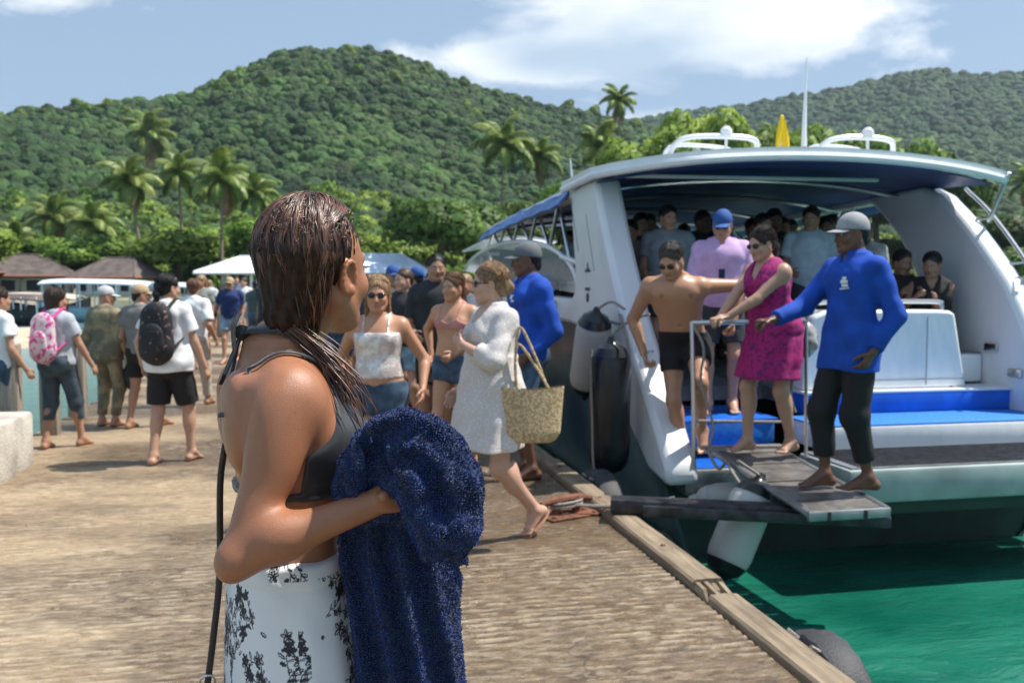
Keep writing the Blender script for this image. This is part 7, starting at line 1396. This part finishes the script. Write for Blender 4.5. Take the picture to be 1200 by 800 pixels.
    g = [prim_ell((0, 0, .08), (.115, .045, .085), k=.02), prim_ell((0, 0, .135), (.095, .030, .030), k=.03)]; v, f = solidify(g, .007); o = mesh_obj('bag_body', v*s, f, lth, bag); mb = MB(); mb.tube([(-.09, 0, .158), (.09, 0, .158)], .004, 6); mb.build('zip', M_STEEL, o)
    HIPK[0] = 1.0
    return root, B, s, loc, heading, P
FG = foreground()
# towel, in metres right / ahead of the camera's spot, so its thing is turned like the camera
def towel():
    t = thing('beach_towel', 'thick navy blue terry towel bunched over the arm of the woman with wet hair', 'towel', tuple(at(-.17, 1.50, .30)), -YAW); base = V3(-.17, 1.50, .30)
    pts = [(-.243, 1.500, 1.165), (-.236, 1.475, 1.215), (-.212, 1.455, 1.262), (-.170, 1.435, 1.292), (-.125, 1.410, 1.284), (-.094, 1.385, 1.240), (-.088, 1.375, 1.190), (-.098, 1.385, 1.160)]; rs = [.030, .036, .044, .050, .053, .053, .050, .042]
    pr = []; pts = [(a_-.007, b_, c_-.012) for a_, b_, c_ in pts]; rs = [q*.92 for q in rs]; c = cpath(pts, 3); rr = np.interp(np.linspace(0, 1, len(c)), np.linspace(0, 1, len(rs)), rs)
    for i in range(len(c)-1): pr.append(prim_cone(c[i], c[i+1], rr[i], rr[i+1], k=.012))
    pr.append(prim_ell((-.165, 1.53, 1.225), (.070, .055, .075), k=.03)); pr.append(prim_ell((-.242, 1.54, 1.12), (.034, .03, .09), k=.03)); pr.append(prim_ell((-.235, 1.58, 1.08), (.04, .03, .08), k=.03)); pr.append(prim_ell((-.15, 1.56, 1.20), (.09, .07, .08), k=.05))
    # second layer of the roll
    c2 = cpath([(-.212, 1.48, 1.17), (-.188, 1.452, 1.222), (-.152, 1.420, 1.230), (-.135, 1.392, 1.205), (-.122, 1.380, 1.165)], 3)
    for i in range(len(c2)-1): pr.append(prim_cone(c2[i], c2[i+1], .029, .029, k=.008))
    z = np.array([.30, .50, .70, .86, 1.0, 1.10, 1.19]); cx = np.array([-.166, -.168, -.170, -.172, -.176, -.178, -.176]); a = np.array([.112, .108, .102, .096, .096, .094, .070]); b = np.array([.052, .052, .050, .048, .045, .042, .035]); cyy = np.array([1.545, 1.545, 1.542, 1.54, 1.54, 1.54, 1.53])
    pr.append(prim_loft(z, a, b, cx, cyy, None, k=.03, closed=(1, 1)))
    # crease between the folds of the roll
    for w in ([(-.226, 1.45, 1.19), (-.206, 1.415, 1.246), (-.158, 1.385, 1.268), (-.112, 1.352, 1.244), (-.096, 1.335, 1.19)], [(-.222, 1.44, 1.262), (-.175, 1.392, 1.312), (-.118, 1.365, 1.308), (-.066, 1.338, 1.262), (-.054, 1.33, 1.20)]):
        cc = cpath(w, 4)
        for i in range(len(cc)-1): pr.append(prim_cone(cc[i], cc[i+1], .013, .013, k=.020, op=-1))
    def post(D, X, Y, Z):
        m = np.clip((1.17-Z)/.10, 0, 1); ph = X*1.0+.018*np.sin(5*Z+1)+.010*np.sin(13*Z)
        folds = (np.abs(np.sin(ph*62+.9))**.7-.5)*.026*m*(1+.35*np.sin(ph*23))
        return D+folds+.0024*np.sin(38*X+22*Z+2*np.sin(30*Y+14*Z))*np.sin(31*Z-24*X+20*Y)+.0022*(1-2*np.abs(np.sin(44*Z+30*X-18*Y+1.5*np.sin(25*X))))*(1-m)+.0018*np.sin(X*150+40*Z+3*np.sin(60*Z))*np.sin(Y*120+50*Z)+.0012*np.sin(260*X+200*Y)*np.sin(230*Z+90*X)
    v, f = solidify(pr, .0040, post=post, lo=V3(-.32, 1.28, .285), hi=V3(.0, 1.68, 1.37)); v = v-base
    m = mat('navy_terry', (.002, .014, .070), .95, var=.4, vscale=120, bump=.9, bscale=420, sheen=.35, spec=.2); o = mesh_obj('towel_body', v, f, m, t)
    # terry loops: tiny tufts standing off the cloth
    r = np.random.RandomState(9); tri = v[f]; ce = tri.mean(1); nr = np.cross(tri[:, 2]-tri[:, 0], tri[:, 3]-tri[:, 1]); ar = np.linalg.norm(nr, axis=1); nr /= ar[:, None]+1e-12
    wgt = ar*np.where(ce[:, 2]+base[2] > .78, 1, .08); n = 95000; pk_ = r.choice(len(f), n, p=wgt/wgt.sum()); w = r.rand(n, 4); w /= w.sum(1)[:, None]; c = (tri[pk_]*w[..., None]).sum(1); N_ = nr[pk_]+r.normal(size=(n, 3))*.38; N_ /= np.linalg.norm(N_, axis=1)[:, None]
    a = np.cross(N_, r.normal(size=(n, 3))); a /= np.linalg.norm(a, axis=1)[:, None]; h_ = (.0022+.0020*r.rand(n))[:, None]; ww = .0009
    vv = np.stack([c-a*ww-N_*.001, c+a*ww-N_*.001, c+a*ww*.8+N_*h_, c-a*ww*.8+N_*h_], 1).reshape(-1, 3); i = np.arange(n)*4; ff = np.stack([i, i+1, i+2, i+3], 1)
    m2 = mat('terry_loops', (.004, .030, .16), .9, var=.45, vscale=28, sheen=.5, spec=.3); o2 = mesh_obj('terry_loops', vv, ff, m2, t, smooth=False); o2['kind'] = 'stuff'
towel()
# ---------------------------------------------------------------- bags people carry
def on_back(key, name, label, m, strapm, w=.30, h_=.42, d=.17, z=1.18, pocket=True):
    root, B, s, loc, heading = PEOPLE[key]; base = V3(0, B['nb'][1]-.10, z-h_/2); t = thing(name, label, 'backpack', tuple(to_world(loc, heading, s, base)), -R(heading)); b = lambda q: (V3(*q)-base)
    y0 = B['nb'][1]-.125-d/2; pr = [prim_cone(b((0, y0, z-h_*.30)), b((0, y0+.01, z+h_*.24)), w*.5, w*.44, flat=(V3(0, 1, 0), d/w), k=.03)]; v, f = solidify(pr, .012, post=fold_post(.006, 22, 5)); body = mesh_obj('pack_body', v*s, f, m, t)
    if pocket:
        pr = [prim_cone(b((0, y0-d*.42, z-h_*.26)), b((0, y0-d*.42, z-h_*.08)), w*.36, w*.33, flat=(V3(0, 1, 0), .32), k=.02)]; v, f = solidify(pr, .010); pk = mesh_obj('pocket', v*s, f, m, t); mb = MB(); mb.tube(cpath([b((-w*.33, y0-d*.55, z-h_*.02))*s, b((0, y0-d*.60, z+h_*.0))*s, b((w*.33, y0-d*.55, z-h_*.02))*s], 4), .005, 6); mb.build('zip', strapm, pk)
    for sd in (1, -1):
        mb = MB(); q = [(sd*.07, y0+.03, z+h_*.34), (sd*.088, B['nb'][1]-.06, B['nb'][2]+.02), (sd*.095, B['nb'][1]+.01, B['nb'][2]+.038), (sd*.105, B['nb'][1]+.09, B['nb'][2]-.06), (sd*.125, B['nb'][1]+.11, B['nb'][2]-.18), (sd*.165, B['nb'][1]+.03, z-.02), (sd*w*.45, y0+.04, z-h_*.32)]
        mb.tube([p*s for p in cpath([b(p) for p in q], 5)], .021, 8, flat=.38); mb.build('strap', strapm, t)
    mb = MB(); mb.tube(cpath([b((-.03, y0+.03, z+h_*.42))*s, b((0, y0+.02, z+h_*.50))*s, b((.03, y0+.03, z+h_*.42))*s], 4), .008, 6); mb.build('top_loop', strapm, t)
    return t
PINK = cmat('cloth', (.62, .06, .28))
on_back('pinkpack', 'backpack', 'pink and white floral backpack on the back of the woman in grey', PINKF, PINK, w=.30, h_=.46, z=1.20)
on_back('blackpack', 'backpack', 'black backpack with small floral print on the dark haired woman in white', DARKF, cmat('cloth', (.02, .02, .022)), w=.33, h_=.46, z=1.20)
def hang_bag(key, side, name, label, m, drop=.42, w=.11, d=.07, h_=.16, dx=.03):
    root, B, s, loc, heading = PEOPLE[key]; wr = B['wr'+side]+B['hd'+side]*.08; base = wr-V3(0, 0, drop+h_); t = thing(name, label, 'bag', tuple(to_world(loc, heading, s, base)), -R(heading)); v, f = solidify([prim_ell((dx, 0, h_), (w, d, h_), k=.02)], .012, post=fold_post(.012, 26, 3)); mesh_obj('bag_body', v*s, f, m, t)
    mb = MB(); mb.tube([p*s for p in cpath([wr-base, V3(dx*.4, .01, h_*2+.5*(drop-h_)), V3(dx, 0, h_*1.9)], 4)], .009, 6); mb.build('handle', m, t)
hang_bag('capleft', 'L', 'carrier_bag', 'black carrier bag held left of the black backpack woman', cmat('leather', (.015, .015, .017)), drop=.16, w=.12, h_=.17); 
t = thing('carrier_bag', 'grey plastic carrier bag hanging behind the magenta dress from the handrail', 'bag', pp(945, 6.75, .98)); v, f = solidify([prim_ell((0, 0, .13), (.085, .07, .12), k=.02)], .010, post=fold_post(.016, 34, 3)); gp = cmat('leather', (.34, .33, .33), rough=.3, var=.4); mesh_obj('bag_body', v, f, gp, t); MB().tube(cpath([(0, 0, .22), (-.03, -.06, .30), (-.05, -.12, .33)], 4), .010, 6).build('handle', gp, t)
# straw bag on the forearm of the woman in lace
root, B, s, loc, heading = PEOPLE['lace']; t = thing('straw_bag', 'woven straw tote bag hanging from the crook of the arm of the lace dress woman', 'bag', pp(624, 5.32, .615), -R(hd(262))); 
STRAW = mat('woven_straw', (.66, .50, .30), .85, col2=(.42, .28, .14), vscale=60, thresh=(.42, .58), bump=.9, bscale=110)
def shell(u, v):
    a = 2*math.pi*u; z_ = .30*v; wx = (.158+.026*v)*(.82+.18*min(v*6, 1)); wy = .058*(.7+.3*min(v*6, 1))*(1-.25*v); k = 1.0 if v > 0 else .85; c = math.copysign(abs(math.cos(a))**.8, math.cos(a)); s_ = math.copysign(abs(math.sin(a))**.8, math.sin(a)); wv = .003*math.sin(a*46)*(1 if int(v*22) % 2 else -1)
    return (wy*s_*k+wv*s_, wx*c*k+wv*c, z_+.022*abs(c)*v)
mb = MB(); mb.grid(shell, 92, 22); mb.add([shell(i/40, 0) for i in range(40)], [tuple(range(40))]); body = mb.build('tote_body', STRAW, t, smooth=True)
for yy in (-.055, .055):
    mb = MB(); P0 = V3(yy*.5, -.09, .31); P1 = V3(yy*.5, .09, .31); top = V3(-.02 if yy > 0 else .03, .075, .66 if yy > 0 else .56); mb.tube(cpath([P0, (P0+top)/2+V3(0, -.012, 0), top, (P1+top)/2+V3(0, .015, 0), P1], 5), .008, 8); mb.build('handle', STRAW, t)

def logo(key, cx, cz, shapes, parent_name='blue_shirt'):
    """white print lying on a shirt front"""
    root, B, s, loc, heading = PEOPLE[key]; P = body_prims(B, 1.0, 1.0, toes=False); ink = cmat('cloth', (.78, .80, .82)); mb = MB()
    for (x, z, w, h_) in shapes:
        g = []
        for i in range(5):
            for j in range(3):
                p, n_ = project(P, V3(cx+x+w*(i/4-.5), B['pel'][1]+.16, cz+z+h_*(j/2-.5)), .0); g.append(tuple((p+n_*.0285)*s))
        mb.add(g, [(i*3+j, (i+1)*3+j, (i+1)*3+j+1, i*3+j+1) for i in range(4) for j in range(2)])
    mb.build('chest_print', ink, root, smooth=True)
logo('boatman', -.085, 1.27, [(0, .035, .030, .02), (0, .012, .052, .022), (-.004, -.014, .046, .018), (0, -.034, .066, .008)])
logo('blueman', -.080, 1.30, [(0, .03, .05, .014), (.01, .008, .034, .024), (-.012, -.018, .048, .018)]); logo('blueman', .080, 1.30, [(0, .02, .044, .018), (.0, -.008, .056, .016)])
# ---------------------------------------------------------------- haze in the air
def haze():
    MB_ = MB(); x0, x1, y0, y1, z0, z1 = -1560, 2560, -360, 2560, -5.6, 300.0
    MB_.box(((x0+x1)/2, (y0+y1)/2, (z0+z1)/2), (x1-x0, y1-y0, z1-z0)); m = bpy.data.materials.new('haze'); m.use_nodes = True; nt = m.node_tree; nt.nodes.clear(); o = nt.nodes.new('ShaderNodeOutputMaterial'); p = nt.nodes.new('ShaderNodeVolumePrincipled')
    p.inputs['Color'].default_value = (.70, .84, 1, 1); p.inputs['Density'].default_value = .00013; p.inputs['Anisotropy'].default_value = .2; nt.links.new(p.outputs[0], o.inputs['Volume']); ob = MB_.build('haze', m, auto=False); tag(ob, kind='stuff')
haze()
